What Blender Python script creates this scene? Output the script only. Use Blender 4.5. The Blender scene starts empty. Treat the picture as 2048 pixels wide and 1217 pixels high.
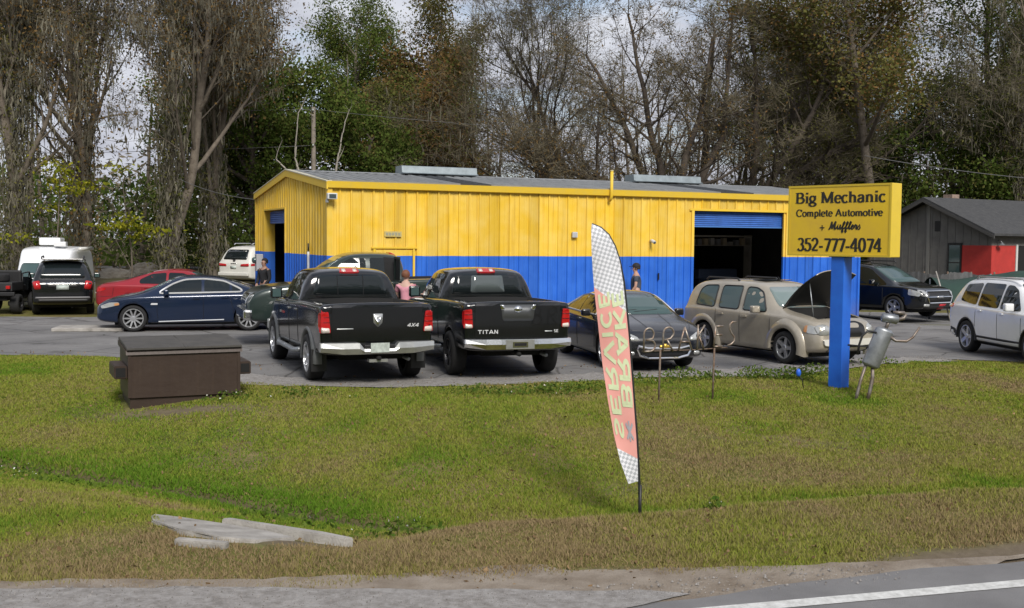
import bpy, bmesh, math, random
import numpy as np
from mathutils import Vector, Matrix
from mathutils.bvhtree import BVHTree

# ------------------------------------------------------------------ camera, sky, sun, exposure
SC = bpy.context.scene
COL = SC.collection
R = math.radians
cam_d = bpy.data.cameras.new('camera'); cam = bpy.data.objects.new('camera', cam_d); COL.objects.link(cam)
cam_d.sensor_width = 36.0; cam_d.lens = 38.67; cam_d.clip_end = 3000
cam.matrix_world = Matrix.Translation((0, 0, 2.5)) @ Matrix.Rotation(R(90 - 3.343), 4, 'X') @ Matrix.Rotation(R(0.55), 4, 'Z')
SC.camera = cam
SUN_AZ, SUN_EL = R(-72), R(40)          # direction towards the sun, measured from +X: right of and behind the camera
sx_, sy_, sz_ = math.cos(SUN_EL)*math.cos(SUN_AZ), math.cos(SUN_EL)*math.sin(SUN_AZ), math.sin(SUN_EL)
sun_d = bpy.data.lights.new('sun', 'SUN'); sun = bpy.data.objects.new('sun', sun_d); COL.objects.link(sun)
sun_d.energy = 2.4; sun_d.angle = R(19); sun_d.color = (1.0, 0.95, 0.88)
sun.rotation_euler = Vector((sx_, sy_, sz_)).to_track_quat('Z', 'Y').to_euler()
world = bpy.data.worlds.new('World'); SC.world = world; world.use_nodes = True
def make_sky():
    nt = world.node_tree; N = nt.nodes; L = nt.links; N.clear()
    out = N.new('ShaderNodeOutputWorld'); bg = N.new('ShaderNodeBackground'); bg.inputs['Strength'].default_value = 0.1
    sky = N.new('ShaderNodeTexSky'); sky.sky_type = 'NISHITA'; sky.sun_disc = False
    sky.sun_elevation = SUN_EL; sky.sun_rotation = math.pi/2 - SUN_AZ
    sky.dust_density = 1.5; sky.air_density = 1.0
    tc = N.new('ShaderNodeTexCoord'); sep = N.new('ShaderNodeSeparateXYZ'); L.new(tc.outputs['Generated'], sep.inputs[0])
    # flatten the direction onto a cloud deck so that clouds shrink towards the horizon
    addz = N.new('ShaderNodeMath'); addz.operation = 'ADD'; addz.inputs[1].default_value = 0.16; L.new(sep.outputs['Z'], addz.inputs[0])
    mx = N.new('ShaderNodeMath'); mx.operation = 'MAXIMUM'; mx.inputs[1].default_value = 0.05; L.new(addz.outputs[0], mx.inputs[0])
    dv = N.new('ShaderNodeVectorMath'); dv.operation = 'DIVIDE'; L.new(tc.outputs['Generated'], dv.inputs[0])
    cmb = N.new('ShaderNodeCombineXYZ')
    for i in range(3): L.new(mx.outputs[0], cmb.inputs[i])
    L.new(cmb.outputs[0], dv.inputs[1])
    n1 = N.new('ShaderNodeTexNoise'); n1.inputs['Scale'].default_value = 1.55; n1.inputs['Detail'].default_value = 7; n1.inputs['Roughness'].default_value = 0.58
    n2 = N.new('ShaderNodeTexNoise'); n2.inputs['Scale'].default_value = 3.2; n2.inputs['Detail'].default_value = 6
    L.new(dv.outputs[0], n1.inputs['Vector']); L.new(dv.outputs[0], n2.inputs['Vector'])
    r1 = N.new('ShaderNodeValToRGB'); r1.color_ramp.elements[0].position = 0.27; r1.color_ramp.elements[1].position = 0.50
    L.new(n1.outputs['Fac'], r1.inputs['Fac'])
    r2 = N.new('ShaderNodeValToRGB'); e = r2.color_ramp.elements
    e[0].position = 0.30; e[0].color = (2.9, 3.0, 3.5, 1); e[1].position = 0.68; e[1].color = (4.7, 4.85, 5.3, 1)
    L.new(n2.outputs['Fac'], r2.inputs['Fac'])
    mix = N.new('ShaderNodeMix'); mix.data_type = 'RGBA'
    L.new(r1.outputs['Color'], mix.inputs['Factor']); L.new(sky.outputs[0], mix.inputs['A']); L.new(r2.outputs['Color'], mix.inputs['B'])
    L.new(mix.outputs['Result'], bg.inputs['Color']); L.new(bg.outputs[0], out.inputs[0])
make_sky()
SC.view_settings.view_transform = 'Standard'; SC.view_settings.look = 'None'; SC.view_settings.gamma = 1.0
SC.view_settings.exposure = 0.68; SC.view_settings.use_curve_mapping = False

# ------------------------------------------------------------------ materials
MATS = {}
def mat(name, col, rough=0.6, metal=0.0, coat=0.0, var=0.0, vscale=4.0, col2=None, bump=0.0, bscale=40.0, spec=0.5, trans=0.0, emit=None, streak=0.0, coords='Object'):
    if name in MATS: return MATS[name]
    m = bpy.data.materials.new(name); m.use_nodes = True; MATS[name] = m
    nt = m.node_tree; N = nt.nodes; L = nt.links; b = N['Principled BSDF']
    b.inputs['Base Color'].default_value = (*col, 1); b.inputs['Roughness'].default_value = rough
    b.inputs['Metallic'].default_value = metal; b.inputs['Coat Weight'].default_value = coat; b.inputs['Coat Roughness'].default_value = 0.06
    b.inputs['Specular IOR Level'].default_value = spec
    if trans: b.inputs['Transmission Weight'].default_value = trans
    if emit: b.inputs['Emission Color'].default_value = (*emit[:3], 1); b.inputs['Emission Strength'].default_value = emit[3]
    if var or col2 or bump or streak:
        tc = N.new('ShaderNodeTexCoord')
        vec = tc.outputs['Object']
        if coords == 'World':
            g = N.new('ShaderNodeNewGeometry'); vec = g.outputs['Position']
    if var or col2:
        n = N.new('ShaderNodeTexNoise'); n.inputs['Scale'].default_value = vscale; n.inputs['Detail'].default_value = 6; n.inputs['Roughness'].default_value = 0.62
        L.new(vec, n.inputs['Vector'])
        rr = N.new('ShaderNodeValToRGB'); rr.color_ramp.elements[0].position = 0.36; rr.color_ramp.elements[1].position = 0.66
        c2 = col2 if col2 else tuple(c*(1-var) for c in col)
        rr.color_ramp.elements[0].color = (*col, 1); rr.color_ramp.elements[1].color = (*c2, 1)
        L.new(n.outputs['Fac'], rr.inputs['Fac']); last = rr.outputs['Color']
        if streak:
            mp = N.new('ShaderNodeMapping'); mp.inputs['Scale'].default_value = (9, 9, 0.35); L.new(vec, mp.inputs['Vector'])
            n3 = N.new('ShaderNodeTexNoise'); n3.inputs['Scale'].default_value = 2.0; n3.inputs['Detail'].default_value = 5; L.new(mp.outputs[0], n3.inputs['Vector'])
            r3 = N.new('ShaderNodeValToRGB'); r3.color_ramp.elements[0].position = 0.5; r3.color_ramp.elements[1].position = 0.75
            L.new(n3.outputs['Fac'], r3.inputs['Fac'])
            mm = N.new('ShaderNodeMath'); mm.operation = 'MULTIPLY'; mm.inputs[1].default_value = streak; L.new(r3.outputs['Color'], mm.inputs[0])
            mx = N.new('ShaderNodeMix'); mx.data_type = 'RGBA'; mx.inputs['B'].default_value = (0.14, 0.09, 0.05, 1)
            L.new(mm.outputs[0], mx.inputs['Factor']); L.new(last, mx.inputs['A']); last = mx.outputs['Result']
        L.new(last, b.inputs['Base Color'])
    if bump:
        n2 = N.new('ShaderNodeTexNoise'); n2.inputs['Scale'].default_value = bscale; n2.inputs['Detail'].default_value = 4
        L.new(vec, n2.inputs['Vector'])
        bp = N.new('ShaderNodeBump'); bp.inputs['Strength'].default_value = bump; bp.inputs['Distance'].default_value = 0.02
        L.new(n2.outputs['Fac'], bp.inputs['Height']); L.new(bp.outputs[0], b.inputs['Normal'])
    return m
def paint(name, col, metal=0.0, rough=0.28, dirt=0.25):
    m = mat(name, col, rough, metal, coat=0.7, col2=tuple(c*(1-dirt)+0.02*dirt for c in col), vscale=2.5)
    return m
def leafmat(name, c0, c1, tl=0.25, wscale=0.0, c2=None):
    """foliage: per-leaf tint between two colours, some light passing through"""
    if name in MATS: return MATS[name]
    m = bpy.data.materials.new(name); m.use_nodes = True; MATS[name] = m
    nt = m.node_tree; N = nt.nodes; L = nt.links; N.clear()
    out = N.new('ShaderNodeOutputMaterial'); at = N.new('ShaderNodeAttribute'); at.attribute_name = 'tint'
    r = N.new('ShaderNodeValToRGB'); r.color_ramp.elements[0].color = (*c0, 1); r.color_ramp.elements[1].color = (*c1, 1)
    if c2: e = r.color_ramp.elements.new(0.5); e.color = (*c2, 1)
    L.new(at.outputs['Fac'], r.inputs['Fac'])
    d = N.new('ShaderNodeBsdfDiffuse'); t = N.new('ShaderNodeBsdfTranslucent'); mx = N.new('ShaderNodeMixShader'); mx.inputs[0].default_value = tl
    L.new(r.outputs[0], d.inputs[0]); L.new(r.outputs[0], t.inputs[0]); L.new(d.outputs[0], mx.inputs[1]); L.new(t.outputs[0], mx.inputs[2]); L.new(mx.outputs[0], out.inputs[0])
    return m
M_BLACK = paint('black_paint', (0.004, 0.005, 0.006), 0.0, 0.14, 0.1)
M_BLACK2 = paint('dark_metallic_paint', (0.007, 0.008, 0.011), 0.0, 0.25, 0.1)
M_NAVY = paint('navy_paint', (0.007, 0.018, 0.050), 0.3, 0.25, 0.1)
M_RED = paint('red_paint', (0.30, 0.012, 0.020), 0.1, 0.28, 0.15)
M_GREEN = paint('dark_green_paint', (0.016, 0.030, 0.026), 0.2, 0.3, 0.2)
M_TAN = paint('tan_metallic_paint', (0.40, 0.36, 0.29), 0.3, 0.36, 0.2)
M_WHITE = paint('white_paint', (0.80, 0.81, 0.82), 0.0, 0.3, 0.08)
M_CREAM = paint('off_white_paint', (0.66, 0.65, 0.60), 0.0, 0.35, 0.12)
M_GLASS = mat('dark_glass', (0.010, 0.014, 0.015), 0.03, spec=0.5)
M_GLASS2 = mat('tinted_glass', (0.05, 0.085, 0.085), 0.04, spec=0.6)
M_TRIM = mat('black_trim', (0.012, 0.012, 0.013), 0.5)
M_WELL = mat('wheel_well', (0.008, 0.008, 0.008), 0.9)
M_TYRE = mat('tyre_rubber', (0.016, 0.016, 0.017), 0.85, var=0.4, vscale=9)
M_ALLOY = mat('alloy', (0.55, 0.56, 0.58), 0.3, 0.8)
M_DALLOY = mat('dark_alloy', (0.05, 0.05, 0.055), 0.35, 0.6)
M_CHROME = mat('chrome', (0.78, 0.78, 0.77), 0.14, 1.0)
M_BRIGHT = mat('bright_trim', (0.78, 0.79, 0.80), 0.35, 0.45)
M_SILVER = mat('silver_bumper', (0.52, 0.53, 0.52), 0.3, 0.7, var=0.2, vscale=6)
M_TAIL = mat('tail_lens', (0.42, 0.010, 0.012), 0.15, coat=0.6)
M_TAILW = mat('reverse_lens', (0.62, 0.55, 0.50), 0.15, coat=0.6)
M_HEAD = mat('headlamp_lens', (0.42, 0.43, 0.42), 0.12, 0.3, coat=0.8)
M_AMBER = mat('amber_lens', (0.50, 0.24, 0.10), 0.15, coat=0.6)
M_PLATE = mat('plate_white', (0.50, 0.56, 0.52), 0.45, var=0.35, vscale=14)
M_PLATER = mat('plate_red', (0.45, 0.03, 0.04), 0.45)
M_FLARE = mat('flare_grey', (0.16, 0.165, 0.165), 0.45, 0.3, var=0.3)
M_STEEL = mat('galvanised_steel', (0.34, 0.36, 0.38), 0.42, 0.7, var=0.35, vscale=7)
M_RUST = mat('rusty_steel', (0.13, 0.075, 0.045), 0.8, 0.2, col2=(0.20, 0.17, 0.14), vscale=16)

# ------------------------------------------------------------------ helpers
def obj(name, V, F, m=None, parent=None, smooth=False, mats=None):
    me = bpy.data.meshes.new(name); me.from_pydata([tuple(v) for v in V], [], [tuple(f) for f in F]); me.update()
    return link(name, me, m, parent, smooth, mats)
def link(name, me, m=None, parent=None, smooth=False, mats=None):
    o = bpy.data.objects.new(name, me); COL.objects.link(o)
    if mats:
        for q in mats: me.materials.append(q)
    elif m and not me.materials: me.materials.append(m)
    if smooth: me.polygons.foreach_set('use_smooth', [True]*len(me.polygons))
    if parent: o.parent = parent
    return o
def bmobj(name, bm, m=None, parent=None, smooth=False, mats=None):
    me = bpy.data.meshes.new(name); bm.to_mesh(me); bm.free()
    return link(name, me, m, parent, smooth, mats)
def np_obj(name, V, F, m=None, parent=None, tint=None, smooth=False):
    """fast mesh from numpy arrays; F is (n,3) or (n,4); tint is one value per face"""
    V = np.asarray(V, np.float32); F = np.asarray(F, np.int32); k = F.shape[1]
    me = bpy.data.meshes.new(name); me.vertices.add(len(V)); me.vertices.foreach_set('co', V.ravel())
    me.loops.add(F.size); me.loops.foreach_set('vertex_index', F.ravel())
    me.polygons.add(len(F)); me.polygons.foreach_set('loop_start', np.arange(0, F.size, k, dtype=np.int32))
    try: me.polygons.foreach_set('loop_total', np.full(len(F), k, np.int32))
    except Exception: pass
    if tint is not None:
        a = me.attributes.new('tint', 'FLOAT', 'FACE'); a.data.foreach_set('value', np.asarray(tint, np.float32))
    me.update(calc_edges=True); me.validate()
    return link(name, me, m, parent, smooth)
def tag(o, label=None, cat=None, group=None, kind=None):
    if label: o['label'] = label
    if cat: o['category'] = cat
    if group: o['group'] = group
    if kind: o['kind'] = kind
    return o
def thing(name, label, cat, loc=(0, 0, 0), rz=0.0, group=None):
    o = bpy.data.objects.new(name, None); COL.objects.link(o); o.empty_display_size = 0.2
    o.location = loc; o.rotation_euler = (0, 0, rz)
    return tag(o, label, cat, group)
def copy_tree(o, parent=None):
    c = o.copy(); COL.objects.link(c); c.parent = parent
    for ch in list(o.children): copy_tree(ch, c)
    return c
def bx(bm, x0, x1, y0, y1, z0, z1, mi=0):
    v = [bm.verts.new(p) for p in ((x0,y0,z0),(x1,y0,z0),(x1,y1,z0),(x0,y1,z0),(x0,y0,z1),(x1,y0,z1),(x1,y1,z1),(x0,y1,z1))]
    for f in ((0,3,2,1),(4,5,6,7),(0,1,5,4),(1,2,6,5),(2,3,7,6),(3,0,4,7)):
        q = bm.faces.new([v[i] for i in f]); q.material_index = mi
    return v
def box(name, x0, x1, y0, y1, z0, z1, m, parent=None, bev=0.0, seg=2):
    bm = bmesh.new(); bx(bm, x0, x1, y0, y1, z0, z1)
    if bev: bmesh.ops.bevel(bm, geom=bm.edges[:], offset=bev, segments=seg, profile=0.6, affect='EDGES')
    bmesh.ops.recalc_face_normals(bm, faces=bm.faces[:])
    return bmobj(name, bm, m, parent, smooth=False)
def tube_bm(bm, pts, rad, sides=8, caps=True, closed=False):
    pts = [Vector(p) for p in pts]; n = len(pts)
    rads = rad if isinstance(rad, (list, tuple)) else [rad]*n
    rings = []; prev = None
    for i, p in enumerate(pts):
        if closed: t = pts[(i+1) % n]-pts[i-1]
        else: t = pts[min(i+1, n-1)]-pts[max(i-1, 0)]
        t = t.normalized() if t.length > 1e-9 else Vector((0, 0, 1))
        if prev is None:
            a = Vector((0, 0, 1)) if abs(t.z) < 0.9 else Vector((1, 0, 0)); u = t.cross(a).normalized()
        else:
            u = (prev - t*prev.dot(t)); u = u.normalized() if u.length > 1e-6 else t.orthogonal().normalized()
        prev = u; w = t.cross(u)
        rings.append([bm.verts.new(p + (u*math.cos(2*math.pi*k/sides)+w*math.sin(2*math.pi*k/sides))*rads[i]) for k in range(sides)])
    m = n if closed else n-1
    for i in range(m):
        a, b = rings[i], rings[(i+1) % n]
        for k in range(sides):
            bm.faces.new((a[k], a[(k+1) % sides], b[(k+1) % sides], b[k]))
    if caps and not closed:
        bm.faces.new(list(reversed(rings[0]))); bm.faces.new(rings[-1])
def tube(name, pts, rad, m, parent=None, sides=8, closed=False):
    bm = bmesh.new(); tube_bm(bm, pts, rad, sides, True, closed)
    bmesh.ops.recalc_face_normals(bm, faces=bm.faces[:])
    return bmobj(name, bm, m, parent, smooth=True)
def lathe_bm(bm, prof, sides=20, axis='Y', origin=(0, 0, 0), mi=0, caps=False):
    """prof: (radius, along-axis) pairs"""
    o = Vector(origin); rings = []
    for r, h in prof:
        ring = []
        for k in range(sides):
            a = 2*math.pi*k/sides; c, s = math.cos(a)*r, math.sin(a)*r
            p = {'Y': (c, h, s), 'Z': (c, s, h), 'X': (h, c, s)}[axis]
            ring.append(bm.verts.new(o+Vector(p)))
        rings.append(ring)
    for a, b in zip(rings[:-1], rings[1:]):
        for k in range(sides):
            f = bm.faces.new((a[k], a[(k+1) % sides], b[(k+1) % sides], b[k])); f.material_index = mi
    for ring in ((rings[0], rings[-1]) if caps else ()):
        if True:
            try: f = bm.faces.new(ring); f.material_index = mi
            except Exception: pass
def prism(name, poly, axis, a0, a1, m, parent=None, bev=0.0):
    """extrude a 2-D polygon: axis 'Y' -> poly is (x,z); 'X' -> (y,z); 'Z' -> (x,y)"""
    bm = bmesh.new()
    f3 = {'Y': lambda p, a: (p[0], a, p[1]), 'X': lambda p, a: (a, p[0], p[1]), 'Z': lambda p, a: (p[0], p[1], a)}[axis]
    A = [bm.verts.new(f3(p, a0)) for p in poly]; B = [bm.verts.new(f3(p, a1)) for p in poly]
    n = len(poly); bm.faces.new(A); bm.faces.new(list(reversed(B)))
    for i in range(n): bm.faces.new((A[i], B[i], B[(i+1) % n], A[(i+1) % n]))
    if bev: bmesh.ops.bevel(bm, geom=bm.edges[:], offset=bev, segments=2, affect='EDGES')
    bmesh.ops.recalc_face_normals(bm, faces=bm.faces[:])
    return bmobj(name, bm, m, parent)
def rp(poly, r, n=3):
    """round the corners of a polygon"""
    out = []; N = len(poly)
    for i in range(N):
        p = Vector(poly[i]); a = Vector(poly[i-1]); b = Vector(poly[(i+1) % N])
        ra = min(r, (a-p).length*0.45); rb = min(r, (b-p).length*0.45)
        q0 = p+(a-p).normalized()*ra; q2 = p+(b-p).normalized()*rb
        for k in range(n+1):
            t = k/n; out.append(tuple(q0*(1-t)**2+p*2*t*(1-t)+q2*t*t))
    return out
def smooth01(t): t = np.clip(t, 0, 1); return t*t*(3-2*t)
def vnoise(X, Y, scale, seed=0):
    """value noise for numpy arrays"""
    rs = np.random.RandomState(seed); T = rs.rand(64, 64)
    x = X*scale; y = Y*scale; xi = np.floor(x).astype(int); yi = np.floor(y).astype(int); fx = smooth01(x-xi); fy = smooth01(y-yi)
    g = lambda a, b: T[a % 64, b % 64]
    return (g(xi, yi)*(1-fx)+g(xi+1, yi)*fx)*(1-fy)+(g(xi, yi+1)*(1-fx)+g(xi+1, yi+1)*fx)*fy
def fbm(X, Y, scale, seed=0, o=4):
    v = 0; a = 0.5; t = 0
    for k in range(o): v = v+a*vnoise(X, Y, scale*2**k, seed+k); t += a; a *= 0.55
    return v/t

# ------------------------------------------------------------------ stroke lettering (own glyphs, no font files)
def arc(cx, cy, rx, ry, a0, a1, n=14):
    return [(cx+rx*math.cos(R(a0+(a1-a0)*k/n)), cy+ry*math.sin(R(a0+(a1-a0)*k/n))) for k in range(n+1)]
def stroke_bm(bm, pts, wf, T, depth):
    """flat ribbon with a slight thickness; wf(tangent)->half width; T maps 2-D to 3-D at height d"""
    P = [Vector(p) for p in pts]; n = len(P); Lf = []; Rt = []
    closed = (P[0]-P[-1]).length < 1e-6 and n > 3
    for i in range(n):
        if closed: t = P[(i+1) % (n-1)]-P[(i-1) % (n-1)]
        else: t = P[min(i+1, n-1)]-P[max(i-1, 0)]
        t.normalize(); w = wf(t); nn = Vector((-t.y, t.x))
        Lf.append(P[i]+nn*w); Rt.append(P[i]-nn*w)
    a = [bm.verts.new(T(p, depth)) for p in Lf]; b = [bm.verts.new(T(p, depth)) for p in Rt]
    a0 = [bm.verts.new(T(p, 0)) for p in Lf]; b0 = [bm.verts.new(T(p, 0)) for p in Rt]
    for i in range(n-1):
        bm.faces.new((a[i], b[i], b[i+1], a[i+1])); bm.faces.new((a0[i], a[i], a[i+1], a0[i+1])); bm.faces.new((b[i], b0[i], b0[i+1], b[i+1]))
    bm.faces.new((a0[0], b0[0], b[0], a[0])); bm.faces.new((a[-1], b[-1], b0[-1], a0[-1]))
XH = 0.66
SERIF = {
 'B': ([[(.2,0),(.2,1)], [(.2,.97),(.42,.97)]+arc(.42,.745,.23,.225,90,-90)+[(.2,.52)], [(.2,.52),(.46,.52)]+arc(.46,.275,.27,.245,90,-90)+[(.2,.03)]], [(.16,.97,.12),(.16,.03,.12)], .84),
 'i': ([[(.16,0),(.16,XH)], [(.16,.84),(.16,1.0)]], [(.16,.02,.14),(.1,XH-.02,.09)], .34),
 'g': ([arc(.27,.42,.2,.24,0,360,20), [(.14,.22),(.12,.1),(.2,.06),(.42,.04)]+arc(.28,-.12,.25,.16,50,-300,20), [(.42,.6),(.56,.64)]], [], .6),
 'M': ([[(.16,0),(.16,1)], [(.16,1),(.53,.06)], [(.53,.06),(.9,1)], [(.9,0),(.9,1)]], [(.16,.02,.14),(.9,.02,.16),(.1,.98,.1),(.96,.98,.1)], 1.1),
 'e': ([arc(.28,.33,.22,.34,0,320,18), [(.08,.36),(.5,.36)]], [], .56),
 'c': ([arc(.28,.33,.22,.34,45,320,18)], [], .52),
 'h': ([[(.16,0),(.16,1)], [(.16,.42)]+arc(.34,.42,.18,.23,180,0,10)+[(.52,0)]], [(.16,.02,.14),(.52,.02,.13),(.1,.98,.08)], .7),
 'n': ([[(.16,0),(.16,XH)], [(.16,.42)]+arc(.34,.42,.18,.23,180,0,10)+[(.52,0)]], [(.16,.02,.14),(.52,.02,.13),(.1,XH-.02,.08)], .7),
 'm': ([[(.16,0),(.16,XH)], [(.16,.42)]+arc(.33,.42,.17,.23,180,0,10)+[(.5,0)], [(.5,.42)]+arc(.67,.42,.17,.23,180,0,10)+[(.84,0)]], [(.16,.02,.13),(.5,.02,.12),(.84,.02,.13),(.1,XH-.02,.08)], 1.0),
 'a': ([[(.1,.5)]+arc(.27,.48,.17,.18,170,0,10)+[(.44,.1),(.52,.02)], [(.44,.4),(.3,.37)]+arc(.24,.18,.16,.17,100,330,12)], [], .58),
 'C': ([arc(.43,.5,.36,.5,42,318,22), [(.72,.7),(.72,1)]], [], .84),
 'o': ([arc(.29,.33,.23,.33,0,360,22)], [], .58),
 'p': ([[(.16,-.3),(.16,XH)], arc(.34,.33,.2,.33,150,-150,18)], [(.16,-.28,.14),(.1,XH-.02,.08)], .62),
 'l': ([[(.16,0),(.16,1)]], [(.16,.02,.14),(.1,.98,.08)], .34),
 't': ([[(.18,.9),(.18,.12),(.24,.03),(.36,.06)], [(.02,.64),(.36,.64)]], [], .4),
 'A': ([[(.1,0),(.43,1)], [(.43,1),(.78,0)], [(.22,.34),(.66,.34)]], [(.1,.02,.12),(.78,.02,.15)], .88),
 'u': ([[(.15,XH),(.15,.22)]+arc(.32,.22,.17,.2,180,360,10)+[(.5,.22)], [(.5,XH),(.5,0)]], [(.1,XH-.02,.08),(.45,XH-.02,.08),(.56,.02,.08)], .68),
 'v': ([[(.08,XH),(.28,0)], [(.28,0),(.48,XH)]], [(.08,XH-.02,.12),(.48,XH-.02,.11)], .56),
 '3': ([arc(.27,.74,.2,.23,150,-90,12), arc(.27,.27,.24,.25,90,-155,14)], [], .6),
 '5': ([[(.54,.96),(.16,.96)], [(.16,.96),(.14,.56)], arc(.27,.32,.25,.3,120,-155,16)], [], .6),
 '2': ([arc(.28,.72,.21,.26,170,-30,12)+[(.07,.05)], [(.07,.05),(.54,.05)], [(.07,.09),(.54,.09)]], [], .6),
 '7': ([[(.06,.95),(.55,.95)], [(.06,.9),(.55,.9)], [(.55,.95),(.26,0)]], [], .58),
 '4': ([[(.42,0),(.42,1)], [(.42,1),(.03,.3)], [(.03,.28),(.6,.28)]], [(.42,.02,.12)], .62),
 '0': ([arc(.3,.5,.22,.49,0,360,24)], [], .62),
 '-': ([[(.05,.36),(.35,.36)], [(.05,.31),(.35,.31)]], [], .42),
 '+': ([[(.05,.33),(.5,.33)], [(.275,.08),(.275,.58)]], [], .62),
 ' ': ([], [], .34),
}
SCRIPT = {
 'M': ([[(.02,.08),(.1,.02),(.2,.3),(.26,.95)], [(.26,.95),(.42,.12)], [(.42,.12),(.72,.98)], [(.72,.98),(.74,.1),(.84,.02),(.95,.2)]], [], .98),
 'u': ([[(0,.2),(.12,.6),(.12,.15),(.22,.02),(.38,.25),(.42,.6)], [(.42,.6),(.42,.12),(.5,.02),(.6,.22)]], [], .6),
 'f': ([[(0,.2),(.2,.5),(.3,.85),(.22,.98),(.15,.8),(.15,-.25),(.22,-.38),(.28,-.2),(.2,.05),(.4,.2)]], [], .4),
 'l': ([[(0,.2),(.2,.6),(.26,.9),(.18,.98),(.12,.7),(.12,.12),(.2,.02),(.34,.2)]], [], .34),
 'e': ([[(0,.2),(.2,.34),(.26,.5),(.18,.6),(.08,.4),(.1,.1),(.2,.02),(.38,.2)]], [], .38),
 'r': ([[(0,.2),(.12,.62),(.2,.52),(.3,.54)], [(.3,.54),(.28,.12),(.34,.02),(.44,.2)]], [], .44),
 's': ([[(0,.2),(.18,.62),(.3,.2),(.22,.02),(.05,.06)]], [], .4),
}
BLOCK = {
 'B': ([[(.12,0),(.12,1)], [(.12,.92),(.4,.92)]+arc(.4,.72,.2,.2,90,-90,8)+[(.12,.52)], [(.12,.5),(.44,.5)]+arc(.44,.29,.2,.21,90,-90,8)+[(.12,.08)]], [], .78),
 'R': ([[(.12,0),(.12,1)], [(.12,.92),(.4,.92)]+arc(.4,.7,.22,.22,90,-90,8)+[(.12,.48)], [(.36,.5),(.64,0)]], [], .78),
 'A': ([[(.06,0),(.36,1)], [(.36,1),(.68,0)], [(.18,.28),(.54,.28)]], [], .78),
 'K': ([[(.12,0),(.12,1)], [(.6,1),(.16,.45)], [(.26,.55),(.64,0)]], [], .76),
 'E': ([[(.12,0),(.12,1)], [(.12,.91),(.58,.91)], [(.12,.5),(.5,.5)], [(.12,.09),(.58,.09)]], [], .7),
 'S': ([arc(.34,.72,.22,.2,40,270,10)+arc(.34,.28,.22,.22,90,-140,10)], [], .7),
 'V': ([[(.06,1),(.36,0)], [(.36,0),(.68,1)]], [], .78),
 'I': ([[(.15,0),(.15,1)]], [], .34),
 'C': ([arc(.38,.5,.27,.42,50,310,14)], [], .74),
 'T': ([[(.32,0),(.32,1)], [(.02,.92),(.62,.92)]], [], .7),
 'N': ([[(.12,0),(.12,1)], [(.12,1),(.56,0)], [(.56,0),(.56,1)]], [], .74),
 '4': ([[(.46,0),(.46,1)], [(.46,1),(.06,.3)], [(.04,.28),(.62,.28)]], [], .7),
 'X': ([[(.06,0),(.6,1)], [(.06,1),(.6,0)]], [], .7),
 ' ': ([], [], .4),
}
def text_mesh(name, txt, font, height, width, T, m, parent=None, thick=0.085, thin=0.03, skew=0.0, depth=0.004, gap=0.0):
    """lay txt out from 2-D (0,0), scaled to cap height and total width; T maps (Vector2 in metres, depth) to 3-D"""
    adv = sum(font[c][2] for c in txt)+gap*(len(txt)-1); kx = width/adv
    bm = bmesh.new(); x = 0.0
    for c in txt:
        st, se, a = font[c]
        for si, s in enumerate(st):
            pts = [((x+p[0]+skew*p[1])*kx, p[1]*height) for p in s]
            stroke_bm(bm, pts, lambda t: (thin+(thick-thin)*abs(t.y)**0.8)*height, T, depth*(1+0.3*si))
        for (sx, sy, hw) in se:
            stroke_bm(bm, [((x+sx-hw)*kx, sy*height), ((x+sx+hw)*kx, sy*height)], lambda t: 0.025*height, T, depth*0.7)
        x += a+gap
    bmesh.ops.recalc_face_normals(bm, faces=bm.faces[:])
    return bmobj(name, bm, m, parent)
# ------------------------------------------------------------------ terrain
RN = (-0.268, 0.963); RT = (0.963, 0.268)      # road normal (away from the camera) and direction
def lot_edge(X): return np.interp(X, [-40, -17, -11, -8.2, -6.6, -5.4, -3.9, -2.6, -1.2, .2, 1.3, 2.6, 3.9, 5.2, 6.9, 8.4, 9.6, 12, 16, 40], [24, 23.4, 22.7, 22.6, 21.0, 18.9, 18.45, 18.3, 18.55, 19.05, 19.45, 20.0, 20.2, 20.4, 21.9, 23.1, 23.3, 23, 22.6, 22])
def ditch_d(s):
    q = np.clip(3.0-s, 0, 9); return 10.3+1.05*q*q/(q+0.8)+0.05*np.clip(s-4.3, 0, 20)
def terrain(X, Y):
    X = np.asarray(X, float); Y = np.asarray(Y, float)
    d = RN[0]*X+RN[1]*Y; s = RT[0]*X+RT[1]*Y; D = ditch_d(s)
    nw = 1.35+2.2*smooth01((2.8-s)/2.0); near = smooth01((d-(D-nw))/nw); far = 1-smooth01((d-D)/6.0)
    z = -0.44*np.where(d < D, near, far)
    z = z+0.045*smooth01((d-(7.3+1.2*smooth01((2.6-s)/3.6)))/0.8)*(1-smooth01((d-(D-nw+.05))/0.9))           # low berm along the road
    groove = np.exp(-((d-D)/0.20)**2)*smooth01((3.4-s)/1.2)*smooth01((s+8)/3)        # washed-out channel in the ditch
    z = z-0.22*groove
    lawn = smooth01((d-(7.4+1.1*smooth01((2.6-s)/3.6)))/0.6)*(1-smooth01((Y-(lot_edge(X)-1.6))/1.2))
    lawn = lawn*(1-np.exp(-(((X+2.3)/1.4)**2+((Y-9.3)/0.7)**2)))
    z = z+lawn*(fbm(X, Y, 0.9, 3)-0.5)*0.10+lawn*(fbm(X, Y, 4.0, 9)-0.5)*0.035
    z = z+0.35*smooth01((Y-43)/7)*smooth01((-8-X)/4)
    z = z-0.14*smooth01((X-11)/2)*smooth01((Y-33)/3)
    return z
def tz(x, y): return float(terrain(np.array([x]), np.array([y]))[0])
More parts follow.
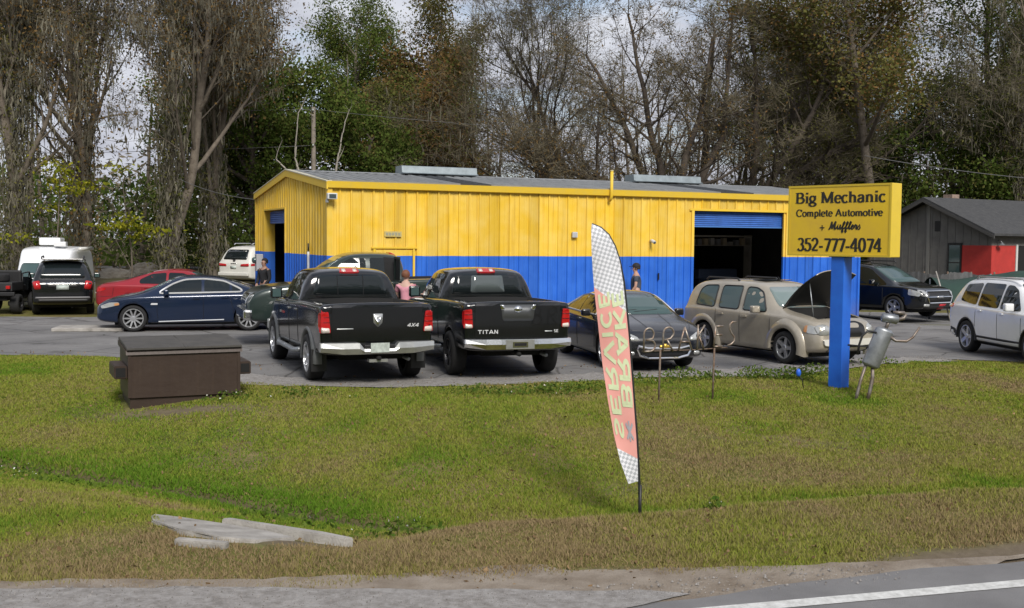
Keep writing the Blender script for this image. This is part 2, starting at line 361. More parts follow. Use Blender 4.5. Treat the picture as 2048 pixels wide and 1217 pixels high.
def axis(lo, hi, step, ends, n):
    a = np.arange(lo, hi+1e-6, step)
    g = np.geomspace(1, 1+abs(ends[1]-hi), n)-1+hi; l = lo-(np.geomspace(1, 1+abs(lo-ends[0]), n)-1)
    return np.concatenate([l[:0:-1], a, g[1:]])
def ground_material():
    m = bpy.data.materials.new('ground_soil_and_turf'); m.use_nodes = True
    nt = m.node_tree; N = nt.nodes; L = nt.links; b = N['Principled BSDF']; b.inputs['Roughness'].default_value = 0.95; b.inputs['Specular IOR Level'].default_value = 0.1
    g = N.new('ShaderNodeNewGeometry')
    def noise(sc, det=5, ro=0.6):
        n = N.new('ShaderNodeTexNoise'); n.inputs['Scale'].default_value = sc; n.inputs['Detail'].default_value = det; n.inputs['Roughness'].default_value = ro
        L.new(g.outputs['Position'], n.inputs['Vector']); return n
    a = noise(0.55); r = N.new('ShaderNodeValToRGB'); e = r.color_ramp.elements
    e[0].position = 0.34; e[0].color = (0.115, 0.130, 0.034, 1); e[1].position = 0.68; e[1].color = (0.20, 0.165, 0.080, 1)
    q = e.new(0.5); q.color = (0.165, 0.160, 0.050, 1)
    L.new(a.outputs['Fac'], r.inputs['Fac'])
    f = noise(9, 6, 0.7); r2 = N.new('ShaderNodeValToRGB'); r2.color_ramp.elements[0].position = 0.35; r2.color_ramp.elements[1].position = 0.7
    r2.color_ramp.elements[0].color = (0.45, 0.42, 0.38, 1); r2.color_ramp.elements[1].color = (1.25, 1.2, 1.1, 1); L.new(f.outputs['Fac'], r2.inputs['Fac'])
    mu = N.new('ShaderNodeMix'); mu.data_type = 'RGBA'; mu.blend_type = 'MULTIPLY'; mu.inputs['Factor'].default_value = 0.75
    L.new(r.outputs['Color'], mu.inputs['A']); L.new(r2.outputs['Color'], mu.inputs['B'])
    # leaf litter under the trees behind the lot
    at = N.new('ShaderNodeAttribute'); at.attribute_name = 'litter'
    lt = N.new('ShaderNodeValToRGB'); lt.color_ramp.elements[0].color = (0.075, 0.052, 0.030, 1); lt.color_ramp.elements[1].color = (0.085, 0.085, 0.035, 1); lt.color_ramp.elements[0].position = 0.4; lt.color_ramp.elements[1].position = 0.62
    L.new(a.outputs['Fac'], lt.inputs['Fac'])
    m2 = N.new('ShaderNodeMix'); m2.data_type = 'RGBA'; L.new(at.outputs['Fac'], m2.inputs['Factor']); L.new(mu.outputs['Result'], m2.inputs['A']); L.new(lt.outputs['Color'], m2.inputs['B'])
    # bare soil (ditch channel, edge of the road)
    at3 = N.new('ShaderNodeAttribute'); at3.attribute_name = 'bare'
    m3 = N.new('ShaderNodeMix'); m3.data_type = 'RGBA'; L.new(at3.outputs['Fac'], m3.inputs['Factor']); L.new(m2.outputs['Result'], m3.inputs['A'])
    so = N.new('ShaderNodeValToRGB'); so.color_ramp.elements[0].color = (0.09, 0.068, 0.045, 1); so.color_ramp.elements[1].color = (0.20, 0.165, 0.12, 1); L.new(f.outputs['Fac'], so.inputs['Fac']); L.new(so.outputs['Color'], m3.inputs['B'])
    at4 = N.new('ShaderNodeAttribute'); at4.attribute_name = 'channel_dark'
    m4 = N.new('ShaderNodeMix'); m4.data_type = 'RGBA'; m4.inputs['B'].default_value = (0.040, 0.032, 0.022, 1); L.new(at4.outputs['Fac'], m4.inputs['Factor']); L.new(m3.outputs['Result'], m4.inputs['A'])  # darker brown mixed in along the ditch channel
    L.new(m4.outputs['Result'], b.inputs['Base Color'])
    bp = N.new('ShaderNodeBump'); bp.inputs['Strength'].default_value = 0.6; bp.inputs['Distance'].default_value = 0.03; f2 = noise(26, 5, 0.7); L.new(f2.outputs['Fac'], bp.inputs['Height']); L.new(bp.outputs[0], b.inputs['Normal'])
    return m
def bare_mask(X, Y):
    d = RN[0]*X+RN[1]*Y; s = RT[0]*X+RT[1]*Y; D = ditch_d(s)
    ch = 1.25*np.exp(-((d-D-.03)/0.17)**2)*smooth01((3.4-s)/1.2)*smooth01((s+6)/3)
    edge = 7.38+0.25*smooth01((4-s)/2)+0.62*smooth01((1-s)/2.4)+(fbm(X, Y, 1.3, 5)-0.5)*0.6
    rd = 1-smooth01((d-edge)/0.25)
    du = np.exp(-(((X+5.0)/1.3)**2+((Y-16.35)/0.35)**2))*0.9
    sb = np.maximum(np.exp(-(((X+1.75)/0.5)**2+((Y-9.75)/0.3)**2)), 1.2*np.exp(-(((X+1.85)/0.45)**2+((Y-8.85)/0.2)**2)))
    spots = smooth01((fbm(X, Y, 0.8, 77)-0.68)/0.08)*0.3
    return np.clip(np.maximum.reduce([ch*0.95, rd, du, sb, spots]), 0, 1)
def make_ground():
    xs = axis(-15, 15, 0.13, (-500, 500), 26); ys = axis(5.5, 26, 0.12, (-120, 900), 40)
    X, Y = np.meshgrid(xs, ys); Z = terrain(X, Y)
    V = np.stack([X, Y, Z], -1).reshape(-1, 3); nx = len(xs); ny = len(ys)
    i = np.arange(nx-1); j = np.arange(ny-1); I, J = np.meshgrid(i, j); a = (J*nx+I).ravel()
    F = np.stack([a, a+1, a+nx+1, a+nx], -1)
    o = np_obj('ground', V, F, ground_material(), smooth=True)
    me = o.data
    at = me.attributes.new('litter', 'FLOAT', 'POINT'); at.data.foreach_set('value', smooth01((Y.ravel()-40)/8).astype(np.float32)*1.0)
    dd_ = RN[0]*X+RN[1]*Y; ss_ = RT[0]*X+RT[1]*Y; chan_ = np.exp(-((dd_-ditch_d(ss_)-.03)/.2)**2)*smooth01((3.4-ss_)/1.2)*smooth01((ss_+6)/3)
    at = me.attributes.new('channel_dark', 'FLOAT', 'POINT'); at.data.foreach_set('value', chan_.ravel().astype(np.float32))
    at = me.attributes.new('bare', 'FLOAT', 'POINT'); at.data.foreach_set('value', bare_mask(X, Y).ravel().astype(np.float32))
    return tag(o, kind='structure')
make_ground()
def sheet(name, poly, zoff, m, step=0.5, rough_edge=0.0, seed=0, kind='structure', flatz=None):
    """thin ground sheet over the terrain, its outline optionally ragged"""
    rnd = random.Random(seed); pts = []
    n = len(poly)
    for i in range(n):
        a = Vector(poly[i]); b = Vector(poly[(i+1) % n]); k = max(1, int((b-a).length/step))
        for q in range(k):
            p = a+(b-a)*q/k
            if rough_edge: p += Vector((rnd.uniform(-1, 1), rnd.uniform(-1, 1)))*rough_edge
            pts.append(p)
    bm = bmesh.new(); f = bm.faces.new([bm.verts.new((p.x, p.y, 0)) for p in pts])
    if f.normal.z < 0: f.normal_flip()
    lo = Vector((min(p.x for p in pts), min(p.y for p in pts))); hi = Vector((max(p.x for p in pts), max(p.y for p in pts)))
    g = max(0.6, (hi-lo).length/60)
    x = lo.x+g
    while x < hi.x: bmesh.ops.bisect_plane(bm, geom=bm.verts[:]+bm.edges[:]+bm.faces[:], plane_co=(x, 0, 0), plane_no=(1, 0, 0)); x += g
    y = lo.y+g
    while y < hi.y: bmesh.ops.bisect_plane(bm, geom=bm.verts[:]+bm.edges[:]+bm.faces[:], plane_co=(0, y, 0), plane_no=(0, 1, 0)); y += g
    for v in bm.verts: v.co.z = (flatz if flatz is not None else tz(v.co.x, v.co.y))+zoff
    o = bmobj(name, bm, m); return tag(o, kind=kind)
def rd(s, d): return (RT[0]*s+RN[0]*d, RT[1]*s+RN[1]*d)     # road frame -> world
M_ROAD = mat('road_asphalt', (0.19, 0.187, 0.187), 0.9, col2=(0.135, 0.132, 0.133), vscale=1.1, bump=0.5, bscale=160, coords='World')
M_LINE = mat('road_paint', (0.62, 0.62, 0.60), 0.7, col2=(0.42, 0.42, 0.40), vscale=18, coords='World')
M_GRAVEL = mat('pale_gravel', (0.34, 0.325, 0.31), 0.95, col2=(0.20, 0.185, 0.17), vscale=14.0, bump=1.0, bscale=90, coords='World')
M_SAND = mat('sandy_dirt', (0.27, 0.23, 0.185), 0.95, col2=(0.16, 0.125, 0.09), vscale=3, bump=0.7, bscale=60, coords='World')
def lot_material():
    m = bpy.data.materials.new('worn_lot_asphalt'); m.use_nodes = True; nt = m.node_tree; N = nt.nodes; L = nt.links; b = N['Principled BSDF']; b.inputs['Roughness'].default_value = 0.92; b.inputs['Specular IOR Level'].default_value = 0.25
    g = N.new('ShaderNodeNewGeometry')
    def noise(sc, det=6, ro=0.62):
        n = N.new('ShaderNodeTexNoise'); n.inputs['Scale'].default_value = sc; n.inputs['Detail'].default_value = det; n.inputs['Roughness'].default_value = ro; L.new(g.outputs['Position'], n.inputs['Vector']); return n
    def ramp(src, p0, p1, c0, c1):
        r = N.new('ShaderNodeValToRGB'); e = r.color_ramp.elements; e[0].position = p0; e[1].position = p1; e[0].color = (*c0, 1); e[1].color = (*c1, 1); L.new(src, r.inputs['Fac']); return r
    def mul(a, bb, f=1.0):
        x = N.new('ShaderNodeMix'); x.data_type = 'RGBA'; x.blend_type = 'MULTIPLY'; x.inputs['Factor'].default_value = f; L.new(a, x.inputs['A']); L.new(bb, x.inputs['B']); return x.outputs['Result']
    base = ramp(noise(0.5).outputs['Fac'], .35, .65, (0.215, 0.21, 0.207), (0.145, 0.142, 0.142)).outputs[0]
    grit = ramp(noise(60, 3).outputs['Fac'], .3, .7, (0.72, 0.72, 0.72), (1.2, 1.2, 1.18)).outputs[0]
    stain = ramp(noise(0.9, 4).outputs['Fac'], .56, .70, (1, 1, 1), (0.45, 0.44, 0.43)).outputs[0]
    v = N.new('ShaderNodeTexVoronoi'); v.feature = 'DISTANCE_TO_EDGE'; v.inputs['Scale'].default_value = 0.42; v.inputs['Randomness'].default_value = 1.0
    w = N.new('ShaderNodeMix'); w.data_type = 'RGBA'; w.inputs['Factor'].default_value = 0.12; L.new(g.outputs['Position'], w.inputs['A']); L.new(noise(1.6).outputs['Color'], w.inputs['B']); L.new(w.outputs['Result'], v.inputs['Vector'])
    crack = ramp(v.outputs['Distance'], .004, .012, (0.35, 0.34, 0.33), (1, 1, 1)).outputs[0]
    L.new(mul(mul(mul(base, grit, .8), stain, .8), crack, .8), b.inputs['Base Color'])
    bp = N.new('ShaderNodeBump'); bp.inputs['Strength'].default_value = .4; bp.inputs['Distance'].default_value = .02; L.new(noise(90, 3).outputs['Fac'], bp.inputs['Height']); L.new(bp.outputs[0], b.inputs['Normal'])
    return m
M_LOT = lot_material()
M_CONC = mat('weathered_concrete', (0.38, 0.36, 0.33), 0.9, col2=(0.22, 0.205, 0.185), vscale=3.5, bump=0.4, bscale=50)
road_edge = [rd(-60, 6.92)]+[rd(s, 6.86+0.26*float(smooth01((s-2.0)/4))+0.03*math.sin(s*1.7)+0.02*math.sin(s*5.1)) for s in np.arange(-9, 9, 0.25)]+[rd(60, 7.3)]
sheet('road', [rd(60, -40), rd(-60, -40)]+road_edge, 0.026, M_ROAD, step=3, flatz=0.0)
sheet('road_edge_line', [rd(-60, 6.55), rd(60, 6.55), rd(60, 6.69), rd(-60, 6.69)], 0.031, M_LINE, step=2, flatz=0.0)
gpoly = [rd(-14, 6.8), rd(2.6, 6.8), rd(3.3, 6.98), rd(2.7, 7.2), rd(2.0, 7.38), rd(1.2, 7.58), rd(0.2, 7.88), rd(-1.2, 8.2), rd(-3, 8.4), rd(-6, 8.5), rd(-14, 8.6)]
sheet('gravel_shoulder', gpoly, 0.020, M_GRAVEL, step=0.2, rough_edge=0.03, seed=4, flatz=0.015)
spoly = [rd(-14, 6.8), rd(4.6, 6.8), rd(6.5, 7.25), rd(5.0, 7.36), rd(4.0, 7.5), rd(3.0, 7.7), rd(2.3, 7.95), rd(1.2, 7.95), rd(0.2, 8.1), rd(-1.2, 8.42), rd(-3, 8.6), rd(-14, 8.8)]
sheet('sandy_verge', spoly, 0.012, M_SAND, step=0.16, rough_edge=0.035, seed=5, flatz=0.012)
# parking lot: worn asphalt with a ragged front edge
lot = [(-40, 24.0), (-17, 23.4), (-11, 22.7), (-8.2, 22.6), (-6.6, 21.0), (-5.2, 19.1), (-3.9, 18.6), (-2.6, 18.45), (-1.2, 18.7), (0.2, 19.2), (1.3, 19.6), (2.6, 20.2), (3.9, 20.5), (5.2, 20.7), (6.6, 22.2), (8.4, 23.4), (9.6, 23.6), (12, 23.0), (16, 22.6), (40, 22.0), (40, 41), (13.5, 42), (-6, 42), (-9.5, 36), (-13, 33.6), (-17, 33.4), (-40, 33.4)]
sheet('parking_lot', lot, 0.012, M_LOT, step=0.35, rough_edge=0.10, seed=11)
sheet('gravel_apron', [(-5.4, 18.8), (-3.9, 18.35), (-2.6, 18.2), (-1.2, 18.45), (0.2, 18.95), (1.3, 19.35), (2.6, 19.9), (3.9, 20.2), (5.2, 20.4), (6.9, 21.9), (8.4, 23.1), (9.6, 23.3), (8.6, 23.9), (6.2, 23.0), (4.2, 21.4), (1.8, 20.6), (0, 19.9), (-2.4, 19.3), (-4.2, 19.5), (-5.2, 20.2)], 0.020, M_GRAVEL, step=0.2, rough_edge=0.12, seed=13)
sheet('far_road', [(-90, 70), (-12, 74), (-12, 78), (-90, 75)], 0.03, M_LOT, step=4)
pad = box('concrete_pad', -0.9, 0.9, -0.55, 0.55, 0.0, 0.09, M_CONC, bev=0.015); pad.location = (-11.1, 29.0, 0.015); pad.rotation_euler = (0, 0, R(10)); tag(pad, kind='structure')

# ------------------------------------------------------------------ the garage
BX, BY, BA = -4.795, 28.696, 0.425
WL, WD, EAVE, RIDGE, PAINTZ = 17.65, 9.25, 3.98, 4.47, 2.04
garage = thing('garage_building', 'long yellow metal garage with blue lower walls and low grey roof', 'building', (BX, BY, 0), BA)
def two_tone():
    m = bpy.data.materials.new('yellow_and_blue_painted_steel'); m.use_nodes = True
    nt = m.node_tree; N = nt.nodes; L = nt.links; b = N['Principled BSDF']; b.inputs['Roughness'].default_value = 0.55
    g = N.new('ShaderNodeNewGeometry'); sp = N.new('ShaderNodeSeparateXYZ'); L.new(g.outputs['Position'], sp.inputs[0])
    n = N.new('ShaderNodeTexNoise'); n.inputs['Scale'].default_value = 2.2; n.inputs['Detail'].default_value = 6; L.new(g.outputs['Position'], n.inputs['Vector'])
    w = N.new('ShaderNodeMath'); w.operation = 'MULTIPLY_ADD'; w.inputs[1].default_value = 0.03; L.new(n.outputs['Fac'], w.inputs[0]); L.new(sp.outputs['Z'], w.inputs[2])
    gt = N.new('ShaderNodeMath'); gt.operation = 'GREATER_THAN'; gt.inputs[1].default_value = PAINTZ+0.015; L.new(w.outputs[0], gt.inputs[0])
    def ramp(c0, c1):
        r = N.new('ShaderNodeValToRGB'); r.color_ramp.elements[0].position = 0.35; r.color_ramp.elements[1].position = 0.68
        r.color_ramp.elements[0].color = (*c0, 1); r.color_ramp.elements[1].color = (*c1, 1); L.new(n.outputs['Fac'], r.inputs['Fac']); return r
    ye = ramp((0.76, 0.485, 0.026), (0.78, 0.545, 0.10)); bl = ramp((0.012, 0.115, 0.55), (0.022, 0.145, 0.62))
    mp = N.new('ShaderNodeMapping'); mp.inputs['Scale'].default_value = (7, 7, 0.3); L.new(g.outputs['Position'], mp.inputs['Vector'])
    n3 = N.new('ShaderNodeTexNoise'); n3.inputs['Scale'].default_value = 1.6; n3.inputs['Detail'].default_value = 6; L.new(mp.outputs[0], n3.inputs['Vector'])
    r3 = N.new('ShaderNodeValToRGB'); r3.color_ramp.elements[0].position = 0.52; r3.color_ramp.elements[1].position = 0.80; L.new(n3.outputs['Fac'], r3.inputs['Fac'])
    sc = N.new('ShaderNodeMath'); sc.operation = 'MULTIPLY'; sc.inputs[1].default_value = 0.6; L.new(r3.outputs['Color'], sc.inputs[0])
    mx = N.new('ShaderNodeMix'); mx.data_type = 'RGBA'; L.new(gt.outputs[0], mx.inputs['Factor']); L.new(bl.outputs[0], mx.inputs['A']); L.new(ye.outputs[0], mx.inputs['B'])
    dm = N.new('ShaderNodeMix'); dm.data_type = 'RGBA'; dm.blend_type = 'MULTIPLY'; dm.inputs['B'].default_value = (0.62, 0.52, 0.42, 1); L.new(sc.outputs[0], dm.inputs['Factor']); L.new(mx.outputs['Result'], dm.inputs['A'])
    # panel-to-panel fading and mud splashed up from the ground
    oi = N.new('ShaderNodeObjectInfo'); mr = N.new('ShaderNodeMapRange'); mr.inputs['To Min'].default_value = 0.82; mr.inputs['To Max'].default_value = 1.06; L.new(oi.outputs['Random'], mr.inputs['Value'])
    fd = N.new('ShaderNodeMix'); fd.data_type = 'RGBA'; fd.blend_type = 'MULTIPLY'; fd.inputs['Factor'].default_value = 1.0; L.new(dm.outputs['Result'], fd.inputs['A']); L.new(mr.outputs[0], fd.inputs['B'])
    sm = N.new('ShaderNodeMapRange'); sm.inputs['From Min'].default_value = 0.0; sm.inputs['From Max'].default_value = 0.75; sm.inputs['To Min'].default_value = 0.75; sm.inputs['To Max'].default_value = 0.0; L.new(sp.outputs['Z'], sm.inputs['Value'])
    ms = N.new('ShaderNodeMath'); ms.operation = 'MULTIPLY'; L.new(sm.outputs[0], ms.inputs[0]); L.new(n3.outputs['Fac'], ms.inputs[1])
    md = N.new('ShaderNodeMix'); md.data_type = 'RGBA'; md.inputs['B'].default_value = (0.16, 0.13, 0.10, 1); L.new(ms.outputs[0], md.inputs['Factor']); L.new(fd.outputs['Result'], md.inputs['A'])
    L.new(md.outputs['Result'], b.inputs['Base Color'])
    return m
M_TT = two_tone()
M_YEL = mat('yellow_trim', (0.76, 0.50, 0.028), 0.5, col2=(0.70, 0.48, 0.05), vscale=5, coords='World')
M_BLUE = mat('blue_trim', (0.010, 0.08, 0.52), 0.5, var=0.2)
M_ROOF = mat('grey_metal_roof', (0.30, 0.31, 0.31), 0.5, 0.35, col2=(0.21, 0.22, 0.225), vscale=1.3, coords='World')
M_ROOFD = mat('weathered_dark_roof', (0.055, 0.06, 0.065), 0.6, 0.2, var=0.3)
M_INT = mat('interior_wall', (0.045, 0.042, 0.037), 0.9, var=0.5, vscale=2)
M_DOORB = mat('blue_roller_door', (0.035, 0.13, 0.46), 0.4, var=0.25)
PW = 0.3043
def panel_profile():
    # (offset along wall, outward): flat pan with small stiffeners and one tall rib
    return [(0, 0.034), (0.018, 0.034), (0.036, 0.0), (0.125, 0.0), (0.135, 0.007), (0.150, 0.007), (0.160, 0.0), (0.205, 0.0), (0.215, 0.007), (0.230, 0.007), (0.240, 0.0), (PW-0.036, 0.0), (PW-0.018, 0.034), (PW+0.0, 0.034)]
def panel_mesh(name, z0, z1f):
    """wall panel running along local +x, outside is -y; z1f(x) is its top"""
    pr = panel_profile(); V = []; F = []
    for x, o in pr: V += [(x, -o, z0), (x, -o, z1f(x))]
    n = len(pr)
    for i in range(n-1): F.append((2*i, 2*i+2, 2*i+3, 2*i+1))
    k = len(V)                      # sheet thickness: back face
    V += [(0, 0.012, z0), (0, 0.012, z1f(0)), (PW, 0.012, z0), (PW, 0.012, z1f(PW))]
    F += [(k+2, k, k+1, k+3)]
    me = bpy.data.meshes.new(name); me.from_pydata(V, [], F); me.update(); me.materials.append(M_TT); return me
D0, D1, DT = 11.24, 14.72, 3.44
def make_walls():
    full = panel_mesh('wall_panel', 0.0, lambda x: EAVE-0.05); head = panel_mesh('wall_panel', DT, lambda x: EAVE-0.05)
    for i in range(58):
        u = i*PW; mid = u+PW/2
        me = head if D0 < mid < D1 else full
        o = link('wall_panel', me, None, garage); o.location = (u, 0, 0)
    # left gable wall: local frame runs from the front corner backwards, outside faces -x
    E0, E1, ET = 4.95, 7.95, 3.36
    for i in range(30):
        v = i*PW; mid = v+PW/2
        top = lambda x, v=v: EAVE-0.06+(RIDGE-EAVE)*(1-abs((v+PW-x)-WD/2)/(WD/2))
        me = panel_mesh('wall_panel', ET if E0 < mid < E1 else 0.0, top)
        o = link('wall_panel', me, None, garage); o.rotation_euler = (0, 0, R(-90)); o.location = (0, v+PW, 0)
        # rotated by -90 degrees: local +x -> -y(world of wall), local -y -> -x (outside)
    # back and right walls, plain sheets with inner lining
    box('rear_wall', 0, WL, WD-0.03, WD, 0, EAVE-0.06, M_TT, garage)
    prism('gable_wall', [(0.0, 0.0), (WD, 0.0), (WD, EAVE-0.06), (WD/2, RIDGE-0.06), (0, EAVE-0.06)], 'X', WL-0.03, WL, M_TT, garage)
    box('concrete_floor', 0.05, WL-0.05, 0.05, WD-0.05, 0.02, 0.05, M_CONC, garage)
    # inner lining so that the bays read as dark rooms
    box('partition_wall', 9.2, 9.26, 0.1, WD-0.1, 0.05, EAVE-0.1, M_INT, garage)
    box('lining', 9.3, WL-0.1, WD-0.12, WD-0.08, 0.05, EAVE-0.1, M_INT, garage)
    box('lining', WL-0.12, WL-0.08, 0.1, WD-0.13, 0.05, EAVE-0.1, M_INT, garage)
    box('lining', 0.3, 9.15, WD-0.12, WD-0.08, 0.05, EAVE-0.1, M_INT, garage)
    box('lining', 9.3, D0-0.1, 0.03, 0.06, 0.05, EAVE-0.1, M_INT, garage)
make_walls()
def make_roof():
    sl = math.hypot(WD/2+0.08, RIDGE-EAVE); ang = math.atan2(RIDGE-EAVE, WD/2)
    pr = [(0, 0.035), (0.02, 0.035), (0.045, 0.0), (0.15, 0.004), (PW-0.045, 0.0), (PW-0.02, 0.035), (PW, 0.035)]
    V = []; F = []
    for x, h in pr: V += [(x, 0, h), (x, sl, h)]
    for i in range(len(pr)-1): F.append((2*i, 2*i+2, 2*i+3, 2*i+1))
    k = len(V); V += [(0, 0, -0.02), (PW, 0, -0.02), (PW, sl, -0.02), (0, sl, -0.02)]; F += [(k, k+3, k+2, k+1), (k, k+1, 2*len(pr)-2, 0)]
    meshes = []
    for m in (M_ROOF, M_ROOFD):
        me = bpy.data.meshes.new('roof_panel'); me.from_pydata(V, [], F); me.update(); me.materials.append(m); meshes.append(me)
    for i in range(58):
        dark = i in (12, 13, 14) or i in (40, 41, 42, 43)
        o = link('roof_panel', meshes[1 if dark else 0], None, garage); o.location = (i*PW, -0.08, EAVE); o.rotation_euler = (ang, 0, 0)
        o = link('roof_panel', meshes[0], None, garage); o.location = ((i+1)*PW, WD+0.08, EAVE); o.rotation_euler = (ang, 0, R(180))
    prism('ridge_cap', [(WD/2-0.22, RIDGE+0.018), (WD/2, RIDGE+0.055), (WD/2+0.22, RIDGE+0.018), (WD/2+0.22, RIDGE+0.008), (WD/2-0.22, RIDGE+0.008)], 'X', -0.02, WL+0.02, M_ROOF, garage)
    # eave gutter and rake trims
    prism('eave_gutter', [(-0.05, EAVE-0.19), (-0.12, EAVE-0.17), (-0.145, EAVE-0.03), (-0.15, EAVE-0.005), (-0.05, EAVE-0.005)], 'X', -0.06, WL+0.05, M_YEL, garage)
    for s in (0, 1):
        a = (-0.13, EAVE-0.02) if s == 0 else (WD+0.13, EAVE-0.02); b = (WD/2, RIDGE+0.035)
        t = 0.19
        prism('rake_trim', [a, b, (b[0], b[1]-t), (a[0], a[1]-t)], 'X', -0.085, -0.045, M_YEL, garage)
        prism('rake_trim', [a, b, (b[0], b[1]-t), (a[0], a[1]-t)], 'X', WL+0.01, WL+0.05, M_YEL, garage)
        prism('rake_cap', [(a[0], a[1]+0.03), (b[0], b[1]+0.03), (b[0], b[1]+0.003), (a[0], a[1]+0.003)], 'X', -0.10, 0.06, mat('pale_flashing', (0.55, 0.52, 0.40), 0.5, 0.2), garage)
    box('corner_trim', -0.06, -0.037, -0.055, 0.09, 0, EAVE-0.19, M_TT, garage)
    box('corner_trim', -0.037, 0.09, -0.058, -0.036, 0, EAVE-0.19, M_TT, garage)
    box('corner_trim', WL-0.02, WL+0.06, -0.055, 0.06, 0, EAVE-0.19, M_TT, garage)
    box('corner_trim', -0.06, 0.03, WD-0.02, WD+0.05, 0, EAVE-0.19, M_TT, garage)
    # ridge ventilators
    for u0, u1 in ((3.45, 5.95), (11.7, 14.4)):
        c = WD/2; z = RIDGE
        v = prism('ridge_vent', [(c-0.42, z+0.03), (c-0.46, z+0.05), (c-0.40, z+0.075), (c-0.33, z+0.08), (c-0.30, z+0.27), (c-0.26, z+0.285), (c+0.26, z+0.285), (c+0.30, z+0.27), (c+0.33, z+0.08), (c+0.46, z+0.05), (c+0.42, z+0.03)], 'X', u0, u1, mat('vent_metal', (0.33, 0.38, 0.40), 0.45, 0.5, var=0.25), garage)
        prism('vent_throat', [(c-0.34, z-0.06), (c-0.34, z+0.034), (c+0.34, z+0.034), (c+0.34, z-0.06)], 'X', u0+0.15, u1-0.1, M_ROOFD, garage)
make_roof()
def make_doors():
    # front bay: jambs, header, roller door rolled most of the way up
    for x0, x1 in ((D0-0.07, D0+0.02), (D1-0.02, D1+0.07)):
        box('door_jamb', x0, x1, -0.05, 0.16, 0, DT+0.0, M_TT, garage)
    box('door_header', D0-0.14, D1+0.10, -0.052, -0.036, DT-0.01, DT+0.055, M_YEL, garage)
    d = box('roller_door', D0+0.03, D1-0.03, 0.145, 0.155, DT-0.46, DT-0.02, M_DOORB, garage)
    for k in range(7):
        z = DT-0.45+k*0.062
        prism('slat', [(0.10, z), (0.115, z+0.045), (0.14, z+0.056), (0.144, z), (0.14, z-0.004)], 'X', D0+0.03, D1-0.03, M_DOORB, d)
    box('bottom_rail', D0+0.03, D1-0.03, 0.085, 0.142, DT-0.50, DT-0.465, mat('door_rail', (0.07, 0.20, 0.52), 0.4), d)
    # end bay
    E0, E1, ET = 4.87, 7.91, 3.36
    for y0, y1 in ((E0-0.02, E0+0.06), (E1-0.06, E1+0.02)):
        box('door_jamb', -0.05, 0.30, y0, y1, 0, ET, M_TT, garage)
    box('door_header', -0.052, 0.30, E0-0.02, E1+0.02, ET-0.0, ET+0.05, M_YEL, garage)
    d = box('roller_door', 0.18, 0.19, E0+0.06, E1-0.06, ET-0.42, ET-0.02, M_DOORB, garage)
    for k in range(6):
        z = ET-0.40+k*0.062
        prism('slat', [(0.135, z), (0.15, z+0.045), (0.174, z+0.056), (0.178, z), (0.174, z-0.004)], 'Y', E0+0.06, E1-0.06, M_DOORB, d)
    # entry door frame hidden mostly behind the van
    box('entry_door_header', 1.15, 2.42, -0.075, -0.036, 2.235, 2.275, M_YEL, garage)
    box('entry_door_frame', 2.30, 2.36, -0.06, -0.036, 0.02, 2.23, M_YEL, garage)
    box('entry_door_frame', 1.2, 1.26, -0.06, -0.036, 0.02, 2.23, M_YEL, garage)
    box('entry_door', 1.27, 2.29, -0.052, -0.036, 0.05, 2.2, M_TT, garage)
make_doors()
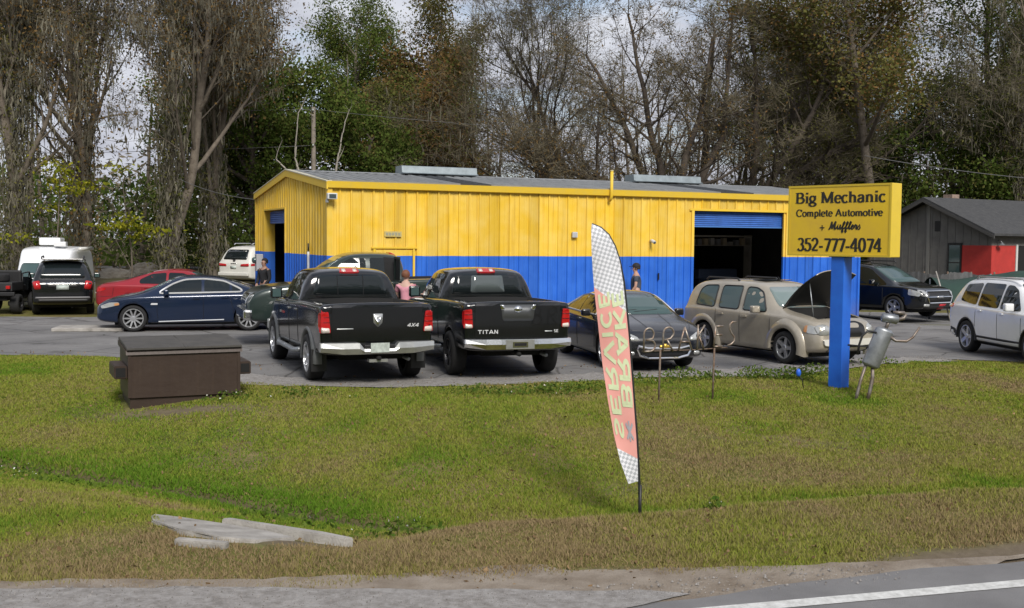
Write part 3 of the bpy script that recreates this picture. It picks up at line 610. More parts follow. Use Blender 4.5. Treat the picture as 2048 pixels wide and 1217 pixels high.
def make_fixtures():
    wm = mat('fixture_white', (0.60, 0.61, 0.60), 0.4, var=0.2)
    # floodlight at the corner
    f = box('floodlight', -0.10, 0.16, -0.30, -0.16, 3.50, 3.66, wm, garage, bev=0.02)
    box('lens', -0.06, 0.12, -0.312, -0.301, 3.53, 3.63, mat('lens_dark', (0.06, 0.08, 0.09), 0.1), f)
    box('bracket', -0.09, -0.05, -0.2, -0.04, 3.42, 3.5, wm, f)
    # small notice plate with faded print
    p = box('notice_plate', 1.50, 1.98, -0.06, -0.040, 2.55, 2.69, mat('faded_plate', (0.55, 0.42, 0.10), 0.6, col2=(0.40, 0.36, 0.20), vscale=9), garage)
    for k in range(5): box('print', 1.54+k*0.085, 1.60+k*0.085, -0.063, -0.0605, 2.585, 2.655, mat('faded_print', (0.30, 0.29, 0.20), 0.7), p)
    b = box('junction_box', 7.10, 7.26, -0.11, -0.036, 2.58, 2.74, wm, garage, bev=0.01)
    box('cover', 7.12, 7.24, -0.118, -0.1105, 2.60, 2.72, mat('fixture_grey', (0.42, 0.43, 0.45), 0.4), b)
    c = tube('security_camera', [(9.74, -0.04, 2.50), (9.74, -0.12, 2.51), (9.73, -0.28, 2.46)], [0.045, 0.05, 0.05], wm, garage, 10)
    tube('lens', [(9.73, -0.281, 2.46), (9.73, -0.286, 2.459)], 0.035, mat('lens_dark', (0.06, 0.08, 0.09), 0.1), c, 10)
    # vent pipe at the eave, painted yellow
    v = tube('vent_pipe', [(8.3, -0.10, 3.66), (8.3, -0.17, 3.72), (8.3, -0.20, 3.8), (8.3, -0.20, 4.50)], 0.045, M_YEL, garage, 10)
    tube('cap', [(8.3, -0.20, 4.50), (8.3, -0.20, 4.53)], 0.05, mat('pipe_cap', (0.6, 0.52, 0.25), 0.6), v, 10)
    # riser pipe and meter on the gable wall
    tube('riser_pipe', [(-0.09, 1.8, 0.0), (-0.09, 1.8, 2.0), (-0.09, 1.8, 2.12)], 0.035, wm, garage, 8)
    tube('riser_pipe', [(-0.09, 1.8, 2.12), (-0.09, 1.8, 2.35)], 0.02, M_TRIM, garage, 8)
    mt = box('electric_meter', -0.26, -0.04, 8.06, 8.36, 1.4, 1.95, mat('meter_grey', (0.40, 0.41, 0.42), 0.5), garage, bev=0.015)
    bm = bmesh.new(); lathe_bm(bm, [(0.10, -0.27), (0.10, -0.33), (0.07, -0.37)], 14, 'X', (0, 8.2, 1.75)); bmobj('glass_dome', bm, M_GLASS2, mt, True)
    box('hose_handle', 10.0, 10.03, -0.09, -0.04, 1.35, 1.55, M_TRIM, garage)
make_fixtures()
def make_interior():
    g2 = 'workshop gear in the front bay'
    # two-post lift and a pale shelf deep in the bay
    def loc(u, v, z=0.0): return (BX+math.cos(BA)*u-math.sin(BA)*v, BY+math.sin(BA)*u+math.cos(BA)*v, z)
    s = thing('tool_shelf', 'pale wall shelf with bottles inside the open front bay', 'shelf', loc(14.45, 5.0, 0.05), BA)
    pm = mat('shelf_pale', (0.50, 0.47, 0.40), 0.6, var=0.2); 
    box('board', 0, 2.7, 0, 0.4, 2.62, 2.68, pm, s); box('board', 0, 2.7, 0, 0.4, 2.3, 2.33, pm, s)
    box('post', 0.0, 0.06, 0.0, 0.4, 0, 2.7, pm, s); box('post', 2.62, 2.68, 0.0, 0.4, 0, 2.7, pm, s)
    rnd = random.Random(5)
    for k in range(9):
        x = 0.12+k*0.27; h = rnd.uniform(0.12, 0.26)
        box('bottle', x, x+0.16, 0.05, 0.25, 2.331, 2.331+h, mat('bottle_%d' % (k % 3), [(0.55, 0.53, 0.5), (0.3, 0.3, 0.32), (0.5, 0.42, 0.3)][k % 3], 0.4), s, bev=0.02)
    t = thing('tool_chest', 'dark blue tool chest inside the open front bay', 'tool chest', loc(14.2, 4.0, 0.05), BA)
    tm = mat('chest_blue', (0.02, 0.035, 0.07), 0.4)
    c = box('cabinet', 0, 1.6, 0, 0.6, 0.12, 1.15, tm, t, bev=0.015)
    for k in range(4): box('drawer', 0.04, 1.56, -0.02, -0.001, 0.16+k*0.24, 0.37+k*0.24, tm, t)
    for k in range(4): box('handle', 0.1, 1.5, -0.04, -0.021, 0.33+k*0.24, 0.35+k*0.24, M_CHROME, t)
    box('top_box', 0.0, 1.6, 0.02, 0.58, 1.16, 1.5, mat('chest_top', (0.05, 0.07, 0.12), 0.35), t, bev=0.02)
make_interior()
# ------------------------------------------------------------------ vehicles
def section(x, zl, zb, zt, wl, wb, wt, kind):
    """half cross-section from the underside centre to the roof / hood centre"""
    wm = max(wl, wb)*1.005
    p = [(0, zl), (wl*0.86, zl), (wl*0.985, zl+0.05), (wm, zl+0.5*(zb-zl)), (wb, zb)]
    if kind == 'g':
        p += [(wb-0.035, zb+0.02), ((wb-0.035)*0.5+wt*0.5+0.012, zb+0.5*(zt-zb)), (wt, zt-0.075), (wt-0.10, zt-0.012), (0, zt+0.018)]
    elif kind == 'c':
        p += [(wb-0.03, zb+0.015), (wb*0.91, zb*0.3+zt*0.7), (wb*0.83, zt), (wb*0.6, zt+0.02), (0, zt+0.03)]
    else:
        p += [(wb-0.03, zb+0.55*(zt-zb)), (wb*0.82, zt-0.008), (wb*0.6, zt), (wb*0.3, zt+0.008), (0, zt+0.012)]
    return [(x, y, z) for y, z in p]
def loft(rows, creases=(), ring_creases=(), subdiv=2, scale=(1, 1, 1)):
    """mirror half-sections and skin them; returns an un-linked object carrying a Subsurf modifier"""
    V = []; F = []; n = len(rows[0]); k = 2*n-2
    for r in rows:
        V += [(x*scale[0], y*scale[1], z*scale[2]) for x, y, z in r]
        V += [(x*scale[0], -y*scale[1], z*scale[2]) for x, y, z in r[n-2:0:-1]]
    for i in range(len(rows)-1):
        a = i*k; b = a+k
        for j in range(k): F.append((a+j, a+(j+1) % k, b+(j+1) % k, b+j))
    F.append(tuple(range(k-1, -1, -1))); F.append(tuple(range((len(rows)-1)*k, len(rows)*k)))
    bm = bmesh.new(); vs = [bm.verts.new(v) for v in V]
    for f in F: bm.faces.new([vs[i] for i in f])
    bm.edges.ensure_lookup_table()
    cl = bm.edges.layers.float.new('crease_edge')
    lut = {}
    for j, c in creases: lut[j] = c; lut[(k-j) % k] = c
    idx = {v: i for i, v in enumerate(vs)}
    for e in bm.edges:
        a, b = idx[e.verts[0]], idx[e.verts[1]]
        if a//k != b//k and a % k == b % k and a % k in lut: e[cl] = lut[a % k]
        if a//k == b//k and a//k in dict(ring_creases): e[cl] = dict(ring_creases)[a//k]
    bmesh.ops.recalc_face_normals(bm, faces=bm.faces[:])
    me = bpy.data.meshes.new('tmp'); bm.to_mesh(me); bm.free()
    o = bpy.data.objects.new('tmp', me); COL.objects.link(o)
    md = o.modifiers.new('s', 'SUBSURF'); md.levels = subdiv; md.render_levels = subdiv
    return o
def bake(o, cutters, m, m2=M_WELL):
    """apply subdivision and boolean cut-outs; cut faces take the second material"""
    o.data.materials.append(m); o.data.materials.append(m2)
    for c in cutters:
        c.data.materials.append(m); c.data.materials.append(m2)
        for p in c.data.polygons: p.material_index = 1
        md = o.modifiers.new('b', 'BOOLEAN'); md.operation = 'DIFFERENCE'; md.object = c; md.solver = 'EXACT'
    dg = bpy.context.evaluated_depsgraph_get(); dg.update()
    me = bpy.data.meshes.new_from_object(o.evaluated_get(dg), depsgraph=dg)
    for q in [o]+list(cutters): bpy.data.objects.remove(q)
    return me
def cyl_cutter(x, y0, y1, z, r, sides=28):
    bm = bmesh.new(); lathe_bm(bm, [(r, y0), (r, y1)], sides, 'Y', (x, 0, z), caps=True); bmesh.ops.recalc_face_normals(bm, faces=bm.faces[:])
    me = bpy.data.meshes.new('tmp'); bm.to_mesh(me); bm.free(); o = bpy.data.objects.new('tmp', me); COL.objects.link(o); return o
def box_cutter(*a):
    bm = bmesh.new(); bx(bm, *a); bmesh.ops.recalc_face_normals(bm, faces=bm.faces[:])
    me = bpy.data.meshes.new('tmp'); bm.to_mesh(me); bm.free(); o = bpy.data.objects.new('tmp', me); COL.objects.link(o); return o
WHEELS = {}
def wheel_meshes(r, w, rim_r, style, key):
    if key in WHEELS: return WHEELS[key]
    bm = bmesh.new(); h = w/2
    lathe_bm(bm, [(rim_r*0.98, -h*0.85), (rim_r*1.02, -h), (r*0.86, -h*1.04), (r*0.955, -h*0.92), (r*0.99, -h*0.7), (r, -h*0.3), (r, h*0.3), (r*0.99, h*0.7), (r*0.955, h*0.92), (r*0.86, h*1.04), (rim_r*1.02, h), (rim_r*0.98, h*0.85)], 32)
    bmesh.ops.recalc_face_normals(bm, faces=bm.faces[:])
    t = bpy.data.meshes.new('wheel'); bm.to_mesh(t); bm.free(); t.polygons.foreach_set('use_smooth', [True]*len(t.polygons)); t.materials.append(M_TYRE)
    bm = bmesh.new()
    # barrel, lip and backing (outer face is -y)
    lathe_bm(bm, [(rim_r, -h*0.86), (rim_r*1.01, -h*0.98), (rim_r*0.93, -h*0.98), (rim_r*0.90, -h*0.6), (rim_r*0.88, -h*0.2)], 28, mi=0)
    lathe_bm(bm, [(0.001, -h*0.15), (rim_r*0.89, -h*0.15)], 24, mi=1)
    n = style
    for k in range(n):
        a = 2*math.pi*k/n
        ww = 0.30/n*rim_r*(3.0 if n <= 6 else 2.6)
        c, s = math.cos(a), math.sin(a)
        def P(rr, t, y): return (c*rr-s*t, y, s*rr+c*t)
        q = [bm.verts.new(P(*p)) for p in ((0.04, -ww*1.1, -h*0.72), (0.04, ww*1.1, -h*0.72), (rim_r*0.93, ww*0.8, -h*0.9), (rim_r*0.93, -ww*0.8, -h*0.9), (0.04, -ww*1.3, -h*0.3), (0.04, ww*1.3, -h*0.3), (rim_r*0.93, ww, -h*0.4), (rim_r*0.93, -ww, -h*0.4))]
        for f in ((0, 1, 2, 3), (0, 3, 7, 4), (1, 5, 6, 2)): bm.faces.new([q[i] for i in f])
    lathe_bm(bm, [(0.001, -h*0.86), (0.05, -h*0.84), (0.062, -h*0.7), (0.062, -h*0.3)], 12)
    bmesh.ops.recalc_face_normals(bm, faces=bm.faces[:])
    rme = bpy.data.meshes.new('rim'); bm.to_mesh(rme); bm.free()
    WHEELS[key] = (t, rme); return WHEELS[key]
class Car:
    def __init__(s, name, label, cat, loc, deg, m, group='vehicles parked around the garage'):
        s.root = thing(name, label, cat, (loc[0], loc[1], loc[2] if len(loc) > 2 else tz(loc[0], loc[1])+0.02), R(deg), group); s.m = m
    def body(s, rows, wheels, r_well, W, extra=(), creases=((2, .5), (4, .35)), scale=(1, 1, 1), ring_creases=(), name='body', m=None):
        o = loft(rows, creases, ring_creases, 2, scale)
        cut = []
        for x, z in wheels:
            cut += [cyl_cutter(x, W/2-0.36, W/2+0.4, z, r_well), cyl_cutter(x, -W/2-0.4, -W/2+0.36, z, r_well)]
        me = bake(o, cut+list(extra), m or s.m)
        b = link(name, me, None, s.root, True)
        s.b = b; s.bvh = BVHTree.FromPolygons([v.co for v in me.vertices], [p.vertices for p in me.polygons]); return b
    def wheels(s, pos, track, r, w, rim_r, style=5, rim=None, key=None):
        t, rm = wheel_meshes(r, w, rim_r, style, (r, w, rim_r, style))
        rim = rim or M_ALLOY
        for x in pos:
            for sd in (-1, 1):
                o = link('wheel', t, None, s.root); o.location = (x, sd*(track/2), r)
                if sd == 1: o.rotation_euler = (0, 0, math.pi)
                rr = rm.copy() if not rm.materials else rm
                q = bpy.data.objects.new('rim', rm if not rm.materials or rm.materials[0] == rim else rm.copy()); COL.objects.link(q); q.parent = o
                if not q.data.materials: q.data.materials.append(rim); q.data.materials.append(M_WELL)
                elif q.data.materials[0] != rim: q.data.materials[0] = rim
    def hit(s, axis, a, b):
        o, d = {'R': ((a, -3, b), (0, 1, 0)), 'L': ((a, 3, b), (0, -1, 0)), 'F': ((9, a, b), (-1, 0, 0)), 'B': ((-3, a, b), (1, 0, 0)), 'T': ((a, b, 5), (0, 0, -1))}[axis]
        h = s.bvh.ray_cast(Vector(o), Vector(d))
        if h[0] is None:
            base = {'R': (a, -0.9, b), 'L': (a, 0.9, b), 'F': (4.5, a, b), 'B': (0.1, a, b), 'T': (a, b, 1.2)}[axis]
            h = s.bvh.find_nearest(Vector(base))
            return h[0], -Vector(d)
        n = h[1] if h[1].dot(Vector(d)) < 0 else -h[1]
        return h[0], n
    def patch(s, name, poly, axis, m, off=0.007, thick=0.02, step=0.14, parent=None, bulge=0.0):
        """a panel (glass, lamp, trim) laid on the body: 2-D outline projected along an axis"""
        bm = bmesh.new(); vs = [bm.verts.new((p[0], p[1], 0)) for p in poly]; bm.faces.new(vs)
        lo = [min(p[i] for p in poly) for i in (0, 1)]; hi = [max(p[i] for p in poly) for i in (0, 1)]
        for i in (0, 1):
            c = lo[i]+step
            while c < hi[i]-0.02:
                co = [0, 0, 0]; no = [0, 0, 0]; co[i] = c; no[i] = 1
                bmesh.ops.bisect_plane(bm, geom=bm.verts[:]+bm.edges[:]+bm.faces[:], plane_co=co, plane_no=no); c += step
        bmesh.ops.triangulate(bm, faces=[f for f in bm.faces if len(f.verts) > 4])
        nrm = Vector()
        for v in bm.verts:
            h, n = s.hit(axis, v.co.x, v.co.y); v.co = h+n*off; nrm += n
        bm.normal_update()
        tot = Vector()
        for f in bm.faces: tot += f.normal*f.calc_area()
        if tot.dot(nrm) < 0: bmesh.ops.reverse_faces(bm, faces=bm.faces[:])
        bmesh.ops.solidify(bm, geom=bm.faces[:], thickness=thick)
        return bmobj(name, bm, m, parent or s.root, True if axis in 'FBT' and thick < 0.021 else False)
    def both(s, name, poly, m, **k):
        return [s.patch(name, poly, 'L', m, **k), s.patch(name, poly, 'R', m, **k)]
    def mirror2(s, name, poly, axis, m, **k):       # front or back, both sides
        return [s.patch(name, poly, axis, m, **k), s.patch(name, [(-a, b) for a, b in poly], axis, m, **k)]
    def line(s, name, pts, axis, m, w=0.012, off=0.006, closed=False, n=6, parent=None):
        """thin strip (panel gap, chrome strip) following the body"""
        P = []
        for i in range(len(pts)-(0 if closed else 1)):
            a = Vector(pts[i]); b = Vector(pts[(i+1) % len(pts)]); k = max(1, int((b-a).length/0.1))
            P += [a+(b-a)*q/k for q in range(k)]
        if not closed: P.append(Vector(pts[-1]))
        Q = []
        for p in P:
            h, nn = s.hit(axis, p.x, p.y); Q.append(h+nn*off)
        bm = bmesh.new(); tube_bm(bm, Q, w/2, 4, True, closed); bmesh.ops.recalc_face_normals(bm, faces=bm.faces[:])
        return bmobj(name, bm, m, parent or s.root)
    def seams(s, lists, sides='LR'):
        for l in lists:
            for a in sides: s.line('door_seam', l, a, M_TRIM, 0.012, 0.001)
    def side_mirror(s, x, y, z, m, h=0.16, sides=(-1, 1), w=0.2):
        for sd in sides:
            bm = bmesh.new(); v = bx(bm, x-0.06, x+0.07, min(sd*(y+0.02), sd*(y+w)), max(sd*(y+0.02), sd*(y+w)), z, z+h)
            bmesh.ops.bevel(bm, geom=bm.edges[:], offset=0.035, segments=3, profile=0.6, affect='EDGES')
            o = bmobj('mirror', bm, m, s.root, True)
            box('mirror_glass', x-0.068, x-0.061, min(sd*(y+0.05), sd*(y+w-0.03)), max(sd*(y+0.05), sd*(y+w-0.03)), z+0.03, z+h-0.03, M_GLASS2, o)
            tube('mirror_arm', [(x, sd*(y-0.06), z+0.01), (x, sd*(y+0.05), z+0.05)], 0.025, M_TRIM, o, 6)
    def handles(s, pts, m, sides='LR'):
        for (x, z) in pts:
            for a in sides: s.patch('door_handle', rp([(x-0.09, z-0.018), (x+0.09, z-0.018), (x+0.09, z+0.018), (x-0.09, z+0.018)], 0.015), a, m, off=0.03, thick=0.04, step=0.3)
    def plate(s, axis, y0, y1, z0, z1, m=M_PLATE, off=0.02): 
        s.patch('license_plate', [(y0, z0), (y1, z0), (y1, z1), (y0, z1)], axis, m, off=off, thick=0.015, step=0.4)
    def underside(s, x0, x1, w, z):
        box('underbody', x0, x1, -w, w, z, z+0.16, M_WELL, s.root)
    def flare(s, x, z, r0, r1, m, side, a0=-8, a1=188, y=0.9, d=0.08):
        """wheel-arch flare: an arched strip standing proud of the side"""
        bm = bmesh.new(); n = 14; prev = None
        for k in range(n+1):
            a = R(a0+(a1-a0)*k/n); c, q = math.cos(a), math.sin(a)
            pts = [(x+c*r0, side*(y-0.10), z+q*r0), (x+c*r0, side*(y+d*0.7), z+q*r0), (x+c*(r0+0.03), side*(y+d), z+q*(r0+0.03)), (x+c*r1, side*(y+d*0.25), z+q*r1), (x+c*r1, side*(y-0.10), z+q*r1)]
            cur = [bm.verts.new(p) for p in pts]
            if prev:
                for i in range(4): bm.faces.new((prev[i], prev[i+1], cur[i+1], cur[i]))
            prev = cur
        bmesh.ops.recalc_face_normals(bm, faces=bm.faces[:])
        return bmobj('fender_flare', bm, m, s.root, True)

SEDAN = [(0.00,.42,.70,.78,.60,.62,0,'d'),(0.05,.32,.80,.90,.76,.76,0,'d'),(0.22,.25,.90,1.01,.86,.86,0,'d'),(0.60,.22,.94,1.06,.90,.90,0,'d'),(0.92,.20,.95,1.09,.91,.915,0,'c'),
 (1.72,.19,.94,1.40,.915,.92,.58,'g'),(2.25,.19,.925,1.455,.915,.925,.61,'g'),(2.70,.19,.915,1.445,.915,.925,.61,'g'),(2.95,.19,.91,1.415,.915,.925,.60,'g'),
 (3.68,.19,.90,1.00,.915,.925,0,'c'),(4.15,.20,.86,.935,.91,.91,0,'d'),(4.52,.22,.78,.86,.88,.87,0,'d'),(4.76,.25,.68,.76,.82,.80,0,'d'),(4.86,.29,.60,.67,.74,.70,0,'d'),(4.90,.36,.53,.58,.62,.58,0,'d')]
SUV = [(0.00,.50,.88,.95,.68,.72,0,'d'),(0.04,.40,.98,1.03,.82,.84,0,'d'),(0.10,.34,1.02,1.10,.87,.875,0,'c'),(0.20,.31,1.04,1.36,.89,.89,.76,'g'),(0.44,.28,1.05,1.68,.90,.905,.66,'g'),(0.80,.27,1.05,1.715,.905,.915,.665,'g'),
 (1.60,.27,1.04,1.74,.905,.92,.68,'g'),(2.35,.27,1.03,1.73,.905,.92,.68,'g'),(2.72,.27,1.02,1.69,.905,.92,.66,'g'),(3.52,.28,1.01,1.12,.905,.92,0,'c'),(4.0,.28,.98,1.075,.90,.91,0,'d'),(4.38,.30,.92,1.02,.87,.87,0,'d'),(4.58,.34,.82,.93,.82,.81,0,'d'),(4.67,.38,.72,.82,.74,.71,0,'d'),(4.70,.45,.65,.72,.62,.60,0,'d')]
def rows_of(tab, sx=1, sy=1, sz=1):
    return [section(x*sx, zl*sz, zb*sz, zt*sz, wl*sy, wb*sy, wt*sy, k) for (x, zl, zb, zt, wl, wb, wt, k) in tab]
def sc(poly, sx, sz): return [(a*sx, b*sz) for a, b in poly]

# ---- navy sedan, side on at the left
def navy_sedan():
    c = Car('sedan', 'dark navy blue sedan with chrome window trim behind the brown dumpster', 'car', (-6.15, 30.35), 194.5, M_NAVY)
    sx, sy, sz = 4.96/4.9, 0.94/0.925, 1.46/1.455
    c.body(rows_of(SEDAN, sx, sy, sz), [(1.12, .35), (4.03, .35)], 0.385, 1.86)
    c.wheels((1.12, 4.03), 1.60, 0.345, 0.235, 0.255, 10, M_ALLOY)
    dlo = rp([(3.42, .99), (1.28, 1.03), (1.30, 1.10), (1.75, 1.31), (2.25, 1.365), (2.75, 1.345), (3.08, 1.22)], 0.12)
    c.both('window', rp([(3.38, .985), (2.32, .995), (2.32, 1.345), (2.75, 1.33), (3.06, 1.20)], 0.06), M_GLASS)
    c.both('window', rp([(2.25, .995), (1.60, 1.01), (1.60, 1.23), (1.80, 1.31), (2.25, 1.345)], 0.06), M_GLASS)
    c.both('window', rp([(1.54, 1.01), (1.30, 1.03), (1.34, 1.10), (1.54, 1.20)], 0.04), M_GLASS)
    for a in 'LR': c.line('chrome_trim', dlo, a, M_BRIGHT, 0.05, 0.012, True)
    c.patch('windshield', rp([(-.66, 1.03), (.66, 1.03), (.54, 1.37), (-.54, 1.37)], 0.08), 'F', M_GLASS2)
    c.patch('rear_window', rp([(-.6, 1.11), (.6, 1.11), (.48, 1.37), (-.48, 1.37)], 0.08), 'B', M_GLASS)
    c.both('headlight', rp([(4.36, .70), (4.80, .60), (4.84, .67), (4.62, .76), (4.38, .77)], 0.05), M_HEAD)
    c.both('turn_signal', rp([(4.36, .70), (4.48, .675), (4.50, .735), (4.38, .755)], 0.03), M_AMBER, off=0.014)
    c.patch('grille', rp([(-.35, .42), (.35, .42), (.40, .62), (-.40, .62)], 0.08), 'F', M_TRIM)
    c.patch('lower_grille', rp([(-.6, .27), (.6, .27), (.55, .36), (-.55, .36)], 0.05), 'F', M_TRIM)
    c.mirror2('tail_light', rp([(.5, .80), (.78, .78), (.80, .88), (.5, .9)], 0.05), 'B', M_TAIL)
    c.both('fender_vent', rp([(3.42, .70), (3.60, .70), (3.58, .745), (3.42, .745)], 0.02), M_BRIGHT)
    for a in 'LR': c.line('sill_strip', [(1.75, .30), (3.40, .26)], a, M_BRIGHT, 0.03, 0.01)
    c.seams([[(3.42, .96), (3.44, .5), (3.40, .24)], [(2.28, .98), (2.27, .24)], [(1.62, 1.0), (1.52, .6), (1.50, .45)]])
    c.handles([(2.45, .87), (1.72, .89)], M_NAVY); c.side_mirror(3.20, .90, .96, M_NAVY, 0.14)
    c.underside(0.5, 4.5, 0.75, 0.17)
navy_sedan()
# ---- red sedan behind it
def red_sedan():
    c = Car('sedan', 'red sedan parked behind the dark navy sedan', 'car', (-13.05, 34.75), 9, M_RED)
    c.body(rows_of(SEDAN, 4.8/4.9, .91/.925, 1.46/1.455), [(1.08, .33), (3.86, .33)], 0.37, 1.8)
    c.wheels((1.08, 3.86), 1.56, 0.33, 0.21, 0.22, 5)
    c.both('window', rp([(3.28, .985), (2.22, .995), (2.22, 1.345), (2.66, 1.33), (2.96, 1.20)], 0.06), M_GLASS)
    c.both('window', rp([(2.15, .995), (1.36, 1.01), (1.36, 1.13), (1.70, 1.30), (2.15, 1.345)], 0.06), M_GLASS)
    c.patch('windshield', rp([(-.64, 1.03), (.64, 1.03), (.52, 1.37), (-.52, 1.37)], 0.08), 'F', M_GLASS2)
    c.patch('rear_window', rp([(-.62, 1.12), (.62, 1.12), (.50, 1.37), (-.50, 1.37)], 0.08), 'B', M_GLASS)
    c.mirror2('tail_light', rp([(.46, .76), (.80, .74), (.82, .90), (.50, .90)], 0.05), 'B', M_TAIL, off=0.012)
    c.mirror2('reverse_lens', rp([(.46, .70), (.70, .69), (.70, .745), (.46, .75)], 0.03), 'B', M_TAILW, off=0.012)
    c.both('tail_light', rp([(.08, .74), (.34, .80), (.36, .88), (.14, .88)], 0.04), M_TAIL, off=0.012)
    c.plate('B', -.16, .16, .62, .76); c.both('headlight', rp([(4.2, .70), (4.62, .60), (4.66, .67), (4.25, .77)], 0.05), M_HEAD)
    c.seams([[(3.3, .96), (3.3, .24)], [(2.18, .98), (2.17, .24)], [(1.45, 1.0), (1.42, .45)], [(.62, 1.0), (.55, .62), (.1, .60)]])
    c.handles([(2.35, .87), (1.6, .89)], M_RED); c.side_mirror(3.08, .88, .96, M_RED, 0.14); c.underside(0.5, 4.4, 0.72, 0.17)
red_sedan()
# ---- black sedan facing the road
def black_sedan():
    c = Car('sedan', 'black sedan facing the road behind the welded pipe letters', 'car', (1.72, 25.45), -76.0, M_BLACK2)
    c.body(rows_of(SEDAN, 4.87/4.9, 1.0, 1.0), [(1.05, .345), (3.86, .345)], 0.385, 1.85)
    c.wheels((1.05, 3.86), 1.58, 0.345, 0.225, 0.24, 10, M_ALLOY)
    dlo = rp([(3.36, .985), (1.26, 1.02), (1.28, 1.08), (1.72, 1.31), (2.22, 1.365), (2.70, 1.345), (3.02, 1.22)], 0.12)
    c.both('window', rp([(3.30, .985), (2.28, .99), (2.28, 1.345), (2.70, 1.33), (3.0, 1.20)], 0.06), M_GLASS)
    c.both('window', rp([(2.20, .99), (1.34, 1.01), (1.36, 1.10), (1.74, 1.30), (2.20, 1.345)], 0.06), M_GLASS)
    for a in 'LR': c.line('chrome_trim', dlo, a, M_BRIGHT, 0.035, 0.012, True)
    c.patch('windshield', rp([(-.68, 1.03), (.68, 1.03), (.55, 1.375), (-.55, 1.375)], 0.08), 'F', M_GLASS2)
    c.patch('rear_window', rp([(-.6, 1.12), (.6, 1.12), (.5, 1.37), (-.5, 1.37)], 0.08), 'B', M_GLASS)
    g = c.patch('grille', rp([(-.46, .30), (.46, .30), (.52, .42), (.46, .55), (-.46, .55), (-.52, .42)], 0.06), 'F', M_TRIM)
    for pts in ([(-.50, .52), (-.54, .44), (-.48, .33), (-.30, .285), (.30, .285), (.48, .33), (.54, .44), (.50, .52)], [(-.52, .50), (-.34, .46), (.34, .46), (.52, .50)]):
        c.line('grille_trim', pts, 'F', M_CHROME, 0.045, 0.018, False, parent=g)
    c.patch('emblem', rp([(-.11, .47), (-.03, .47), (-.03, .445), (.03, .445), (.03, .47), (.11, .47), (.11, .52), (.03, .52), (.03, .545), (-.03, .545), (-.03, .52), (-.11, .52)], 0.008), 'F', mat('gold_emblem', (0.55, 0.36, 0.06), 0.3, 0.6), off=0.035)
    c.mirror2('headlight', rp([(.52, .60), (.80, .62), (.84, .74), (.72, .75), (.52, .66)], 0.04), 'F', M_HEAD, off=0.012)
    c.both('headlight', rp([(4.36, .69), (4.72, .61), (4.74, .70), (4.40, .76)], 0.04), M_HEAD, off=0.012)
    c.mirror2('fog_light', rp([(.60, .33), (.72, .34), (.72, .40), (.60, .40)], 0.03), 'F', M_HEAD, off=0.012)
    c.patch('lower_grille', rp([(-.62, .20), (.62, .20), (.60, .265), (-.60, .265)], 0.03), 'F', M_TRIM, off=0.012)
    for y in (-.30, .30): c.line('hood_crease', [(3.7, y), (4.4, y*0.92), (4.66, y*0.8)], 'T', M_BLACK2, 0.03, -0.002)
    c.seams([[(3.38, .96), (3.40, .5), (3.36, .24)], [(2.25, .98), (2.24, .24)], [(1.45, 1.0), (1.40, .45)]])
    for a in 'T': c.line('hood_seam', [(3.74, -.74), (4.3, -.72), (4.66, -.58), (4.76, 0), (4.66, .58), (4.3, .72), (3.74, .74)], 'T', M_TRIM, 0.012, 0.0)
    c.handles([(2.4, .87), (1.62, .88)], M_CHROME); c.side_mirror(3.10, .90, .96, M_BLACK2, 0.14)
    for y in (-.35, .1): c.line('wiper', [(y-.28, 1.06), (y+.25, 1.10)], 'F', M_TRIM, 0.015, 0.015)
    c.underside(0.5, 4.4, 0.75, 0.17)
    # low metal bar and fittings lying under the nose are part of the verge clutter
black_sedan()
# ---- generic sport-utility builder
def suv(label, loc, deg, m, L, W, H, tyre=0.36, rim=0.25, style=5, rim_m=None, name='sport_utility_car', ax=(0.95, 3.68), clad=None):
    c = Car(name, label, 'car', loc, deg, m)
    sx, sy, sz = L/4.7, W/1.84, H/1.74
    c.k = (sx, sy, sz); axx = (ax[0]*sx, ax[1]*sx); c.ax = axx
    c.body(rows_of(SUV, sx, sy, sz), [(axx[0], tyre), (axx[1], tyre)], tyre+0.055, W)
    c.wheels(axx, W-0.25, tyre, 0.235, rim, style, rim_m)
    c.both('window', rp(sc([(3.22, 1.07), (2.38, 1.08), (2.38, 1.60), (2.58, 1.59), (2.80, 1.50)], sx, sz), 0.06), M_GLASS)
    c.both('window', rp(sc([(2.30, 1.08), (1.42, 1.09), (1.42, 1.61), (2.30, 1.61)], sx, sz), 0.06), M_GLASS)
    c.both('window', rp(sc([(1.34, 1.10), (.55, 1.17), (.62, 1.55), (1.34, 1.60)], sx, sz), 0.08), M_GLASS)
    c.patch('windshield', rp([(-.68*sy, 1.16*sz), (.68*sy, 1.16*sz), (.57*sy, 1.64*sz), (-.57*sy, 1.64*sz)], 0.08), 'F', M_GLASS2)
    c.patch('rear_window', rp([(-.66*sy, 1.14*sz), (.66*sy, 1.14*sz), (.57*sy, 1.56*sz), (-.57*sy, 1.56*sz)], 0.08), 'B', M_GLASS)
    c.seams([sc(p, sx, sz) for p in ([(3.30, 1.04), (3.30, .55), (3.26, .32)], [(2.34, 1.06), (2.33, .32)], [(1.38, 1.07), (1.36, .62), (1.22, .5)])])
    c.handles([(2.5*sx, .97*sz), (1.56*sx, .99*sz)], m); c.side_mirror(2.98*sx, W/2-0.02, 1.06*sz, m, 0.17, w=0.22); c.underside(0.5, L-0.5, W/2-0.18, 0.22)
    if clad:
        for x in axx:
            for sd in (-1, 1): c.flare(x, tyre, tyre+0.035, tyre+0.12, clad, sd, y=W/2-0.035, d=0.035)
        c.both('sill_cladding', [(axx[0]+tyre+.08, .30), (axx[1]-tyre-.08, .30), (axx[1]-tyre-.08, .42), (axx[0]+tyre+.08, .42)], clad, off=0.02)
    return c
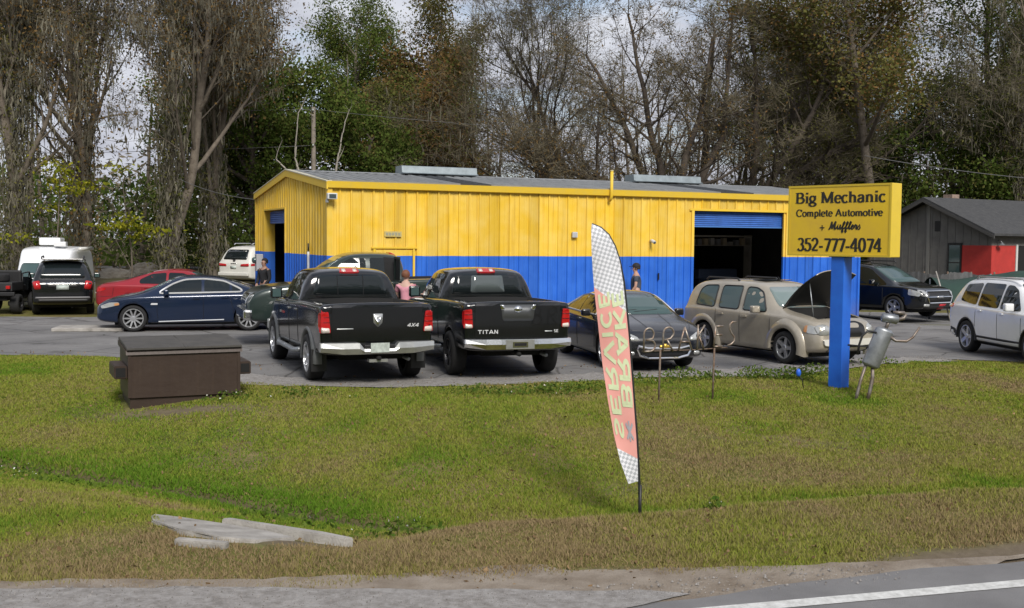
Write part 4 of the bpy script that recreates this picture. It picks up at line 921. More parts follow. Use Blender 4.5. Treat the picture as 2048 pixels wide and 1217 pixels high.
def rails(c, x0, x1, y, z, m, n=2):
    for sd in (-1, 1):
        o = tube('roof_rail', [(x0, sd*y, z-0.06), (x0+0.08, sd*y, z), (x1-0.08, sd*y, z), (x1, sd*y, z-0.06)], 0.022, m, c.root, 6)
def left_black_suv():
    c = suv('black sport utility car parked tail-on beside the white camper van', (-13.95, 34.1), 111, M_BLACK, 4.7, 1.84, 1.74)
    g = c.patch('plate_recess', rp([(-.42, .86), (.42, .86), (.46, .98), (-.46, .98)], 0.04), 'B', M_TRIM)
    c.patch('chrome_bar', rp([(-.48, .95), (.48, .95), (.50, 1.01), (-.50, 1.01)], 0.02), 'B', M_CHROME, off=0.02)
    c.plate('B', -.18, .18, .80, .94, off=0.03)
    c.mirror2('tail_light', rp([(.62, .82), (.80, .80), (.86, 1.04), (.66, 1.08)], 0.05), 'B', M_TAIL, off=0.015)
    c.patch('bumper_trim', rp([(-.8, .52), (.8, .52), (.78, .58), (-.78, .58)], 0.02), 'B', mat('grey_trim', (0.12, 0.12, 0.125), 0.4), off=0.01)
    c.patch('bumper', rp([(-.74, .40), (.74, .40), (.72, .50), (-.72, .50)], 0.02), 'B', M_TRIM, off=0.01)
    box('spoiler', 0.28, 0.62, -.60, .60, 1.715, 1.75, M_BLACK, c.root, bev=0.012); rails(c, 0.9, 2.6, .62, 1.80, M_TRIM)
left_black_suv()
def far_white_suv():
    c = suv('white sport utility car with roof rails seen past the left corner of the garage', (-12.25, 48.3), 62, M_CREAM, 4.75, 1.9, 1.82)
    rails(c, 0.75, 1.9, .62, 1.90, M_ALLOY); rails(c, 1.95, 3.0, .62, 1.90, M_ALLOY)
    for q in c.mirror2('tail_light', rp([(.40, .90), (.84, .90), (.86, 1.03), (.42, 1.0)], 0.03), 'B', M_TAIL, off=0.012): pass
    c.both('tail_light', rp([(.10, .92), (.40, .94), (.40, 1.04), (.12, 1.02)], 0.03), M_TAIL, off=0.012)
    c.line('wiper', [(0, 1.17), (.3, 1.22)], 'B', M_TRIM, 0.02, 0.02); c.patch('wiper_hub', rp([(-.06, 1.10), (.06, 1.10), (.06, 1.19), (-.06, 1.19)], 0.03), 'B', M_TRIM, off=0.03)
    c.patch('badge', rp([(-.16, 1.0), (.16, 1.0), (.16, 1.04), (-.16, 1.04)], 0.015), 'B', M_CHROME, off=0.012); c.plate('B', -.16, .16, .80, .92)
    box('bumper', -.06, .10, -.85, .85, .48, .64, M_CREAM, c.root, bev=0.04)
far_white_suv()
def right_dark_suv():
    c = suv('dark sport utility car with chrome split grille past the right end of the garage', (11.15, 40.3), -55, M_BLACK, 5.1, 1.98, 1.80, 0.375, 0.25, 5, ax=(0.98, 3.70))
    sx, sy, sz = c.k
    g = c.patch('grille', rp([(-.56, .56), (.56, .56), (.64, .74), (.60, .93), (-.60, .93), (-.64, .74)], 0.06), 'F', M_TRIM)
    for pts in ([(-.62, .92), (-.66, .74), (-.56, .55), (.56, .55), (.66, .74), (.62, .92), (-.62, .92)], [(-.62, .735), (.62, .735)]): c.line('grille_trim', pts, 'F', M_CHROME, 0.045, 0.02, parent=g)
    c.patch('emblem', rp([(-.16, .70), (.16, .70), (.16, .77), (-.16, .77)], 0.02), 'F', M_CHROME, off=0.04)
    c.mirror2('headlight', rp([(.64, .74), (.86, .78), (.88, .98), (.66, .95)], 0.05), 'F', M_HEAD, off=0.012)
    c.both('headlight', rp([(4.55, .80), (4.95, .76), (4.95, .90), (4.56, 1.0)], 0.05), M_HEAD, off=0.012)
    c.mirror2('fog_light', rp([(.56, .42), (.80, .44), (.80, .52), (.56, .51)], 0.03), 'F', M_HEAD, off=0.012)
    c.patch('bumper_lip', rp([(-.7, .36), (.7, .36), (.7, .42), (-.7, .42)], 0.02), 'F', M_TRIM, off=0.014)
    c.plate('F', -.02, .30, .36, .50, M_PLATER, off=0.04)
    rails(c, 0.9, 2.9, .66, 1.87, M_TRIM)
right_dark_suv()
def white_suv():
    c = suv('white sport utility car with black wheel arch cladding at the right edge', (11.32, 26.35), -85, M_WHITE, 4.62, 1.86, 1.74, 0.365, 0.255, 5, clad=M_TRIM, ax=(0.95, 3.70))
    c.mirror2('tail_light', rp([(.62, 1.0), (.84, 1.0), (.84, 1.09), (.62, 1.07)], 0.03), 'B', M_TAIL, off=0.012)
    c.both('tail_light', rp([(.08, 1.0), (.28, 1.0), (.28, 1.08), (.10, 1.08)], 0.03), M_TAIL, off=0.012)
    c.both('bumper_cladding', [(.06, .34), (.50, .34), (.44, .50), (.04, .56)], M_TRIM, off=0.012)
    c.mirror2('headlight', rp([(.48, .88), (.80, .90), (.82, .97), (.48, .95)], 0.02), 'F', M_HEAD)
    c.patch('grille', rp([(-.45, .80), (.45, .80), (.48, .90), (-.48, .90)], 0.02), 'F', M_TRIM)
    rails(c, 0.8, 2.8, .60, 1.74, M_SILVER)
white_suv()
# ---- tan wagon with its hood up
def tan_wagon():
    T = [(0.00,.46,.78,.84,.66,.70,0,'d'),(0.05,.36,.90,.96,.80,.81,0,'d'),(0.11,.30,.96,1.06,.84,.85,0,'c'),(0.20,.27,.98,1.42,.86,.865,.74,'g'),(0.36,.24,.99,1.60,.87,.875,.67,'g'),(0.80,.22,1.0,1.64,.875,.88,.675,'g'),
     (1.60,.21,.995,1.66,.875,.885,.685,'g'),(2.30,.21,.985,1.64,.875,.885,.68,'g'),(2.66,.21,.98,1.60,.875,.885,.65,'g'),(3.12,.21,.97,1.10,.875,.88,0,'c'),(3.55,.22,.94,1.05,.87,.86,0,'d'),(3.95,.24,.90,1.00,.86,.82,0,'d'),(4.25,.28,.82,.93,.82,.76,0,'d'),(4.38,.32,.72,.82,.76,.68,0,'d'),(4.45,.38,.60,.68,.66,.58,0,'d')]
    h = R(-62)
    c = Car('station_wagon', 'tan retro wagon with its hood propped open behind the yellow sign', 'car', (5.72-math.cos(h)*2.2, 23.95-math.sin(h)*2.2), -62, M_TAN)
    c.body(rows_of(T), [(0.86, .33), (3.49, .33)], 0.40, 1.76, extra=[box_cutter(3.22, 4.12, -.56, .56, .62, 1.4)])
    c.wheels((0.86, 3.49), 1.54, 0.335, 0.215, 0.225, 5)
    for x in (0.86, 3.49):
        for sd in (-1, 1): c.flare(x, .335, 0.40, 0.60, M_TAN, sd, a0=-14, a1=186, y=.845, d=0.07)
    for poly in (rp([(1.20, 1.04), (.52, 1.07), (.60, 1.42), (.74, 1.50), (1.20, 1.52)], 0.08), rp([(2.02, 1.03), (1.36, 1.04), (1.36, 1.52), (2.02, 1.53)], 0.07), rp([(2.92, 1.03), (2.17, 1.03), (2.17, 1.52), (2.45, 1.51), (2.66, 1.42)], 0.07)):
        for a in 'LR': 
            c.line('window_seal', poly, a, M_TRIM, 0.03, 0.004, True)
        c.both('window', poly, M_GLASS2 if poly[0][0] < 3 else M_GLASS, off=0.003)
    c.patch('windshield', rp([(-.68, 1.13), (.68, 1.13), (.56, 1.53), (-.56, 1.53)], 0.08), 'F', mat('pale_glass', (0.16, 0.21, 0.20), 0.04, spec=0.9, coat=0.3))
    c.patch('rear_window', rp([(-.58, 1.12), (.58, 1.12), (.54, 1.48), (-.54, 1.48)], 0.08), 'B', M_GLASS)
    c.mirror2('headlight', rp([(.50, .66), (.74, .64), (.76, .82), (.60, .86), (.48, .80)], 0.06), 'F', M_HEAD, off=0.016)
    c.both('headlight', rp([(4.08, .68), (4.34, .66), (4.34, .80), (4.10, .84)], 0.06), M_HEAD, off=0.014)
    c.both('turn_signal', rp([(4.02, .70), (4.10, .68), (4.10, .83), (4.04, .82)], 0.03), M_AMBER, off=0.018)
    c.patch('grille', rp([(-.40, .60), (.40, .60), (.44, .84), (.30, .90), (-.30, .90), (-.44, .84)], 0.06), 'F', M_TRIM, off=0.012)
    c.patch('bumper', rp([(-.66, .44), (.66, .44), (.68, .56), (-.68, .56)], 0.04), 'F', M_CREAM, off=0.05, thick=0.07)
    c.patch('lower_grille', rp([(-.52, .30), (.52, .30), (.54, .41), (-.54, .41)], 0.04), 'F', M_TRIM, off=0.012)
    c.seams([[(3.06, .98), (3.06, .3)], [(2.10, 1.0), (2.10, .26)], [(1.28, 1.0), (1.28, .7)]])
    c.handles([(2.25, .90), (1.46, .91)], M_TAN); c.side_mirror(2.72, .87, 1.0, M_TAN, 0.15, w=0.22); c.underside(0.4, 4.1, 0.66, 0.19)
    rails(c, 0.55, 1.7, .55, 1.68, M_TRIM)
    box('sunroof', 1.9, 2.35, -.36, .36, 1.655, 1.668, M_GLASS, c.root, bev=0.004)
    tube('aerial', [(2.42, 0.0, 1.62), (2.30, 0.0, 1.74)], [0.012, 0.006], M_TRIM, c.root, 5)
    # hood: curved sheet hinged at the cowl
    piv = Vector((3.16, 0, 1.12)); ang = R(52)
    bm = bmesh.new(); nx, ny = 9, 10; G = []
    for i in range(nx+1):
        u = i/nx; row = []
        for j in range(ny+1):
            v = j/ny*2-1; w = 0.66-0.12*u**2
            x = u*1.16*(1-0.06*v*v); y = v*w; z = -0.02-0.20*u**2.2+0.03-0.07*v*v*abs(v)
            p = Vector((x, y, z)); q = Vector((p.x*math.cos(ang)-p.z*math.sin(ang), p.y, p.x*math.sin(ang)+p.z*math.cos(ang)))
            row.append(bm.verts.new(piv+q))
        G.append(row)
    for i in range(nx):
        for j in range(ny): f = bm.faces.new((G[i][j], G[i+1][j], G[i+1][j+1], G[i][j+1]))
    bmesh.ops.recalc_face_normals(bm, faces=bm.faces[:])
    top = bm.copy()
    r = bmesh.ops.solidify(bm, geom=bm.faces[:], thickness=0.02)
    bm.normal_update()
    for f in bm.faces: f.material_index = 1 if f.normal.x > 0.15 and f.normal.z < 0.3 else 0
    top.free()
    hd = bmobj('hood', bm, None, c.root, True, mats=[M_TAN, M_TRIM])
    tube('hood_prop', [(3.95, -.50, .93), (3.75, -.46, 1.72)], 0.012, M_STEEL, c.root, 6)
    en = box('engine', 3.34, 3.98, -.34, .30, .64, .90, mat('engine_grey', (0.08, 0.08, 0.08), 0.5, 0.4, var=0.5, vscale=12), c.root, bev=0.03)
    box('battery', 3.40, 3.62, .34, .52, .66, .92, M_TRIM, en, bev=0.01); tube('intake_hose', [(3.5, -.4, .88), (3.7, -.46, .93), (3.95, -.3, .9), (4.05, 0, .86)], 0.045, M_TRIM, en, 8)
    tube('radiator_hose', [(4.08, -.36, .86), (4.32, -.34, .90), (4.42, -.36, .78), (4.44, -.36, .46)], 0.022, M_TRIM, c.root, 6)
tan_wagon()
# ---- camper
def camper():
    T = [(0.00,.42,1.0,1.10,.86,.92,0,'d'),(0.06,.36,1.05,2.10,1.0,1.02,.96,'g'),(0.3,.34,1.05,2.42,1.04,1.05,.92,'g'),(2.6,.34,1.05,2.45,1.04,1.06,.93,'g'),(3.7,.34,1.05,2.40,1.03,1.05,.90,'g'),(4.05,.34,1.05,2.26,.98,1.0,.80,'g'),
     (4.75,.34,1.05,1.32,.96,.97,0,'c'),(5.1,.36,.98,1.14,.95,.94,0,'d'),(5.42,.38,.88,1.0,.92,.88,0,'d'),(5.56,.44,.74,.84,.84,.80,0,'d'),(5.60,.5,.66,.7,.7,.66,0,'d')]
    h = R(-78)
    c = Car('camper_van', 'white camper van with a roof air conditioner behind the black utility car', 'camper van', (-15.95-math.cos(h)*5.5, 36.9-math.sin(h)*5.5, -0.32), -78, M_WHITE)
    c.body(rows_of(T), [(1.2, .36), (4.75, .36)], 0.42, 2.0)
    c.wheels((1.2, 4.75), 1.72, 0.36, 0.23, 0.2, 6)
    c.patch('windshield', rp([(-.80, 1.36), (.80, 1.36), (.70, 1.86), (-.70, 1.86)], 0.08), 'F', M_GLASS2)
    c.both('window', rp([(4.45, 1.30), (3.70, 1.30), (3.70, 1.86), (4.12, 1.86)], 0.06), M_GLASS); c.both('window', rp([(2.9, 1.4), (1.9, 1.4), (1.9, 1.95), (2.9, 1.95)], 0.08), M_GLASS)
    c.patch('rear_window', rp([(-.5, 1.4), (.5, 1.4), (.5, 1.9), (-.5, 1.9)], 0.08), 'B', M_GLASS)
    c.mirror2('headlight', rp([(.52, .74), (.80, .74), (.80, .90), (.52, .92)], 0.05), 'F', M_HEAD, off=0.012); c.patch('grille', rp([(-.46, .72), (.46, .72), (.48, .92), (-.48, .92)], 0.05), 'F', M_SILVER, off=0.012)
    c.both('turn_signal', rp([(5.2, .76), (5.38, .76), (5.36, .90), (5.2, .92)], 0.03), M_AMBER, off=0.012)
    b = box('bumper', 5.46, 5.66, -.9, .9, .46, .62, M_SILVER, c.root, bev=0.04)
    c.side_mirror(4.35, 1.02, 1.34, M_WHITE, 0.26, w=0.26); c.underside(0.4, 5.1, 0.8, 0.28)
    a = box('air_conditioner', 2.5, 3.35, -.36, .36, 2.47, 2.74, M_WHITE, c.root, bev=0.06); box('roof_vent', 3.42, 3.8, .22, .62, 2.43, 2.60, M_WHITE, c.root, bev=0.03)
    tube('awning', [(0.8, 1.02, 2.34), (3.4, 1.02, 2.34)], 0.07, M_CREAM, c.root, 8)
camper()
def utility_vehicle():
    h = R(97)
    c = Car('utility_vehicle', 'black open utility vehicle carrying a spare tyre and orange triangle at the left edge', 'utility vehicle', (-16.2, 34.1), 97, M_TRIM)
    r = c.root
    box('cargo_bed', 0.1, 1.2, -.62, .62, .72, 1.0, mat('black_plastic', (0.02, 0.02, 0.021), 0.55, var=0.3), r, bev=0.03)
    box('chassis', 0.15, 2.7, -.45, .45, .42, .66, M_WELL, r, bev=0.03)
    prism('hood', [(1.9, .66), (2.75, .66), (2.8, .86), (2.55, 1.02), (1.95, 1.12)], 'Y', -.55, .55, M_BLACK, r, bev=0.03)
    box('seat', 1.25, 1.75, -.55, .55, .68, .88, M_TRIM, r, bev=0.04); box('seat_back', 1.2, 1.32, -.55, .55, .9, 1.35, M_TRIM, r, bev=0.04)
    for sd in (-1, 1): tube('roll_bar', [(1.2, sd*.6, .8), (1.25, sd*.58, 1.25), (2.0, sd*.56, 1.28), (2.2, sd*.58, 1.0)], 0.025, M_TRIM, r, 8)
    box('bumper', -.02, .08, -.72, .72, .58, .70, M_TRIM, r, bev=0.02)
    c.wheels((0.55, 2.35), 1.22, 0.31, 0.26, 0.15, 5, M_DALLOY)
    for sd in (-1, 1): box('tail_light', -.005, .095, sd*.52-.06, sd*.52+.06, .80, .90, M_TAIL, r, bev=0.01)
    tri = prism('warning_triangle', [(-.20, .74), (.20, .74), (0, 1.06)], 'X', -0.03, -0.018, mat('warning_orange', (0.75, 0.14, 0.05), 0.4), r)
    prism('triangle_border', [(-.25, .71), (.25, .71), (0.0, 1.13)], 'X', -0.016, -0.005, M_TAIL, tri)
    box('blue_panel', -0.03, 0.0, .28, .6, .72, .80, mat('blue_plastic', (0.02, 0.06, 0.45), 0.4), r)
    t, rm = wheel_meshes(0.40, 0.24, 0.22, 6, ('spare',)); o = link('spare_tyre', t, None, None); o.location = (c.root.location.x-0.1, c.root.location.y+0.62, c.root.location.z+1.13); o.rotation_euler = (R(90), 0, 0)
    tag(o, 'loose black tyre lying flat on the utility vehicle bed', 'tyre')
utility_vehicle()
# ---- pickups
def pickup(label, loc, deg, ram, green=False):
    c = Car('pickup_truck', label, 'pickup truck', loc, deg, M_GREEN if green else M_BLACK)
    PM = c.m
    W = 2.0
    T = [(0.13,.56,1.28,1.34,.90,.93,0,'d'),(0.16,.52,1.32,1.385,.955,.965,0,'d'),(0.30,.50,1.335,1.395,.975,.975,0,'d'),(1.2,.50,1.335,1.39,.98,.98,0,'d'),(2.02,.48,1.325,1.375,.98,.98,0,'d'),(2.14,.46,1.31,1.36,.98,.978,0,'d'),(3.2,.44,1.27,1.32,.985,.98,0,'d'),(4.2,.44,1.22,1.30,.985,.975,0,'d'),
     (4.75,.46,1.18,1.28,.98,.96,0,'d'),(5.3,.48,1.12,1.22,.96,.93,0,'d'),(5.62,.50,1.02,1.12,.93,.90,0,'d'),(5.74,.54,.90,.98,.88,.85,0,'d'),(5.78,.62,.80,.86,.80,.78,0,'d')]
    ax = (1.2, 4.77); tr = 0.405
    c.body(rows_of(T), [(ax[0], tr), (ax[1], tr)], tr+0.07, W, extra=[box_cutter(.24, 2.05, -.80, .80, .95, 1.8)], creases=((2, .6), (4, .7), (5, .5)), ring_creases=((0, .8), (1, .6)))
    low = c.bvh
    # cab
    G = [(2.10,1.22,1.36,1.42,.86,.88,0),(2.17,1.2,1.37,1.80,.95,.945,.74),(2.27,1.2,1.37,1.885,.955,.945,.735),(2.6,1.2,1.36,1.915,.96,.945,.75),(3.2,1.2,1.34,1.92,.96,.94,.75),(3.62,1.2,1.33,1.87,.96,.94,.73),(4.32,1.2,1.29,1.36,.94,.92,0)]
    rows = []
    for x, zl, zb, zt, wl, wb, wt in G:
        if wt: p = [(0, zl), (wb*.9, zl), (wb, zl+.04), (wb-.005, zb), (wb-.03, zb+.03), ((wb+wt)/2+.01, (zb+zt)/2), (wt, zt-.07), (wt-.10, zt-.01), (0, zt+.02)]
        else: p = [(0, zl), (wb*.9, zl), (wb, zl+.03), (wb-.005, zb-.02), (wb-.02, zb), (wb*.9, zt-.03), (wb*.83, zt), (wb*.6, zt+.01), (0, zt+.02)]
        rows.append([(x, y, z) for y, z in p])
    c.body(rows, [], .1, W, creases=((6, .2),), name='cab'); cab = c.bvh
    # glass on the cab
    if ram:
        rwp = rp([(-.70, 1.44), (.70, 1.44), (.60, 1.80), (-.60, 1.80)], 0.06)
        rw = c.patch('rear_window', rwp, 'B', M_GLASS)
        for y in (-.24, .24): c.line('slider_frame', [(y, 1.44), (y, 1.80)], 'B', M_TRIM, 0.015, 0.012, parent=rw)
    else:
        rw = c.patch('rear_window', rp([(-.72, 1.43), (.72, 1.43), (.62, 1.82), (-.62, 1.82)], 0.05), 'B', M_GLASS)
        c.patch('slider_pane', rp([(-.34, 1.46), (.34, 1.46), (.31, 1.78), (-.31, 1.78)], 0.03), 'B', mat('slider_glass', (0.07, 0.085, 0.085), 0.06, spec=0.9), off=0.014, parent=rw)
    c.patch('brake_light', rp([(-.18, 1.835), (.18, 1.835), (.17, 1.895), (-.17, 1.895)], 0.015), 'B', M_TAIL, off=0.025, thick=0.04)
    c.mirror2('lamp_lens', [(.07, 1.845), (.14, 1.845), (.14, 1.885), (.07, 1.885)], 'B', M_TAILW, off=0.03)
    c.both('window', rp([(3.92, 1.41), (3.06, 1.42), (3.06, 1.80), (3.40, 1.80), (3.62, 1.70)], 0.05), M_GLASS)
    c.both('window', rp([(2.96, 1.42), (2.40, 1.43), (2.40, 1.77), (2.50, 1.80), (2.96, 1.81)], 0.05), M_GLASS)
    c.patch('windshield', rp([(-.72, 1.40), (.72, 1.40), (.64, 1.82), (-.64, 1.82)], 0.08), 'F', M_GLASS2)
    c.bvh = low
    # tail
    tgo = 0.012
    tg = c.patch('tailgate', rp([(-.78, .76), (.78, .76), (.78, 1.355), (-.78, 1.355)], 0.03), 'B', PM, off=0.02, thick=0.05)
    if ram:
        for sd in (-1, 1):
            tl = c.patch('tail_light', rp([(sd*.80, .90), (sd*.965, .90), (sd*.95, 1.24), (sd*.84, 1.26)], 0.03), 'B', M_TAIL, off=0.022, thick=0.06)
            c.patch('reverse_lens', rp([(sd*.815, .905), (sd*.945, .905), (sd*.945, .985), (sd*.825, .985)], 0.02), 'B', M_TAILW, off=0.03, parent=tl)
            for zz in (1.07, 1.155): c.patch('lens_divider', [(sd*.815, zz), (sd*.95, zz), (sd*.95, zz+.012), (sd*.815, zz+.012)], 'B', mat('dark_red_lens', (0.10, 0.004, 0.005), 0.2), off=0.026, parent=tl)
            c.patch('tail_light', rp([(.14, .95), (.24, .98), (.24, 1.22), (.14, 1.24)], 0.03), 'L' if sd > 0 else 'R', M_TAIL, off=0.016)
        em = c.patch('emblem', rp([(-.085, 1.215), (.085, 1.215), (.075, 1.06), (0, .985), (-.075, 1.06)], 0.015), 'B', M_SILVER, off=0.035, thick=0.02)
        c.patch('emblem_relief', rp([(-.05, 1.17), (-.02, 1.13), (.02, 1.13), (.05, 1.17), (.055, 1.12), (.02, 1.03), (-.02, 1.03), (-.055, 1.12)], 0.008), 'B', M_CHROME, off=0.045, parent=em)
        c.patch('lettering_bar', rp([(.42, .955), (.70, .955), (.70, .975), (.42, .975)], 0.006), 'B', M_SILVER, off=0.028, thick=0.01)
        Tm = lambda p, d: (0.085-d, -.50-p.x, .985+p.y)
        text_mesh('lettering', '4X4', BLOCK, 0.06, 0.21, Tm, M_BRIGHT, tg, 0.10, 0.10, skew=0.2)
        bump = M_SILVER
    else:
        for sd in (-1, 1):
            tl = c.patch('tail_light', rp([(sd*.82, .93), (sd*.965, .93), (sd*.955, 1.25), (sd*.84, 1.27)], 0.03), 'B', M_TAIL, off=0.022, thick=0.06)
            c.patch('reverse_lens', rp([(sd*.83, .935), (sd*.945, .935), (sd*.945, 1.0), (sd*.835, 1.0)], 0.02), 'B', M_TAILW, off=0.03, parent=tl)
            for zz in (1.08, 1.165): c.patch('lens_divider', [(sd*.83, zz), (sd*.95, zz), (sd*.95, zz+.012), (sd*.83, zz+.012)], 'B', mat('dark_red_lens', (0.10, 0.004, 0.005), 0.2), off=0.026, parent=tl)
            c.patch('tail_light', rp([(.14, .97), (.22, 1.0), (.22, 1.22), (.14, 1.25)], 0.03), 'L' if sd > 0 else 'R', M_TAIL, off=0.016)
        pn = c.patch('handle_panel', rp([(-.28, 1.05), (.28, 1.05), (.32, 1.34), (-.32, 1.34)], 0.05), 'B', mat('smoked_trim', (0.10, 0.105, 0.11), 0.3, 0.5), off=0.03, thick=0.02)
        c.patch('emblem', arc(0, 1.26, .075, .06, 0, 330, 12), 'B', M_CHROME, off=0.04, parent=pn)
        c.mirror2('panel_cap', rp([(.25, 1.25), (.31, 1.25), (.33, 1.34), (.26, 1.34)], 0.02), 'B', M_CHROME, off=0.04, parent=pn)
        Tm = lambda p, d: (0.085-d, .74-p.x, .835+p.y)
        if not green: text_mesh('lettering', 'TITAN', BLOCK, 0.065, 0.38, Tm, M_BRIGHT, tg, 0.11, 0.11)
        Tm2 = lambda p, d: (0.085-d, -.50-p.x, .845+p.y)
        if not green: text_mesh('lettering', 'SE', BLOCK, 0.05, 0.09, lambda p, d: Tm2(Vector((p.x+.16, p.y)), d), M_BRIGHT, tg, 0.10, 0.10)
        c.patch('lettering_bar', rp([(-.64, .855), (-.50, .855), (-.50, .875), (-.64, .875)], 0.006), 'B', M_SILVER, off=0.028, thick=0.01)
        bump = M_CHROME
    # bumper with a dropped step in the middle
    z0, z1 = (.545, .735) if ram else (.56, .74)
    bm = bmesh.new(); prev = None
    ys = [-.98, -.95, -.6, -.34, -.26, .26, .34, .6, .95, .98]
    for y in ys:
        inn = abs(y) < .3; a = .16*(abs(y)/.98)**3
        x = -.03+a*0.6; zt = z1-(.10 if inn and ram else 0.0); zb = z0+(0.04 if abs(y) > .9 else 0)
        cur = [bm.verts.new(p) for p in ((.20, y, zb), (x+.02, y, zb), (x-.02, y, (zb+zt)/2), (x, y, zt), (.20, y, zt))]
        if prev:
            for i in range(4): bm.faces.new((prev[i], prev[i+1], cur[i+1], cur[i]))
            bm.faces.new((prev[4], prev[0], cur[0], cur[4]))
        else: bm.faces.new(cur)
        prev = cur
    bm.faces.new(prev); bmesh.ops.recalc_face_normals(bm, faces=bm.faces[:])
    b = bmobj('bumper', bm, bump, c.root)
    if ram:
        box('step_pad', -.035, .13, -.26, .26, .637, .70, M_TRIM, b, bev=0.01)
        box('license_plate', -.062, -.045, -.16, .16, .575, .735, M_PLATE, c.root)
        c.patch('running_strip', [(2.1, .50), (4.2, .46), (4.2, .56), (2.1, .60)], 'L', mat('lower_grey_paint', (0.05, 0.052, 0.054), 0.3, 0.4), off=0.004)
        for sd in (-1, 1):
            tube('running_board', [(2.0, sd*.96, .46), (2.2, sd*1.02, .43), (3.9, sd*1.02, .43), (4.1, sd*.96, .46)], 0.05, M_STEEL, c.root, 8)
            for x in ax: c.flare(x, tr, tr+.065, tr+.16, M_FLARE, sd, y=W/2-.06, d=.07)
            box('mud_flap', ax[0]-.52, ax[0]-.50, sd*.88-.13, sd*.88+.13, .20, .58, M_TRIM, c.root)
        for x, l in ((3.86, .12), (3.50, .26)): c.patch('badge', rp([(x, 1.02), (x+l, 1.02), (x+l, 1.06), (x, 1.06)], 0.008), 'L', M_SILVER if x > 3.7 else mat('badge_red', (0.25, 0.03, 0.03), 0.4), off=0.01)
    else:
        box('plate_recess', -.052, -.03, -.26, .26, .57, .73, M_SILVER, b); box('plate_frame', -.062, -.0525, -.14, .14, .60, .70, M_CHROME, b); box('plate_slot', -.068, -.0625, -.11, .11, .625, .675, M_WELL, b)
        for sd in (-1, 1): tube('running_board', [(2.0, sd*.92, .46), (2.2, sd*1.0, .42), (3.9, sd*1.0, .42), (4.1, sd*.92, .46)], 0.04, M_STEEL, c.root, 8)
        c.mirror2('parking_sensor', [(.50, .60), (.56, .60), (.56, .66), (.50, .66)], 'B', M_TRIM)
    c.wheels(ax, 1.74, tr, 0.275, 0.265, 5 if ram else 6, M_ALLOY if ram else M_DALLOY)
    c.handles([(3.02, 1.16), (2.36, 1.17)], M_CHROME if ram else PM)
    c.seams([[(2.12, 1.34), (2.12, .5)], [(3.0, 1.36), (3.0, .5)], [(4.12, 1.28), (4.12, .5)]])
    c.side_mirror(3.72, .97, 1.30, M_TAN if green else PM, 0.22, w=0.24)
    c.mirror2('headlight', rp([(.60, .88), (.86, .90), (.86, 1.06), (.60, 1.06)], 0.04), 'F', M_HEAD); c.patch('grille', rp([(-.54, .80), (.54, .80), (.56, 1.06), (-.56, 1.06)], 0.05), 'F', M_CHROME)
    box('front_bumper', 5.66, 5.86, -.95, .95, .54, .76, bump, c.root, bev=0.05)
    c.underside(0.5, 5.3, 0.55, 0.40); tube('hitch', [(0.0, 0, .47), (.4, 0, .47)], 0.04, M_WELL, c.root, 8); tube('rear_axle', [(ax[0], -.75, tr), (ax[0], .75, tr)], 0.06, M_WELL, c.root, 8)
    tube('exhaust', [(.9, -.55, .44), (.25, -.58, .42)], 0.035, M_STEEL, c.root, 8)
    box('bed_cover_rail', .26, .30, -.78, .78, 1.30, 1.36, M_TRIM, c.root)
    if green:
        c.root.scale = (1, 1, 1.12); c.bvh = cab
        c.patch('door_opening_shade', [(2.30, 1.30), (2.62, 1.30), (2.62, 1.82), (2.34, 1.80)], 'L', M_WELL, off=0.012)  # near-black patch on the closed cab, painted as the shade inside the doorway
        dr = box('open_door', 2.36, 2.43, .96, 1.55, .62, 1.36, PM, c.root, bev=0.02); box('door_frame', 2.37, 2.42, .96, 1.02, 1.36, 1.84, PM, dr); box('door_frame', 2.37, 2.42, 1.02, 1.42, 1.79, 1.84, PM, dr); box('door_glass', 2.385, 2.40, 1.02, 1.46, 1.36, 1.79, M_GLASS, dr)
    if ram: box('spare_step', .05, .2, -.16, .16, .40, .45, M_SILVER, c.root)
    return c
pickup('black pickup with red tail lamps and a silver shield emblem beside the dumpster', (-2.22, 18.40), 111.5, True)
pickup('black pickup with a chrome bumper and smoked tailgate panel, right of the pair', (0.14, 19.25), 107, False)
pickup('dark green lifted pickup facing left behind the two black pickups, rear door open', (-0.80, 27.45), 199, False, True)
